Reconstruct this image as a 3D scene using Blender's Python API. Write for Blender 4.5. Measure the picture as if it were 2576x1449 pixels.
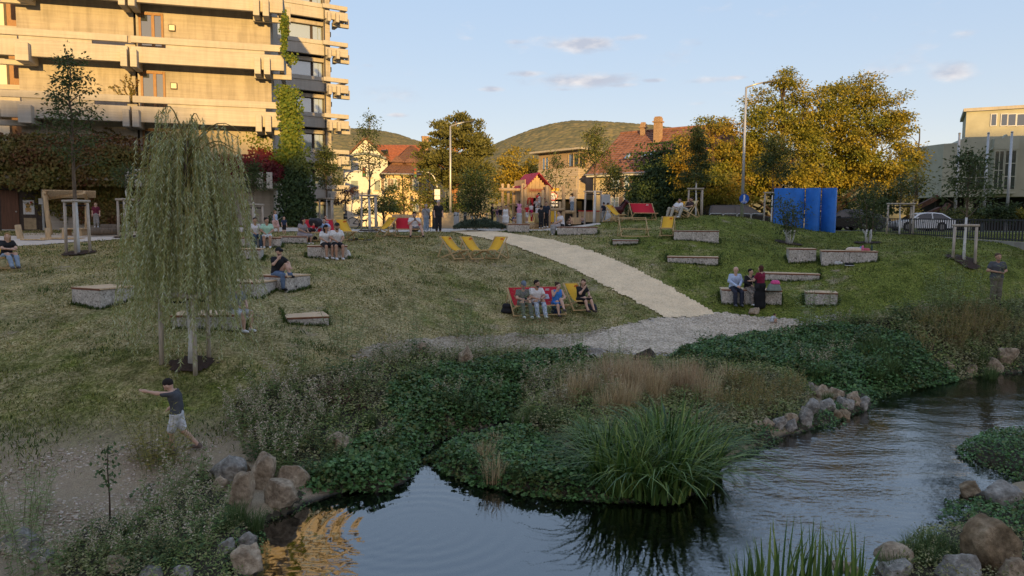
import bpy, bmesh, math, random
import numpy as np
from mathutils import Vector, Matrix
R = math.radians
random.seed(7); RNG = np.random.default_rng(7)
S = bpy.context.scene
COL = S.collection
for o in list(bpy.data.objects): bpy.data.objects.remove(o)
# ------------------------------------------------------------------ camera
FW, FH, FOC = 2576.0, 1449.0, 1850.0
ZC = 4.6                                   # eye height above the stream
PITCH, ROLL = R(4.94), R(0.38)
cam_d = bpy.data.cameras.new('camera'); cam = bpy.data.objects.new('camera', cam_d); COL.objects.link(cam)
cam_d.sensor_width = 36.0; cam_d.lens = 36.0*FOC/FW
cam_d.clip_start = 0.1; cam_d.clip_end = 9000
CM = Matrix.Rotation(math.pi/2-PITCH, 4, 'X') @ Matrix.Rotation(ROLL, 4, 'Z')
cam.matrix_world = Matrix.Translation((0, 0, ZC)) @ CM
S.camera = cam
CM3 = np.array(CM.to_3x3())
# ------------------------------------------------------------------ light
SUN_EL, SUN_DX = R(7.5), 0.16              # low evening sun behind the camera, a little to the right
sun_dir = Vector((SUN_DX, -1, 0)).normalized()*math.cos(SUN_EL) + Vector((0, 0, math.sin(SUN_EL)))
sl = bpy.data.lights.new('sun', 'SUN'); sun = bpy.data.objects.new('sun', sl); COL.objects.link(sun)
sl.energy = 1.4; sl.angle = R(0.6); sl.color = (1.0, 0.62, 0.20)
sun.rotation_euler = sun_dir.to_track_quat('Z', 'Y').to_euler(); sun.location = (0, -60, 40)
world = bpy.data.worlds.new('World'); S.world = world; world.use_nodes = True
S.view_settings.view_transform = 'Standard'; S.view_settings.look = 'None'
S.view_settings.gamma = 1.0; S.view_settings.use_curve_mapping = False
S.view_settings.exposure = 2.32
S.cycles.max_bounces = 6; S.cycles.transparent_max_bounces = 8
S.cycles.use_denoising = True
SKY_STRENGTH = 0.15
def build_world():
 nt = world.node_tree; nt.nodes.clear(); N = nt.nodes.new; L = nt.links.new
 out = N('ShaderNodeOutputWorld'); bg = N('ShaderNodeBackground'); sky = N('ShaderNodeTexSky')
 sky.sky_type = 'NISHITA'; sky.sun_disc = False
 sky.sun_elevation = SUN_EL; sky.sun_rotation = math.atan2(sun_dir.x, sun_dir.y)
 sky.altitude = 300; sky.air_density = 1.0; sky.dust_density = 2.5; sky.ozone_density = 2.0
 bg.inputs['Strength'].default_value = SKY_STRENGTH
 # thin evening clouds far away: noise in direction space, squashed vertically, only in a few loose banks
 tc = N('ShaderNodeTexCoord'); nrm = N('ShaderNodeVectorMath'); nrm.operation = 'NORMALIZE'
 L(tc.outputs['Generated'], nrm.inputs[0])
 mp = N('ShaderNodeMapping'); mp.inputs['Scale'].default_value = (1, 1, 2.6); L(nrm.outputs[0], mp.inputs[0])
 n1 = N('ShaderNodeTexNoise'); n1.inputs['Scale'].default_value = 11; n1.inputs['Detail'].default_value = 9; n1.inputs['Roughness'].default_value = 0.62
 L(mp.outputs[0], n1.inputs['Vector'])
 total = None
 for (px, py, sx, sz, amp) in CLOUDS:
  d = ray(px, py)
  sub = N('ShaderNodeVectorMath'); sub.operation = 'SUBTRACT'; sub.inputs[1].default_value = d; L(nrm.outputs[0], sub.inputs[0])
  mul = N('ShaderNodeVectorMath'); mul.operation = 'MULTIPLY'; mul.inputs[1].default_value = (1/sx, 0.6/sx, 1/sz); L(sub.outputs[0], mul.inputs[0])
  ln = N('ShaderNodeVectorMath'); ln.operation = 'LENGTH'; L(mul.outputs[0], ln.inputs[0])
  mr = N('ShaderNodeMapRange'); mr.interpolation_type = 'SMOOTHSTEP'
  mr.inputs['From Min'].default_value = 0; mr.inputs['From Max'].default_value = 1
  mr.inputs['To Min'].default_value = amp; mr.inputs['To Max'].default_value = 0; L(ln.outputs['Value'], mr.inputs['Value'])
  if total is None: total = mr.outputs[0]
  else:
   mx = N('ShaderNodeMath'); mx.operation = 'MAXIMUM'; L(total, mx.inputs[0]); L(mr.outputs[0], mx.inputs[1]); total = mx.outputs[0]
 base = N('ShaderNodeMath'); base.operation = 'MAXIMUM'; base.inputs[1].default_value = 0.04; L(total, base.inputs[0])
 add = N('ShaderNodeMath'); add.operation = 'ADD'; L(n1.outputs['Fac'], add.inputs[0]); L(base.outputs[0], add.inputs[1])
 dens = N('ShaderNodeMapRange'); dens.interpolation_type = 'SMOOTHSTEP'
 dens.inputs['From Min'].default_value = 0.62; dens.inputs['From Max'].default_value = 0.98
 L(add.outputs[0], dens.inputs['Value'])
 n2 = N('ShaderNodeTexNoise'); n2.inputs['Scale'].default_value = 26; n2.inputs['Detail'].default_value = 5; L(mp.outputs[0], n2.inputs['Vector'])
 cr = N('ShaderNodeValToRGB'); cr.color_ramp.elements[0].position = 0.40; cr.color_ramp.elements[1].position = 0.66
 cr.color_ramp.elements[0].color = (.72, .74, .86, 1); cr.color_ramp.elements[1].color = (1.35, 1.22, 1.15, 1)
 L(n2.outputs['Fac'], cr.inputs['Fac'])
 hs = N('ShaderNodeHueSaturation'); hs.inputs['Saturation'].default_value = SKY_SAT; gm = N('ShaderNodeGamma'); gm.inputs['Gamma'].default_value = SKY_GAMMA; L(sky.outputs[0], gm.inputs['Color']); wb = N('ShaderNodeVectorMath'); wb.operation = 'MULTIPLY'; wb.inputs[1].default_value = (.972, .945, .962); L(gm.outputs[0], wb.inputs[0]); L(wb.outputs[0], hs.inputs['Color'])
 mix = N('ShaderNodeMix'); mix.data_type = 'RGBA'
 dm = N('ShaderNodeMath'); dm.operation = 'MULTIPLY'; dm.inputs[1].default_value = 0.75; L(dens.outputs[0], dm.inputs[0])
 L(dm.outputs[0], mix.inputs['Factor']); L(hs.outputs[0], mix.inputs['A']); L(cr.outputs['Color'], mix.inputs['B'])
 L(mix.outputs['Result'], bg.inputs['Color']); L(bg.outputs[0], out.inputs['Surface'])
SKY_SAT, SKY_GAMMA = 3.3, 0.16
CLOUDS = [(1480, 108, .05, .014, .46), (1400, 115, .12, .022, .30), (1470, 205, .13, .020, .46), (1800, 200, .06, .009, .32),
   (1000, 290, .024, .006, .4), (1240, 225, .03, .007, .4), (1330, 185, .05, .008, .4), (1560, 215, .06, .008, .42), (1640, 203, .03, .006, .4), (1420, 225, .05, .006, .36), (1300, 105, .04, .008, .34), (1590, 95, .04, .009, .3), (1850, 195, .03, .006, .36), (2430, 85, .03, .012, .3), (2400, 180, .04, .022, .36), (2230, 185, .05, .014, .14),
   (1180, 98, .03, .006, .20), (1770, 100, .06, .012, .18), (1750, 260, .03, .006, .22), (2100, 215, .05, .01, .2), (930, 165, .02, .006, .15)]
# ------------------------------------------------------------------ photograph <-> place
def ray(px, py):
 d = CM3 @ np.array([(px-FW/2)/FOC, (FH/2-py)/FOC, -1.0])
 return Vector(d).normalized()
def at_y(px, py, Y):
 d = ray(px, py); t = Y/d.y
 return Vector((d.x*t, Y, ZC+d.z*t))
def at_z(px, py, z):
 d = ray(px, py); t = (z-ZC)/d.z
 return Vector((d.x*t, d.y*t, z))
def px_of(p):
 v = CM3.T @ (np.array(p)-np.array([0, 0, ZC]))
 return (FW/2+FOC*v[0]/-v[2], FH/2-FOC*v[1]/-v[2])
build_world()
# ------------------------------------------------------------------ terrain
def smooth(a, b, x):
 t = np.clip((x-a)/(b-a), 0, 1); return t*t*(3-2*t)
WATER_PX = [(655, 1470), (645, 1400), (632, 1345), (660, 1312), (730, 1292), (765, 1262), (850, 1240), (960, 1238), (1030, 1205), (1045, 1150),
   (1095, 1115), (1150, 1092), (1230, 1075), (1300, 1042), (1325, 1030), (1330, 1045), (1260, 1082), (1190, 1108), (1120, 1135), (1090, 1165),
   (1130, 1192), (1200, 1218), (1300, 1238), (1400, 1254), (1550, 1262), (1700, 1262), (1790, 1222), (1830, 1165), (1940, 1108), (2010, 1088),
   (2100, 1062), (2190, 1028), (2190, 1005), (2140, 985), (2240, 985), (2350, 968), (2390, 957), (2440, 947), (2576, 936), (2800, 915), (3100, 900)]
_w = [at_z(x, y, 0) for x, y in WATER_PX]
_w = [(p.x, p.y) for p in _w]
near_bank = [at_z(x, y, 0) for x, y in [(3000, 1150), (2700, 1180), (2560, 1215), (2480, 1240), (2400, 1330), (2310, 1375), (2215, 1395), (2195, 1470)]]
WATER = np.array(_w + [(p.x, p.y) for p in near_bank] + [(5.2, 6.5), (2.0, 6.0), (-2.0, 6.0), (-3.2, 8.0)])
def poly_sd(poly, x, y):
 """signed distance, negative inside"""
 x = np.asarray(x, float); y = np.asarray(y, float)
 d = np.full(x.shape, 1e9); ins = np.zeros(x.shape, bool); n = len(poly)
 for i in range(n):
  ax, ay = poly[i]; bx, by = poly[(i+1) % n]
  ex, ey = bx-ax, by-ay
  t = np.clip(((x-ax)*ex+(y-ay)*ey)/(ex*ex+ey*ey+1e-12), 0, 1)
  d = np.minimum(d, (x-ax-t*ex)**2+(y-ay-t*ey)**2)
  c = ((ay > y) != (by > y))
  with np.errstate(divide='ignore', invalid='ignore'):
   xi = ax+(y-ay)*ex/np.where(ey == 0, 1e-9, ey)
  ins ^= c & (x < xi)
 d = np.sqrt(d)
 return np.where(ins, -d, d)
LAND = [(45, 680, 25), (195, 640, 27.5), (30, 583, 37.7), (215, 770, 20.5), (100, 618, 31), (680, 725, 23.5), (775, 818, 21), (820, 650, 28.5),
  (480, 920, 16.6), (450, 1140, 13.2), (100, 900, 17.3), (1040, 597, 37), (1103, 582, 42), (1190, 657, 31), (1350, 795, 26), (900, 750, 24),
  (1000, 680, 28), (900, 840, 20.8), (950, 900, 18.8), (1300, 850, 23.5), (1550, 850, 24), (1600, 810, 26), (1720, 790, 27.5), (1700, 880, 22.5),
  (1900, 830, 26), (1890, 765, 28), (2065, 768, 27.5), (2503, 765, 26.5), (2300, 800, 25.5), (1990, 705, 30), (2135, 662, 30.5), (1740, 664, 32),
  (1750, 607, 35), (1450, 592, 38), (1305, 585, 38.5), (1572, 616, 35), (2430, 655, 29), (2576, 622, 33), (2200, 586, 50), (2330, 592, 45),
  (1800, 548, 41), (1680, 552, 41.5), (1900, 552, 42), (1540, 556, 42.5), (1400, 580, 42), (2030, 577, 43), (1985, 615, 38), (2185, 613, 38),
  (600, 570, 40), (350, 592, 35), (700, 620, 31), (2576, 800, 25), (2576, 700, 29), (150, 1200, 12.2), (600, 1060, 14.6),
  (0, 1100, 13.4), (560, 680, 25), (480, 800, 20), (1550, 720, 29.5), (1350, 640, 34)]
_lp = [at_y(*c) for c in LAND]
_lp += [Vector(c) for c in [(-16, 9.5, .2), (-30, 12, .8), (-30, 20, 2.4), (-34, 30, 3.9), (-40, 40, 4.2), (32, 30, 2.6), (36, 24, 1.6), (34, 42, 4.1),
       (-20, 48, 4.2), (-8, 50, 4.25), (0, 50, 4.25), (8, 50, 4.3), (16, 51, 4.3), (26, 52, 4.3), (40, 52, 4.3), (-40, 52, 4.3)]]
_A = np.array([[p.x, p.y] for p in _lp]); _Z = np.array([p.z for p in _lp])
def _phi(r2): return 0.5*r2*np.log(r2+1e-9)
_n = len(_A)
_K = np.zeros((_n+3, _n+3)); _D2 = ((_A[:, None]-_A[None])**2).sum(-1)
_K[:_n, :_n] = _phi(_D2)+np.eye(_n)*1.5; _K[:_n, _n] = 1; _K[:_n, _n+1] = _A[:, 0]; _K[:_n, _n+2] = _A[:, 1]; _K[_n:, :_n] = _K[:_n, _n:].T
_W = np.linalg.solve(_K, np.concatenate([_Z, [0, 0, 0]]))
# the islet by the near bank
ISLET = np.array([(at_z(x, y, 0).x, at_z(x, y, 0).y) for x, y in [(2432, 1140), (2460, 1115), (2530, 1100), (2620, 1105), (2650, 1180), (2600, 1215), (2520, 1180), (2460, 1165)]])
def hgt(x, y):
 x = np.atleast_1d(np.asarray(x, float)); y = np.atleast_1d(np.asarray(y, float))
 shp = x.shape; xf = x.ravel(); yf = y.ravel(); out = np.empty(xf.shape)
 for i in range(0, len(xf), 8000):
  xs = xf[i:i+8000]; ys = yf[i:i+8000]
  r2 = (xs[:, None]-_A[None, :, 0])**2+(ys[:, None]-_A[None, :, 1])**2
  h = _phi(r2) @ _W[:_n] + _W[_n]+_W[_n+1]*xs+_W[_n+2]*ys
  far = smooth(44, 51, ys); h = h*(1-far)+(4.28-0.0*xs)*far
  side = smooth(36, 50, np.abs(xs)); h = h*(1-side)+np.clip(0.16*(ys-8), .4, 4.28)*side
  near = smooth(9.5, 6.5, ys); h = h*(1-near)+.45*near
  h = np.maximum(h, .13)
  d = poly_sd(WATER, xs, ys)
  h = np.where(d > 0, np.minimum(h, .03+d*.62), -.05-.42*smooth(0, 1.4, -d))
  di = poly_sd(ISLET, xs, ys)
  h = np.maximum(h, np.where(di < 0, .05+.1*smooth(0, .5, -di), -9))
  out[i:i+8000] = h
 return out.reshape(shp)
def gz(x, y): return float(hgt(x, y)[0])
def ground(px, py, tmax=120):
 """where the sight line through a photograph pixel meets the ground"""
 d = ray(px, py); t0 = 6.0; prev = None
 ts = np.arange(6, tmax, .15)
 X = d.x*ts; Y = d.y*ts; Z = ZC+d.z*ts
 g = Z-hgt(X, Y)
 i = np.argmax(g < 0)
 if g[i] >= 0: i = len(ts)-1
 a, b = ts[max(i-1, 0)], ts[i]
 for _ in range(18):
  m = (a+b)/2
  if ZC+d.z*m-gz(d.x*m, d.y*m) > 0: a = m
  else: b = m
 return Vector((d.x*b, d.y*b, gz(d.x*b, d.y*b)))
def on(x, y): return Vector((x, y, gz(x, y)))
# ------------------------------------------------------------------ materials
MATS = {}
def _noise(nt, vec, scale, detail=6, rough=.6):
 n = nt.nodes.new('ShaderNodeTexNoise'); n.inputs['Scale'].default_value = scale
 n.inputs['Detail'].default_value = detail; n.inputs['Roughness'].default_value = rough
 if vec is not None: nt.links.new(vec, n.inputs['Vector'])
 return n
def _ramp(nt, fac, stops, interp='LINEAR'):
 r = nt.nodes.new('ShaderNodeValToRGB'); r.color_ramp.interpolation = interp
 el = r.color_ramp.elements
 while len(el) < len(stops): el.new(.5)
 for e, (p, c) in zip(el, stops): e.position = p; e.color = (*c[:3], 1)
 nt.links.new(fac, r.inputs['Fac']); return r
def _mix(nt, fac, a, b, mode='MIX'):
 m = nt.nodes.new('ShaderNodeMix'); m.data_type = 'RGBA'; m.blend_type = mode
 if isinstance(fac, (int, float)): m.inputs['Factor'].default_value = fac
 else: nt.links.new(fac, m.inputs['Factor'])
 for k, v in (('A', a), ('B', b)):
  if isinstance(v, tuple): m.inputs[k].default_value = (*v[:3], 1)
  else: nt.links.new(v, m.inputs[k])
 return m.outputs['Result']
def newmat(name):
 m = bpy.data.materials.new(name); m.use_nodes = True; nt = m.node_tree
 b = nt.nodes['Principled BSDF']; return m, nt, b
def coords(nt, scale=(1, 1, 1), world=False):
 if world:
  g = nt.nodes.new('ShaderNodeNewGeometry'); o = g.outputs['Position']
 else:
  o = nt.nodes.new('ShaderNodeTexCoord').outputs['Object']
 mp = nt.nodes.new('ShaderNodeMapping'); mp.inputs['Scale'].default_value = scale; nt.links.new(o, mp.inputs[0]); return mp.outputs[0]
def mat(name, col, rough=.8, var=.25, ns=6, col2=None, bump=0, bs=40, metal=0, spec=.3, stretch=(1, 1, 1), world=False, detail=6):
 """one surface colour with soft uneven wear and fine relief"""
 if name in MATS: return MATS[name]
 m, nt, b = newmat(name); v = coords(nt, stretch, world)
 n = _noise(nt, v, ns, detail)
 c2 = col2 or tuple(c*(1-var) for c in col); c1 = col if col2 else tuple(min(1, c*(1+var*.6)) for c in col)
 r = _ramp(nt, n.outputs['Fac'], [(.33, c2), (.67, c1)])
 nt.links.new(r.outputs['Color'], b.inputs['Base Color'])
 b.inputs['Roughness'].default_value = rough; b.inputs['Metallic'].default_value = metal; b.inputs['Specular IOR Level'].default_value = spec
 if bump:
  n2 = _noise(nt, v, bs, 4); bp = nt.nodes.new('ShaderNodeBump'); bp.inputs['Strength'].default_value = bump; bp.inputs['Distance'].default_value = .02
  nt.links.new(n2.outputs['Fac'], bp.inputs['Height']); nt.links.new(bp.outputs[0], b.inputs['Normal'])
 MATS[name] = m; return m
def leafmat(name, cols, transl=.3, rough=.6, patch=None, patch_scale=.8):
 """every leaf its own colour out of a list; optionally whole clumps lean to another list"""
 if name in MATS: return MATS[name]
 m, nt, b = newmat(name)
 g = nt.nodes.new('ShaderNodeNewGeometry'); k = len(cols)
 r = _ramp(nt, g.outputs['Random Per Island'], [(i/max(1, k-1), c) for i, c in enumerate(cols)])
 colr = r.outputs['Color']
 if patch:
  r2 = _ramp(nt, g.outputs['Random Per Island'], [(i/max(1, len(patch)-1), c) for i, c in enumerate(patch)])
  n = _noise(nt, coords(nt), patch_scale, 3); mr = nt.nodes.new('ShaderNodeMapRange'); mr.inputs['From Min'].default_value = .42; mr.inputs['From Max'].default_value = .58
  nt.links.new(n.outputs['Fac'], mr.inputs['Value']); colr = _mix(nt, mr.outputs[0], r.outputs['Color'], r2.outputs['Color'])
 nt.links.new(colr, b.inputs['Base Color']); b.inputs['Roughness'].default_value = rough; b.inputs['Specular IOR Level'].default_value = .25
 t = nt.nodes.new('ShaderNodeBsdfTranslucent'); nt.links.new(colr, t.inputs['Color'])
 mx = nt.nodes.new('ShaderNodeMixShader'); mx.inputs[0].default_value = transl
 nt.links.new(b.outputs[0], mx.inputs[1]); nt.links.new(t.outputs[0], mx.inputs[2])
 nt.links.new(mx.outputs[0], nt.nodes['Material Output'].inputs['Surface'])
 MATS[name] = m; return m
# ------------------------------------------------------------------ objects
def tag(o, label=None, cat=None, group=None, kind=None):
 if label: o['label'] = label
 if cat: o['category'] = cat
 if group: o['group'] = group
 if kind: o['kind'] = kind
 return o
def thing(name, label, cat, loc=(0, 0, 0), rz=0, group=None, scale=1):
 o = bpy.data.objects.new(name, None); COL.objects.link(o); o.location = loc; o.rotation_euler = (0, 0, rz)
 o.empty_display_size = .2; o.scale = (scale,)*3
 return tag(o, label, cat, group)
def link(name, me, parent=None, loc=None):
 o = bpy.data.objects.new(name, me); COL.objects.link(o)
 if parent is not None: o.parent = parent
 if loc is not None: o.location = loc
 return o
def copy_tree(o, parent=None, loc=None, rz=None, scale=None, label=None, group=None):
 c = o.copy(); COL.objects.link(c)
 if parent is not None: c.parent = parent
 if loc is not None: c.location = loc
 if rz is not None: c.rotation_euler = (0, 0, rz)
 if scale is not None: c.scale = (scale,)*3
 if label: c['label'] = label
 if group: c['group'] = group
 for ch in list(KIDS.get(o.name, [])) or [x for x in o.children]: copy_tree(ch, c)
 return c
KIDS = {}
def npmesh(name, V, faces, m, smooth_=False):
 """V (n,3); faces: list of (k, index array (f,k))"""
 me = bpy.data.meshes.new(name); V = np.asarray(V, np.float32)
 me.vertices.add(len(V)); me.vertices.foreach_set('co', V.ravel())
 loops = np.concatenate([np.asarray(f, np.int32).ravel() for f in faces])
 tot = np.concatenate([np.full(len(f), np.asarray(f).shape[1], np.int32) for f in faces])
 st = np.concatenate([[0], np.cumsum(tot)[:-1]]).astype(np.int32)
 me.loops.add(len(loops)); me.loops.foreach_set('vertex_index', loops)
 me.polygons.add(len(tot)); me.polygons.foreach_set('loop_start', st); me.polygons.foreach_set('loop_total', tot)
 if smooth_: me.polygons.foreach_set('use_smooth', np.ones(len(tot), bool))
 me.update(calc_edges=True); me.validate()
 if m: me.materials.append(m)
 return me
class MB:
 def __init__(s): s.v = []; s.f = []
 def add(s, vs, fs):
  n = len(s.v); s.v += [tuple(v) for v in vs]; s.f += [tuple(i+n for i in f) for f in fs]; return s
 def box(s, c, size, rot=None):
  hx, hy, hz = size[0]/2, size[1]/2, size[2]/2
  vs = [Vector((x, y, z)) for x in (-hx, hx) for y in (-hy, hy) for z in (-hz, hz)]
  if rot is not None: vs = [rot @ v for v in vs]
  return s.add([v+Vector(c) for v in vs], [(0, 1, 3, 2), (4, 6, 7, 5), (0, 4, 5, 1), (2, 3, 7, 6), (0, 2, 6, 4), (1, 5, 7, 3)])
 def bar(s, a, b, w, h, up=(0, 0, 1)):
  a = Vector(a); b = Vector(b); d = b-a; L = d.length; d.normalize(); up = Vector(up)
  if abs(d.dot(up)) > .98: up = Vector((1, 0, 0))
  x = d.cross(up).normalized(); z = x.cross(d)
  rot = Matrix((x, d, z)).transposed()
  return s.box((a+b)/2, (w, L, h), rot)
 def tube(s, pts, rad, n=6, cap=True):
  pts = [Vector(p) for p in pts]
  if isinstance(rad, (int, float)): rad = [rad]*len(pts)
  base = len(s.v); prev = None
  for i, p in enumerate(pts):
   d = (pts[min(i+1, len(pts)-1)]-pts[max(i-1, 0)])
   d = d.normalized() if d.length > 1e-9 else Vector((0, 0, 1))
   if prev is None:
    u = d.orthogonal().normalized()
   else:
    u = (prev-d*prev.dot(d)); u = u.normalized() if u.length > 1e-6 else d.orthogonal().normalized()
   prev = u; w = d.cross(u)
   for k in range(n):
    a = 2*math.pi*k/n; s.v.append(tuple(p+(u*math.cos(a)+w*math.sin(a))*rad[i]))
  for i in range(len(pts)-1):
   for k in range(n):
    a = base+i*n+k; b = base+i*n+(k+1) % n; s.f.append((a, b, b+n, a+n))
  if cap:
   s.f.append(tuple(base+k for k in range(n))[::-1]); e = base+(len(pts)-1)*n; s.f.append(tuple(e+k for k in range(n)))
  return s
 def lathe(s, prof, n=12, c=(0, 0, 0)):
  base = len(s.v)
  for r, z in prof:
   for k in range(n):
    a = 2*math.pi*k/n; s.v.append((c[0]+r*math.cos(a), c[1]+r*math.sin(a), c[2]+z))
  for i in range(len(prof)-1):
   for k in range(n):
    a = base+i*n+k; b = base+i*n+(k+1) % n; s.f.append((a, b, b+n, a+n))
  s.f.append(tuple(base+k for k in range(n))[::-1]); e = base+(len(prof)-1)*n; s.f.append(tuple(e+k for k in range(n)))
  return s
 def prism(s, poly, y0, y1):
  """outline in (x,z) pushed from y0 to y1"""
  n = len(poly); vs = [(x, y0, z) for x, z in poly]+[(x, y1, z) for x, z in poly]
  fs = [tuple(range(n)), tuple(range(2*n-1, n-1, -1))]+[(i, i+n, (i+1) % n+n, (i+1) % n) for i in range(n)]
  return s.add(vs, fs)
 def mesh(s, name, m, smooth_=False):
  me = bpy.data.meshes.new(name); me.from_pydata(s.v, [], s.f)
  if smooth_: me.polygons.foreach_set('use_smooth', [True]*len(me.polygons))
  if m: me.materials.append(m)
  me.update(); return me
 def build(s, name, m, parent=None, smooth_=False, loc=None, bev=0):
  o = link(name, s.mesh(name, m, smooth_), parent, loc)
  if bev:
   b = o.modifiers.new('edge', 'BEVEL'); b.width = bev; b.segments = 1; b.limit_method = 'ANGLE'
  return o
def unit(a): return a/np.maximum(np.linalg.norm(a, axis=-1, keepdims=True), 1e-9)
def leaf_arrays(pos, axis, nrm, L, W, fold=.15):
 """diamond leaves: base, side, tip, side"""
 pos = np.asarray(pos, float); axis = unit(np.asarray(axis, float)); side = unit(np.cross(axis, nrm)); up = np.cross(side, axis)
 L = np.broadcast_to(np.asarray(L, float), (len(pos),))[:, None]; W = np.broadcast_to(np.asarray(W, float), (len(pos),))[:, None]
 mid = pos+axis*L*.45
 V = np.stack([pos, mid+side*W/2+up*W*fold, pos+axis*L, mid-side*W/2+up*W*fold], 1).reshape(-1, 3)
 F = np.arange(len(pos)*4, dtype=np.int32).reshape(-1, 4)
 return V, F
def rnd(n, s=1.0): return RNG.normal(size=(n, 3))*s
def leaves(name, pos, axis, nrm, L, W, m, parent=None, kind=None):
 V, F = leaf_arrays(pos, axis, nrm, L, W)
 o = link(name, npmesh(name, V, [F], m), parent)
 if kind: o['kind'] = kind
 return o
def blade_arrays(base, lean, H, W, droop=.5):
 """grass blades: two segments, lean = horizontal vector of the tip"""
 n = len(base); base = np.asarray(base, float); H = np.broadcast_to(H, (n,))[:, None]; W = np.broadcast_to(W, (n,))[:, None]
 lean = np.asarray(lean, float); a = RNG.uniform(0, 6.283, n); side = np.stack([np.cos(a), np.sin(a), np.zeros(n)], 1)
 up = np.array([0, 0, 1.0])
 mid = base+lean*H*.35+up*H*.62; tip = base+lean*H+up*H*(1-droop*(lean**2).sum(1, keepdims=True))
 V = np.stack([base-side*W/2, base+side*W/2, mid+side*W*.42, mid-side*W*.42, tip], 1).reshape(-1, 3)
 i = np.arange(n, dtype=np.int32)[:, None]*5
 return V, i+np.array([[0, 1, 2, 3]], np.int32), i+np.array([[3, 2, 4]], np.int32)
def blades(name, base, lean, H, W, m, parent=None, kind=None, droop=.5):
 V, q, t = blade_arrays(base, lean, H, W, droop)
 o = link(name, npmesh(name, V, [q, t], m), parent)
 if kind: o['kind'] = kind
 return o
def in_poly_pts(poly, n, margin=0):
 """n random plan points inside a polygon"""
 poly = np.asarray(poly); lo = poly.min(0)+min(margin, 0); hi = poly.max(0)-min(margin, 0); out = []; got = 0
 while got < n:
  p = RNG.uniform(lo, hi, (n*2, 2)); q = p[poly_sd(poly, p[:, 0], p[:, 1]) < -margin]; out.append(q); got += len(q)
  if got == 0 and len(out) > 30: break
 return np.concatenate(out)[:n]
def gpoly(pxs): return np.array([(lambda g: (g.x, g.y))(ground(x, y)) for x, y in pxs])
def sheet(name, poly, lift, m, cell=.12, ragged=.06, label=None, cat=None, kind='structure'):
 """a surface laid on the ground inside a plan outline, with a slightly ragged edge"""
 poly = np.asarray(poly); lo = poly.min(0)-cell*2; hi = poly.max(0)+cell*2
 nx = int((hi[0]-lo[0])/cell)+1; ny = int((hi[1]-lo[1])/cell)+1
 X, Y = np.meshgrid(lo[0]+np.arange(nx+1)*cell, lo[1]+np.arange(ny+1)*cell, indexing='ij')
 sd = poly_sd(poly, X.ravel(), Y.ravel()).reshape(X.shape)
 jit = RNG.normal(size=X.shape)*ragged
 keep = sd < jit+cell*.3
 Z = hgt(X, Y)+lift
 idx = -np.ones(X.shape, np.int32)
 q = (keep[:-1, :-1].astype(int)+keep[1:, :-1]+keep[1:, 1:]+keep[:-1, 1:]) >= 3
 I, J = np.nonzero(q)
 corners = [(I, J), (I+1, J), (I+1, J+1), (I, J+1)]
 used = np.zeros(X.shape, bool)
 for a, b in corners: used[a, b] = True
 idx[used] = np.arange(used.sum())
 F = np.stack([idx[a, b] for a, b in corners], 1)
 # pull stray edge corners in to the outline
 V = np.stack([X[used], Y[used], Z[used]], 1)
 o = link(name, npmesh(name, V, [F], m, True)); tag(o, label, cat, kind=kind); return o
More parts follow.
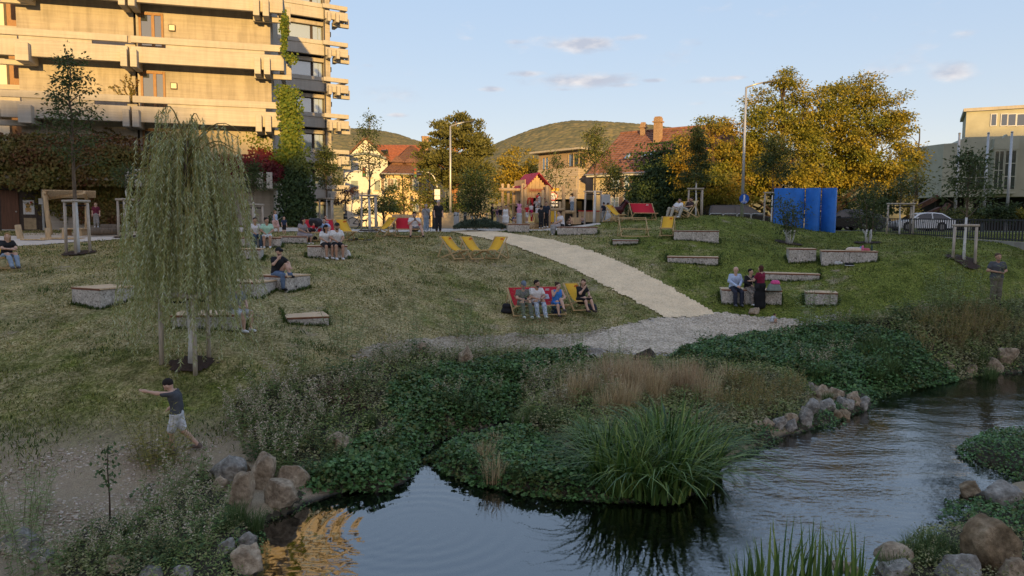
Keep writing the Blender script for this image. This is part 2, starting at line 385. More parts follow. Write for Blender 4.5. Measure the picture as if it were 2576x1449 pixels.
# ------------------------------------------------------------------ ground
def lawn_material():
 m, nt, b = newmat('lawn'); v = coords(nt, (1, 1, 1), True)
 big = _noise(nt, v, .33, 5, .6); mid = _noise(nt, v, 2.3, 6, .65)
 fine = _noise(nt, coords(nt, (1, .55, 1), True), 16, 6, .75); fine2 = _noise(nt, v, 55, 3, .7)
 green = _ramp(nt, fine.outputs['Fac'], [(.32, (.04, .055, .009)), (.5, (.14, .165, .028)), (.66, (.32, .33, .075))])
 straw = _ramp(nt, fine.outputs['Fac'], [(.30, (.085, .068, .022)), (.45, (.27, .215, .09)), (.57, (.48, .39, .20)), (.70, (.74, .61, .37))])
 soil = _ramp(nt, fine2.outputs['Fac'], [(.3, (.24, .175, .12)), (.7, (.60, .46, .33))])
 # dryness: the middle slope is straw-dry, the right mound and the left hollow greener
 sx = nt.nodes.new('ShaderNodeSeparateXYZ'); nt.links.new(v, sx.inputs[0])
 a = nt.nodes.new('ShaderNodeMapRange'); a.inputs['From Min'].default_value = 2; a.inputs['From Max'].default_value = 9
 a.inputs['To Min'].default_value = .14; a.inputs['To Max'].default_value = -.10; nt.links.new(sx.outputs['X'], a.inputs['Value'])
 l = nt.nodes.new('ShaderNodeMapRange'); l.inputs['From Min'].default_value = 21; l.inputs['From Max'].default_value = 15
 l.inputs['To Min'].default_value = 0; l.inputs['To Max'].default_value = -.11; nt.links.new(sx.outputs['Y'], l.inputs['Value'])
 def M(op, x, y, clamp=False):
  n = nt.nodes.new('ShaderNodeMath'); n.operation = op; n.use_clamp = clamp
  for i, q in enumerate((x, y)):
   if isinstance(q, (int, float)): n.inputs[i].default_value = q
   else: nt.links.new(q, n.inputs[i])
  return n.outputs[0]
 s = M('ADD', M('ADD', M('MULTIPLY', big.outputs['Fac'], .75), M('MULTIPLY', mid.outputs['Fac'], .55)), M('ADD', a.outputs[0], l.outputs[0]))
 f = nt.nodes.new('ShaderNodeMapRange'); f.inputs['From Min'].default_value = .58; f.inputs['From Max'].default_value = .80; nt.links.new(s, f.inputs['Value'])
 c = _mix(nt, f.outputs[0], green.outputs['Color'], straw.outputs['Color'])
 pt = _ramp(nt, _noise(nt, coords(nt, (1, .7, 1), True), 1.15, 5, .7).outputs['Fac'], [(.34, (.52, .55, .45)), (.5, (1, 1, 1)), (.68, (1.25, 1.18, 1.12))]); c = _mix(nt, 1, c, pt.outputs['Color'], 'MULTIPLY')
 bare = nt.nodes.new('ShaderNodeMapRange'); bare.inputs['From Min'].default_value = .60; bare.inputs['From Max'].default_value = .70
 n3 = _noise(nt, v, .8, 6, .7); nt.links.new(n3.outputs['Fac'], bare.inputs['Value'])
 # bank near the water is trodden earth
 low = nt.nodes.new('ShaderNodeMapRange'); low.inputs['From Min'].default_value = .80; low.inputs['From Max'].default_value = .40; nt.links.new(sx.outputs['Z'], low.inputs['Value'])
 bb = M('ADD', M('MULTIPLY', bare.outputs[0], .75), M('MULTIPLY', low.outputs[0], .8), True)
 c = _mix(nt, bb, c, soil.outputs['Color'])
 # wet dark margin under the water line
 wet = nt.nodes.new('ShaderNodeMapRange'); wet.inputs['From Min'].default_value = .07; wet.inputs['From Max'].default_value = .01; nt.links.new(sx.outputs['Z'], wet.inputs['Value'])
 vor = nt.nodes.new('ShaderNodeTexVoronoi'); vor.inputs['Scale'].default_value = 5.5; nt.links.new(v, vor.inputs['Vector'])
 bed = _ramp(nt, vor.outputs['Color'], [(.2, (.03, .03, .026)), (.75, (.075, .068, .055)), (.93, (.20, .165, .12))])
 c = _mix(nt, wet.outputs[0], c, bed.outputs['Color'])
 nt.links.new(c, b.inputs['Base Color']); b.inputs['Roughness'].default_value = .95; b.inputs['Specular IOR Level'].default_value = .1
 bp = nt.nodes.new('ShaderNodeBump'); bp.inputs['Strength'].default_value = .9; bp.inputs['Distance'].default_value = .06
 nt.links.new(fine.outputs['Fac'], bp.inputs['Height']); nt.links.new(bp.outputs[0], b.inputs['Normal'])
 return m
def gravel_material(name, cols, scale, bump=.6, patch=(.8, 1.1)):
 m, nt, b = newmat(name); v = coords(nt, (1, 1, 1), True)
 vor = nt.nodes.new('ShaderNodeTexVoronoi'); vor.inputs['Scale'].default_value = scale; nt.links.new(v, vor.inputs['Vector'])
 r = _ramp(nt, vor.outputs['Color'], [(i/(len(cols)-1), c) for i, c in enumerate(cols)])
 n = _noise(nt, v, 1.3, 7, .65); r2 = _ramp(nt, n.outputs['Fac'], [(.35, (patch[0],)*3), (.65, (patch[1],)*3)])
 c = _mix(nt, 1.0, r.outputs['Color'], r2.outputs['Color'], 'MULTIPLY')
 nt.links.new(c, b.inputs['Base Color']); b.inputs['Roughness'].default_value = .95; b.inputs['Specular IOR Level'].default_value = .15
 bp = nt.nodes.new('ShaderNodeBump'); bp.inputs['Strength'].default_value = bump; bp.inputs['Distance'].default_value = .02; bp.invert = True
 nt.links.new(vor.outputs['Distance'], bp.inputs['Height']); nt.links.new(bp.outputs[0], b.inputs['Normal']); MATS[name] = m
 return m
def water_material():
 m, nt, b = newmat('stream_water'); nt.nodes.remove(b)
 v = coords(nt, (1, 1, 1), True)
 n1_ = _noise(nt, coords(nt, (1.0, 1.7, 1), True), 4.5, 3, .5); n2_ = _noise(nt, coords(nt, (1.0, 1.6, 1), True), 12, 2, .5)
 sx = nt.nodes.new('ShaderNodeSeparateXYZ'); nt.links.new(v, sx.inputs[0])
 run = nt.nodes.new('ShaderNodeMapRange'); run.interpolation_type = 'SMOOTHSTEP'; run.inputs['From Min'].default_value = .6; run.inputs['From Max'].default_value = 4.2
 run.inputs['To Min'].default_value = .05; run.inputs['To Max'].default_value = 1; nt.links.new(sx.outputs['X'], run.inputs['Value'])
 patch = _noise(nt, v, .5, 3); pm = nt.nodes.new('ShaderNodeMapRange'); pm.inputs['From Min'].default_value = .35; pm.inputs['From Max'].default_value = .65; pm.inputs['To Min'].default_value = .35
 nt.links.new(patch.outputs['Fac'], pm.inputs['Value'])
 st = nt.nodes.new('ShaderNodeMath'); st.operation = 'MULTIPLY'; nt.links.new(run.outputs[0], st.inputs[0]); nt.links.new(pm.outputs[0], st.inputs[1])
 s2 = nt.nodes.new('ShaderNodeMath'); s2.operation = 'MULTIPLY'; s2.inputs[1].default_value = .5; nt.links.new(st.outputs[0], s2.inputs[0])
 b1 = nt.nodes.new('ShaderNodeBump'); b1.inputs['Distance'].default_value = .014; nt.links.new(n1_.outputs['Fac'], b1.inputs['Height']); nt.links.new(st.outputs[0], b1.inputs['Strength'])
 b2 = nt.nodes.new('ShaderNodeBump'); b2.inputs['Distance'].default_value = .006; nt.links.new(n2_.outputs['Fac'], b2.inputs['Height']); nt.links.new(s2.outputs[0], b2.inputs['Strength']); nt.links.new(b1.outputs[0], b2.inputs['Normal'])
 gl = nt.nodes.new('ShaderNodeBsdfGlossy'); gl.inputs['Roughness'].default_value = .03; nt.links.new(b2.outputs[0], gl.inputs['Normal'])
 tr = nt.nodes.new('ShaderNodeBsdfTransparent'); tr.inputs['Color'].default_value = (.74, .80, .78, 1)
 fr = nt.nodes.new('ShaderNodeFresnel'); fr.inputs['IOR'].default_value = 2.25; nt.links.new(b2.outputs[0], fr.inputs['Normal'])
 mx = nt.nodes.new('ShaderNodeMixShader'); ad = nt.nodes.new('ShaderNodeMath'); ad.operation = 'ADD'; ad.use_clamp = True; ad.inputs[1].default_value = .11; nt.links.new(fr.outputs[0], ad.inputs[0]); nt.links.new(ad.outputs[0], mx.inputs[0]); nt.links.new(tr.outputs[0], mx.inputs[1]); nt.links.new(gl.outputs[0], mx.inputs[2])
 nt.links.new(mx.outputs[0], nt.nodes['Material Output'].inputs['Surface']); return m
m_gapsoil = mat('dark_bank_soil', (.055, .045, .028), .95, .4, 4, world=True, bump=.6, bs=25)  # dark humus; its colour also carries the shade between the leaves
def build_ground():
 def axis(lo, hi, step, far_lo, far_hi):
  a = list(np.arange(lo, hi+1e-6, step)); s = step; x = lo
  left = []
  while x > far_lo: s *= 1.35; x -= s; left.append(x)
  s = step; x = a[-1]; right = []
  while x < far_hi: s *= 1.35; x += s; right.append(x)
  return np.array(left[::-1]+a+right)
 xs = axis(-20, 22, .25, -3000, 3000); ys = axis(6.5, 47, .25, -90.0, 4500)
 X, Y = np.meshgrid(xs, ys, indexing='ij'); Z = hgt(X, Y)
 # tussocky unevenness on the banks
 amp = np.clip(.035*(Z > .12)*(Y < 46), 0, 1)
 Z = np.where(Y < 5.5, np.minimum(Z, .45), Z)
 Z = Z+amp*(np.sin(X*2.1+np.sin(Y*1.7))*np.sin(Y*2.3+X*.6))*.6
 nx, ny = X.shape; i = np.arange(nx*ny).reshape(nx, ny)
 F = np.stack([i[:-1, :-1], i[1:, :-1], i[1:, 1:], i[:-1, 1:]], -1).reshape(-1, 4)
 o = link('ground', npmesh('ground', np.stack([X, Y, Z], -1).reshape(-1, 3), [F], lawn_material(), True)); o['kind'] = 'structure'
build_ground()
def build_water():
 x0, x1, y0, y1, c = -8.5, 17.0, 5.4, 34.0, .085
 X, Y = np.meshgrid(np.arange(x0, x1, c), np.arange(y0, y1, c), indexing='ij')
 sd = poly_sd(WATER, X.ravel(), Y.ravel()).reshape(X.shape)
 Z = np.zeros(X.shape)
 for px, py, wl, a, rmax in [(890, 1312, .20, .0042, 2.1), (1050, 1320, .27, .0036, 2.3), (1120, 1235, .16, .003, 1.6)]:
  p = at_z(px, py, 0); r = np.hypot(X-p.x, Y-p.y)
  Z += a*np.sin(r/wl*6.283)*np.exp(-((r-rmax*.6)/(rmax*.33))**2)
 run = smooth(.8, 5.0, X)
 Z += run*.0022*(np.sin(2.2*X+5.1*Y+1.5*np.sin(X*1.3))+.7*np.sin(-1.4*X+7.7*Y+2*np.sin(Y*.9)))
 keep = sd < .55
 q = keep[:-1, :-1] & keep[1:, :-1] & keep[1:, 1:] & keep[:-1, 1:]
 I, J = np.nonzero(q); used = np.zeros(X.shape, bool); cs = [(I, J), (I+1, J), (I+1, J+1), (I, J+1)]
 for a, b in cs: used[a, b] = True
 idx = -np.ones(X.shape, np.int32); idx[used] = np.arange(used.sum())
 o = link('water', npmesh('water', np.stack([X[used], Y[used], Z[used]], 1), [np.stack([idx[a, b] for a, b in cs], 1)], water_material(), True)); o['kind'] = 'structure'
build_water()
m_path = gravel_material('pale_path_gravel', [(.70, .505, .295), (.88, .66, .41), (.95, .75, .50)], 28, .35, (.86, 1.05))
m_beach = gravel_material('grey_pebbles', [(.24, .18, .12), (.47, .37, .26), (.64, .52, .385), (.84, .71, .55)], 20, 1.0, (.75, 1.1))
m_pave = mat('pale_paving', (.66, .58, .49), .9, .15, 3, world=True, bump=.15, bs=60)
m_asphalt = mat('asphalt', (.16, .155, .15), .9, .2, 1.5, world=True, bump=.2, bs=80)
m_mulch = mat('bark_mulch', (.055, .032, .022), .95, .5, 30, world=True, bump=1, bs=45, detail=8)
PATH_L = [(1130, 583), (1170, 592), (1215, 600), (1260, 610), (1300, 622), (1350, 640), (1400, 660), (1450, 683), (1500, 708), (1550, 733), (1600, 760), (1650, 785), (1675, 800)]
PATH_R = [(1800, 790), (1760, 765), (1710, 738), (1650, 705), (1590, 675), (1520, 645), (1450, 620), (1390, 605), (1340, 597), (1290, 590), (1230, 583), (1180, 580)]
sheet('path', gpoly(PATH_L+PATH_R), .035, m_path, .1, .05)
sheet('gravel_strip', gpoly([(880, 902), (930, 872), (1050, 853), (1300, 838), (1440, 842), (1560, 822), (1640, 803), (1500, 868), (1440, 872), (1400, 884), (1200, 890), (1000, 905)]), .022, gravel_material('brown_bank_gravel', [(.16, .12, .08), (.30, .235, .155), (.42, .34, .24), (.56, .47, .36)], 16, .8, (.75, 1.1)), .1, .16)
sheet('gravel_beach', gpoly([(1660, 800), (1800, 788), (1850, 790), (1990, 806), (2015, 818), (1960, 835), (1850, 850), (1740, 870), (1690, 892), (1600, 890), (1500, 880), (1440, 868), (1490, 845), (1560, 822)]), .03, m_beach, .1, .12)
sheet('plaza', np.array([(-4.5, 41), (-3.0, 40.2), (-1.0, 40.6), (2.5, 41.2), (5, 41.5), (4.8, 47), (3, 50), (-6, 50), (-5.5, 46)]), .02, m_pave, .25, .02)
sheet('walkway', np.array([(-40, 31), (-24, 30.2), (-20.5, 30.8), (-17, 33.5), (-13, 36.5), (-9, 38.2), (-4.4, 41), (-5, 44), (-10, 41), (-14, 39.2), (-19, 36.2), (-24, 34.5), (-40, 34.5)]), .022, m_pave, .25, .02)
sheet('street', np.array([(-60, 53.5), (60, 53.5), (60, 63), (-60, 63)]), .02, m_asphalt, 1.5, 0)
# ------------------------------------------------------------------ hills behind the town and an added, unseen rise behind the camera that casts shade
def ridge(name, prof, depth, m, cols=None, seed=1):
 """wooded hill: skyline given as (px, py) at its distance; falls away to the front and the back"""
 rng = np.random.default_rng(seed)
 top = [at_y(x, y, depth) for x, y in prof]
 xs = np.linspace(top[0].x, top[-1].x, 620); zs = np.interp(xs, [p.x for p in top], [p.z for p in top])
 ts = np.concatenate([np.linspace(0, 1, 190), 1+np.linspace(.05, 1.2, 14)])
 X = np.repeat(xs[:, None], len(ts), 1)
 Y = depth*(.52+.48*ts)[None]+0*X
 prof_t = np.where(ts <= 1, np.sin(np.clip(ts, 0, 1)*math.pi/2)**1.15, np.cos((ts-1)*1.0))
 Z = (zs[:, None]-4)*prof_t[None]+4
 # soft spurs, then single crowns as domes
 Z = Z+depth*.006*np.sin(X*.011+1.3+np.sin(Y*.006)*2)*np.sin(Y*.009+seed)*np.minimum(1, ts*3)[None]
 c = depth*.0056; best = np.full(X.shape, 9.)
 gx = np.floor(X/c); gy = np.floor(Y/(c*1.3))
 def hsh(a, b, k): return np.modf(np.abs(np.sin(a*12.9898+b*78.233+k*37.719+seed)*43758.5453))[0]
 for i_ in (-1, 0, 1):
  for j_ in (-1, 0, 1):
   cx = (gx+i_+hsh(gx+i_, gy+j_, 1))*c; cy = (gy+j_+hsh(gx+i_, gy+j_, 2))*c*1.3
   best = np.minimum(best, np.hypot((X-cx)/c, (Y-cy)/(c*1.3))+.25*hsh(gx+i_, gy+j_, 3))
 Z = Z+c*.5*np.sqrt(np.clip(1.1-best, 0, 1))*np.minimum(1, ts*6)[None]
 nx, ny = X.shape; i = np.arange(nx*ny).reshape(nx, ny)
 F = np.stack([i[:-1, :-1], i[1:, :-1], i[1:, 1:], i[:-1, 1:]], -1).reshape(-1, 4)
 o = link(name, npmesh(name, np.stack([X, Y, Z], -1).reshape(-1, 3), [F], m, True)); o['kind'] = 'structure'; return o
def forest_mat():
 m, nt, b = newmat('wooded_hillside'); v = coords(nt, (1, 1, 1), True)
 vor = nt.nodes.new('ShaderNodeTexVoronoi'); vor.inputs['Scale'].default_value = .085; nt.links.new(v, vor.inputs['Vector'])
 n = _noise(nt, v, .012, 4); n2 = _noise(nt, v, .2, 6, .7)
 r = _ramp(nt, vor.outputs['Color'], [(.1, (.15, .145, .08)), (.5, (.185, .165, .088)), (.9, (.235, .195, .10))])
 r2 = _ramp(nt, n2.outputs['Fac'], [(.3, (.8, .8, .8)), (.7, (1.15, 1.15, 1.15))])
 c = _mix(nt, 1, r.outputs['Color'], r2.outputs['Color'], 'MULTIPLY')
 nt.links.new(c, b.inputs['Base Color']); b.inputs['Roughness'].default_value = 1; b.inputs['Specular IOR Level'].default_value = 0
 bp = nt.nodes.new('ShaderNodeBump'); bp.inputs['Strength'].default_value = 1; bp.inputs['Distance'].default_value = 2; bp.invert = True
 nt.links.new(vor.outputs['Distance'], bp.inputs['Height']); nt.links.new(bp.outputs[0], b.inputs['Normal']); return m
m_forest = forest_mat()
ridge('hill', [(1000, 520), (1120, 440), (1190, 404), (1235, 383), (1280, 362), (1330, 341), (1375, 327), (1420, 319), (1470, 320), (1530, 325), (1600, 332), (1700, 350), (1800, 372), (1900, 400), (2100, 470), (2300, 540)], 1300, m_forest, seed=2)
ridge('hill', [(300, 420), (600, 372), (760, 350), (850, 350), (900, 346), (960, 345), (1010, 350), (1060, 362), (1110, 380), (1200, 430), (1300, 520)], 1800, m_forest, seed=5)
def rise():
 """unseen rise added behind the camera, its crest shaped to cast the evening shade"""
 rng = random.Random(4); mb = MB(); pts = []
 for x in range(-330, 420, 3):
  z = np.interp(x, [-330, -5, 9, 15, 22, 36, 43, 52, 56, 66, 78, 420], [36.5, 36.5, 36.2, 34.2, 33.0, 33.2, 36, 36.2, 34.2, 36, 45.5, 46])+rng.uniform(-.7, .7)+(rng.uniform(-1.3, 1.6) if x < 8 else 0)  # crest heights set to place the shade line on facade, houses and hall
  pts.append((x, z-ZC))
 rows = [(-70, 0.), (-120, .8), (-150, 1.), (-170, 1.), (-260, .6)]
 V = []
 for y, k in rows:
  for x, z in pts: V.append((x, y, 1+(z+ZC-1)*k))
 n = len(pts); F = [(r*n+i, r*n+i+1, (r+1)*n+i+1, (r+1)*n+i) for r in range(len(rows)-1) for i in range(n-1)]
 mb.add(V, F); o = mb.build('added_shade_rise', m_forest, smooth_=False); o['kind'] = 'structure'
rise()
# ------------------------------------------------------------------ materials of the buildings
def concrete_mat(name, base, dark, streak=.5):
 m, nt, b = newmat(name); v = coords(nt); n = _noise(nt, v, .7, 8, .65)
 s = _noise(nt, coords(nt, (2.4, 2.4, .22)), 1.6, 6, .6); g = _noise(nt, coords(nt, (.4, .4, 12)), 1.0, 3, .5)
 r = _ramp(nt, n.outputs['Fac'], [(.3, dark), (.7, base)])
 r2 = _ramp(nt, s.outputs['Fac'], [(.36, (1-streak*.7,)*3), (.58, (1.0,)*3)]); c = _mix(nt, 1, r.outputs['Color'], r2.outputs['Color'], 'MULTIPLY')
 r3 = _ramp(nt, g.outputs['Fac'], [(.4, (.92,)*3), (.6, (1.03,)*3)]); c = _mix(nt, 1, c, r3.outputs['Color'], 'MULTIPLY')
 nt.links.new(c, b.inputs['Base Color']); b.inputs['Roughness'].default_value = .9; b.inputs['Specular IOR Level'].default_value = .2
 n2 = _noise(nt, v, 14, 5); bp = nt.nodes.new('ShaderNodeBump'); bp.inputs['Strength'].default_value = .35; bp.inputs['Distance'].default_value = .02
 nt.links.new(n2.outputs['Fac'], bp.inputs['Height']); nt.links.new(bp.outputs[0], b.inputs['Normal']); MATS[name] = m; return m
m_conc = concrete_mat('raw_concrete_wall', (.46, .41, .34), (.35, .31, .26), .3)
m_beam = concrete_mat('board_marked_concrete', (.50, .46, .40), (.42, .385, .33), .15)
m_frame = mat('oiled_brown_window_wood', (.28, .14, .055), .5, .3, 8, stretch=(6, 6, .6), bump=.1)
m_dkframe = mat('dark_brown_frame', (.055, .04, .033), .5, .3, 6)
def glass_mat(name, tint, rough=.03, refl=.55):
 if name in MATS: return MATS[name]
 m, nt, b = newmat(name); b.inputs['Base Color'].default_value = (*tint, 1); b.inputs['Roughness'].default_value = rough
 b.inputs['Specular IOR Level'].default_value = 1.0; b.inputs['IOR'].default_value = 1.9; b.inputs['Coat Weight'].default_value = refl; b.inputs['Coat IOR'].default_value = 2.2
 n = _noise(nt, coords(nt), .9, 2); bp = nt.nodes.new('ShaderNodeBump'); bp.inputs['Strength'].default_value = .05; bp.inputs['Distance'].default_value = .05
 nt.links.new(n.outputs['Fac'], bp.inputs['Height']); nt.links.new(bp.outputs[0], b.inputs['Normal']); MATS[name] = m; return m
m_glass = glass_mat('window_glass', (.035, .045, .05))
m_dkglass = glass_mat('dark_window_glass', (.02, .025, .028), .06, .05)
m_skyglass = glass_mat('sky_toned_window_glass', (.30, .36, .37))  # pale base colour stands in for sky reflected in the panes
m_blind = mat('pale_roller_blind', (.72, .66, .52), .7, .08, 3)
m_darkroom = mat('dark_recess', (.02, .018, .016), .9, .2, 2)  # near-black colour stands in for shade in gaps and interiors
m_white = mat('white_render', (.62, .62, .63), .85, .08, 1.5, bump=.1)
m_metal = mat('galvanised_steel', (.42, .42, .41), .45, .15, 4, metal=.6)
m_dkmetal = mat('anthracite_metal', (.045, .047, .052), .5, .2, 4)
class Frame:
 """a facade frame: s along the wall, o outward (towards the stream), z up"""
 def __init__(s, A, B):
  s.A = Vector((A.x, A.y, 0)); d = Vector((B.x-A.x, B.y-A.y, 0)); s.L = d.length; s.e = d.normalized(); s.n = Vector((s.e.y, -s.e.x, 0))
  s.rot = Matrix((s.e, -s.n, Vector((0, 0, 1)))).transposed()      # local x along, local -y outward
  s.rz = math.atan2(s.e.y, s.e.x)
 def s_at(s, px, out=0):
  """s where the sight line of photo column px crosses the plane `out` in front of the wall line"""
  d = ray(px, 560); P = s.A+s.n*out
  k = P.dot(s.n)/(d.x*s.n.x+d.y*s.n.y); hit = Vector((d.x*k, d.y*k, 0)); return (hit-P).dot(s.e), hit
 def z_at(s, px, py, out=0):
  _, h = s.s_at(px, out); return at_y(px, py, h.y).z
def fbox(mb, s0, s1, o0, o1, z0, z1):
 """box in facade coordinates; local axes x=s, y=-o"""
 return mb.box(((s0+s1)/2, -(o0+o1)/2, (z0+z1)/2), (abs(s1-s0), abs(o1-o0), abs(z1-z0)))
# ------------------------------------------------------------------ the concrete building on the left: front wing
FA = Frame(at_y(15, 557, 37.7), at_y(722, 560, 41.3))    # plane of the balcony fronts
LW = FA.L; GZ = 4.0
b_front = thing('concrete_building', 'brutalist concrete building with stepped balcony beams and vines on its lower storey', 'building', (FA.A.x, FA.A.y, 0), FA.rz)
def fpart(mb, name, m, parent=None, bev=.015):
 return mb.build(name, m, parent or b_front, bev=bev)
TOPS = [ZC+3.53+3.08*k for k in range(5)]       # top of the upper beam of each balcony
S = bpy.context.scene
sW0 = FA.s_at(66, -1.2)[0]; sW1 = FA.s_at(690, -1.2)[0]; sJ = FA.s_at(341, 0)[0]
WB = -1.2                                       # main wall set back behind the balcony fronts
ZT = TOPS[-1]+1.2
sg = FA.s_at(357, WB)[0]
mb = MB(); fbox(mb, sW0, sg-.06, WB-.35, WB, GZ-.6, ZT); fpart(mb, 'wall', m_conc, bev=0)
mb = MB(); fbox(mb, sg+.06, sW1, WB-.35, WB, GZ-.6, ZT); fpart(mb, 'wall', m_conc, bev=0)
mb = MB(); fbox(mb, sg-.06, sg+.06, WB-.35, WB-.12, GZ-.6, ZT); fpart(mb, 'wall_joint', m_darkroom, bev=0)
mb = MB(); fbox(mb, sW0+.3, sW1-.02, WB-11, WB-.36, GZ-.6, ZT); fpart(mb, 'core', m_conc, bev=0)
fins = [FA.s_at(x, .3)[0] for x in (58+10, 92-8, 327, 351, 656.5, 680)]
for k, t in enumerate(TOPS):
 base = t-1.36; vine = (k == 0)
 # slab behind the beams and the two runs of beams
 mb = MB(); fbox(mb, -.1, LW-.3, WB+.003, -.42, base+.28, base+.45); fpart(mb, 'balcony_slab', m_conc)
 for (a, b_) in ((0, sJ-.07), (sJ+.07, LW)):
  mb = MB(); fbox(mb, a, b_, -.20, 0, t-.35, t); fpart(mb, 'balcony_rail_beam', m_beam)
  mb = MB(); fbox(mb, a, b_, -.26, 0, base, base+.82); fpart(mb, 'balcony_beam', m_beam)
 mb = MB(); fbox(mb, .95, sJ-1.75, -.24, -.06, base+.824, t-.354); fpart(mb, 'balcony_infill', m_beam)
 mb = MB(); fbox(mb, sJ+1.75, LW-1.0, -.24, -.06, base+.824, t-.354); fpart(mb, 'balcony_infill', m_beam)
 mb = MB(); fbox(mb, sJ-.25, sJ+.25, -.9, -.28, base+.1, t-.4); fpart(mb, 'balcony_divider', m_beam)
 for s_ in fins:
  mb = MB(); fbox(mb, s_-.16, s_+.16, -1.1, .36, base-.30, base+.60); fpart(mb, 'bracket', m_beam)
 # low return beams turning the corners
 for (a, b_) in ((LW-1.6, LW+.38), (-.55, 1.2)):
  mb = MB(); fbox(mb, a, b_, -.95, -.70, base-.34, base-.06); fpart(mb, 'return_beam', m_beam)
 mb = MB(); fbox(mb, LW+.10, LW+.38, -.95, -.70, base-.06, base+.55); fpart(mb, 'return_beam', m_beam)
 mb = MB(); fbox(mb, -.55, -.27, -.95, -.70, base-.06, base+.5); fpart(mb, 'return_beam', m_beam)
 mb = MB(); fbox(mb, LW-.25, LW-.003, -5, -.28, base, base+.8); fpart(mb, 'side_beam', m_beam)
 mb = MB(); fbox(mb, LW-.25, LW-.003, -5, -.28, t-.33, t-.02); fpart(mb, 'side_beam', m_beam)
# balcony doors with their lamps
for k in range(4):
 t = TOPS[k]; a = FA.s_at(361, WB)[0]+.12; b_ = FA.s_at(428, WB)[0]; z0 = t-1.0; z1 = t+1.52
 f = MB()
 fbox(f, a, a+.12, WB+.002, WB+.07, z0, z1); fbox(f, b_-.12, b_, WB+.002, WB+.07, z0, z1); fbox(f, a+.12, b_-.12, WB+.002, WB+.07, z1-.14, z1)
 mid = a+.62; fbox(f, mid, mid+.16, WB+.002, WB+.07, z0, z1-.14)
 fr = fpart(f, 'window', m_frame, bev=.008)
 p = MB(); fbox(p, a+.12, mid, WB+.004, WB+.02, z0, z1-.14); fpart(p, 'pane', m_glass, fr, 0)
 p = MB(); fbox(p, mid+.16, b_-.12, WB+.004, WB+.02, z0, z1-.14); fpart(p, 'pane', m_glass, fr, 0)
 l = MB(); c = FA.s_at(449, WB)[0]; fbox(l, c-.17, c+.17, WB, WB+.1, t+.62, t+.96); lo = fpart(l, 'wall_lamp', m_dkframe, bev=.01)
 l = MB(); fbox(l, c-.135, c+.135, WB+.1, WB+.12, t+.655, t+.925); fpart(l, 'lamp_glass', m_blind, lo, 0)
# recessed left bay: window bands between parapet bands
RB = WB-1.6; bw0 = FA.s_at(44, RB-.3)[0]
for k in range(5):
 t = TOPS[k]
 mb = MB(); fbox(mb, -14, sW0-.003, RB-.3, RB, t-.75, t+.42); fpart(mb, 'parapet_band', m_beam)
 mb = MB(); fbox(mb, -14, sW0-.003, RB-.2, RB+.12, t+.424, t+.68); fpart(mb, 'parapet_cap', m_beam)
 w = MB(); fbox(w, -14, bw0-.02, RB-.4, RB-.26, t+.684, t+1.95); wn = fpart(w, 'window', m_dkframe, bev=0)
 for q in range(5):
  s1 = bw0-.12-q*2.3; w = MB(); fbox(w, s1-2.15, s1, RB-.26, RB-.22, t+.72, t+1.88); fpart(w, 'pane', m_glass if q % 2 else m_blind, wn, 0)
 w = MB(); fbox(w, bw0, sW0, RB-.4, RB-.24, t+.684, t+2.3); fpart(w, 'window_frame', m_frame, bev=0)
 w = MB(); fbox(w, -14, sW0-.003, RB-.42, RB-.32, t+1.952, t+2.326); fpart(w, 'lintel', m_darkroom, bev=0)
mb = MB(); fbox(mb, -16, sW0, RB-8, RB-.45, GZ-.6, ZT); fpart(mb, 'core', m_conc, bev=0)
mb = MB(); fbox(mb, -14, sW0+.01, RB-.3, WB-.01, GZ-.6, TOPS[0]-.76); fpart(mb, 'wall', m_conc, bev=0)
# ground floor: door, side panel, rain pipe, poster
sd0 = FA.s_at(4, WB+.15)[0]; sd1 = FA.s_at(90, WB+.15)[0]; dz = 4.05
d = MB(); fbox(d, sd0-1.5, sd1+.45, WB+.004, WB+.10, dz, dz+2.45); fpart(d, 'door_surround', m_dkframe)
d = MB(); fbox(d, sd0, sd1-.75, WB+.104, WB+.16, dz+.05, dz+2.15); door = fpart(d, 'door', mat('brown_door_wood', (.13, .06, .035), .55, .4, 3, stretch=(8, 8, .4)))
d = MB().lathe([(.04, 0), (.04, .03)], 10); h = d.build('handle', m_metal, door, loc=(sd1-.86, -(WB+.2), dz+1.05)); h.rotation_euler = (R(90), 0, 0)
d = MB(); fbox(d, sd0, sd1-.75, WB+.161, WB+.17, dz+.05, dz+.12); fpart(d, 'kick_plate', m_metal, door, 0)
d = MB(); fbox(d, sd1-.62, sd1+.1, WB+.104, WB+.13, dz+.05, dz+2.15); sp = fpart(d, 'side_panel', m_dkframe)
d = MB(); fbox(d, sd1-.55, sd1+.02, WB+.131, WB+.14, dz+.12, dz+.72); fpart(d, 'lower_panel', mat('tan_panel', (.36, .27, .16), .7), sp, 0)
# rain pipe
d = MB().tube([(sd1+.38, -(WB+.2), dz-.3), (sd1+.38, -(WB+.2), dz+2.6)], .06, 8); fpart(d, 'rain_pipe', m_metal, bev=0)
d = MB(); fbox(d, sd1+.22, sd1+.42, WB+.27, WB+.3, dz+1.45, dz+1.75); fpart(d, 'notice', m_white, bev=0)
d = MB(); fbox(d, FA.s_at(570, WB)[0], sW1+.003, WB+.001, WB+.12, GZ-.6, TOPS[0]-1.5); fpart(d, 'plinth_wall', m_conc)
d = MB(); fbox(d, sd0-3, FA.s_at(330, WB)[0], WB+.003, WB+.5, dz+2.62, dz+3.0); fpart(d, 'canopy', m_conc)
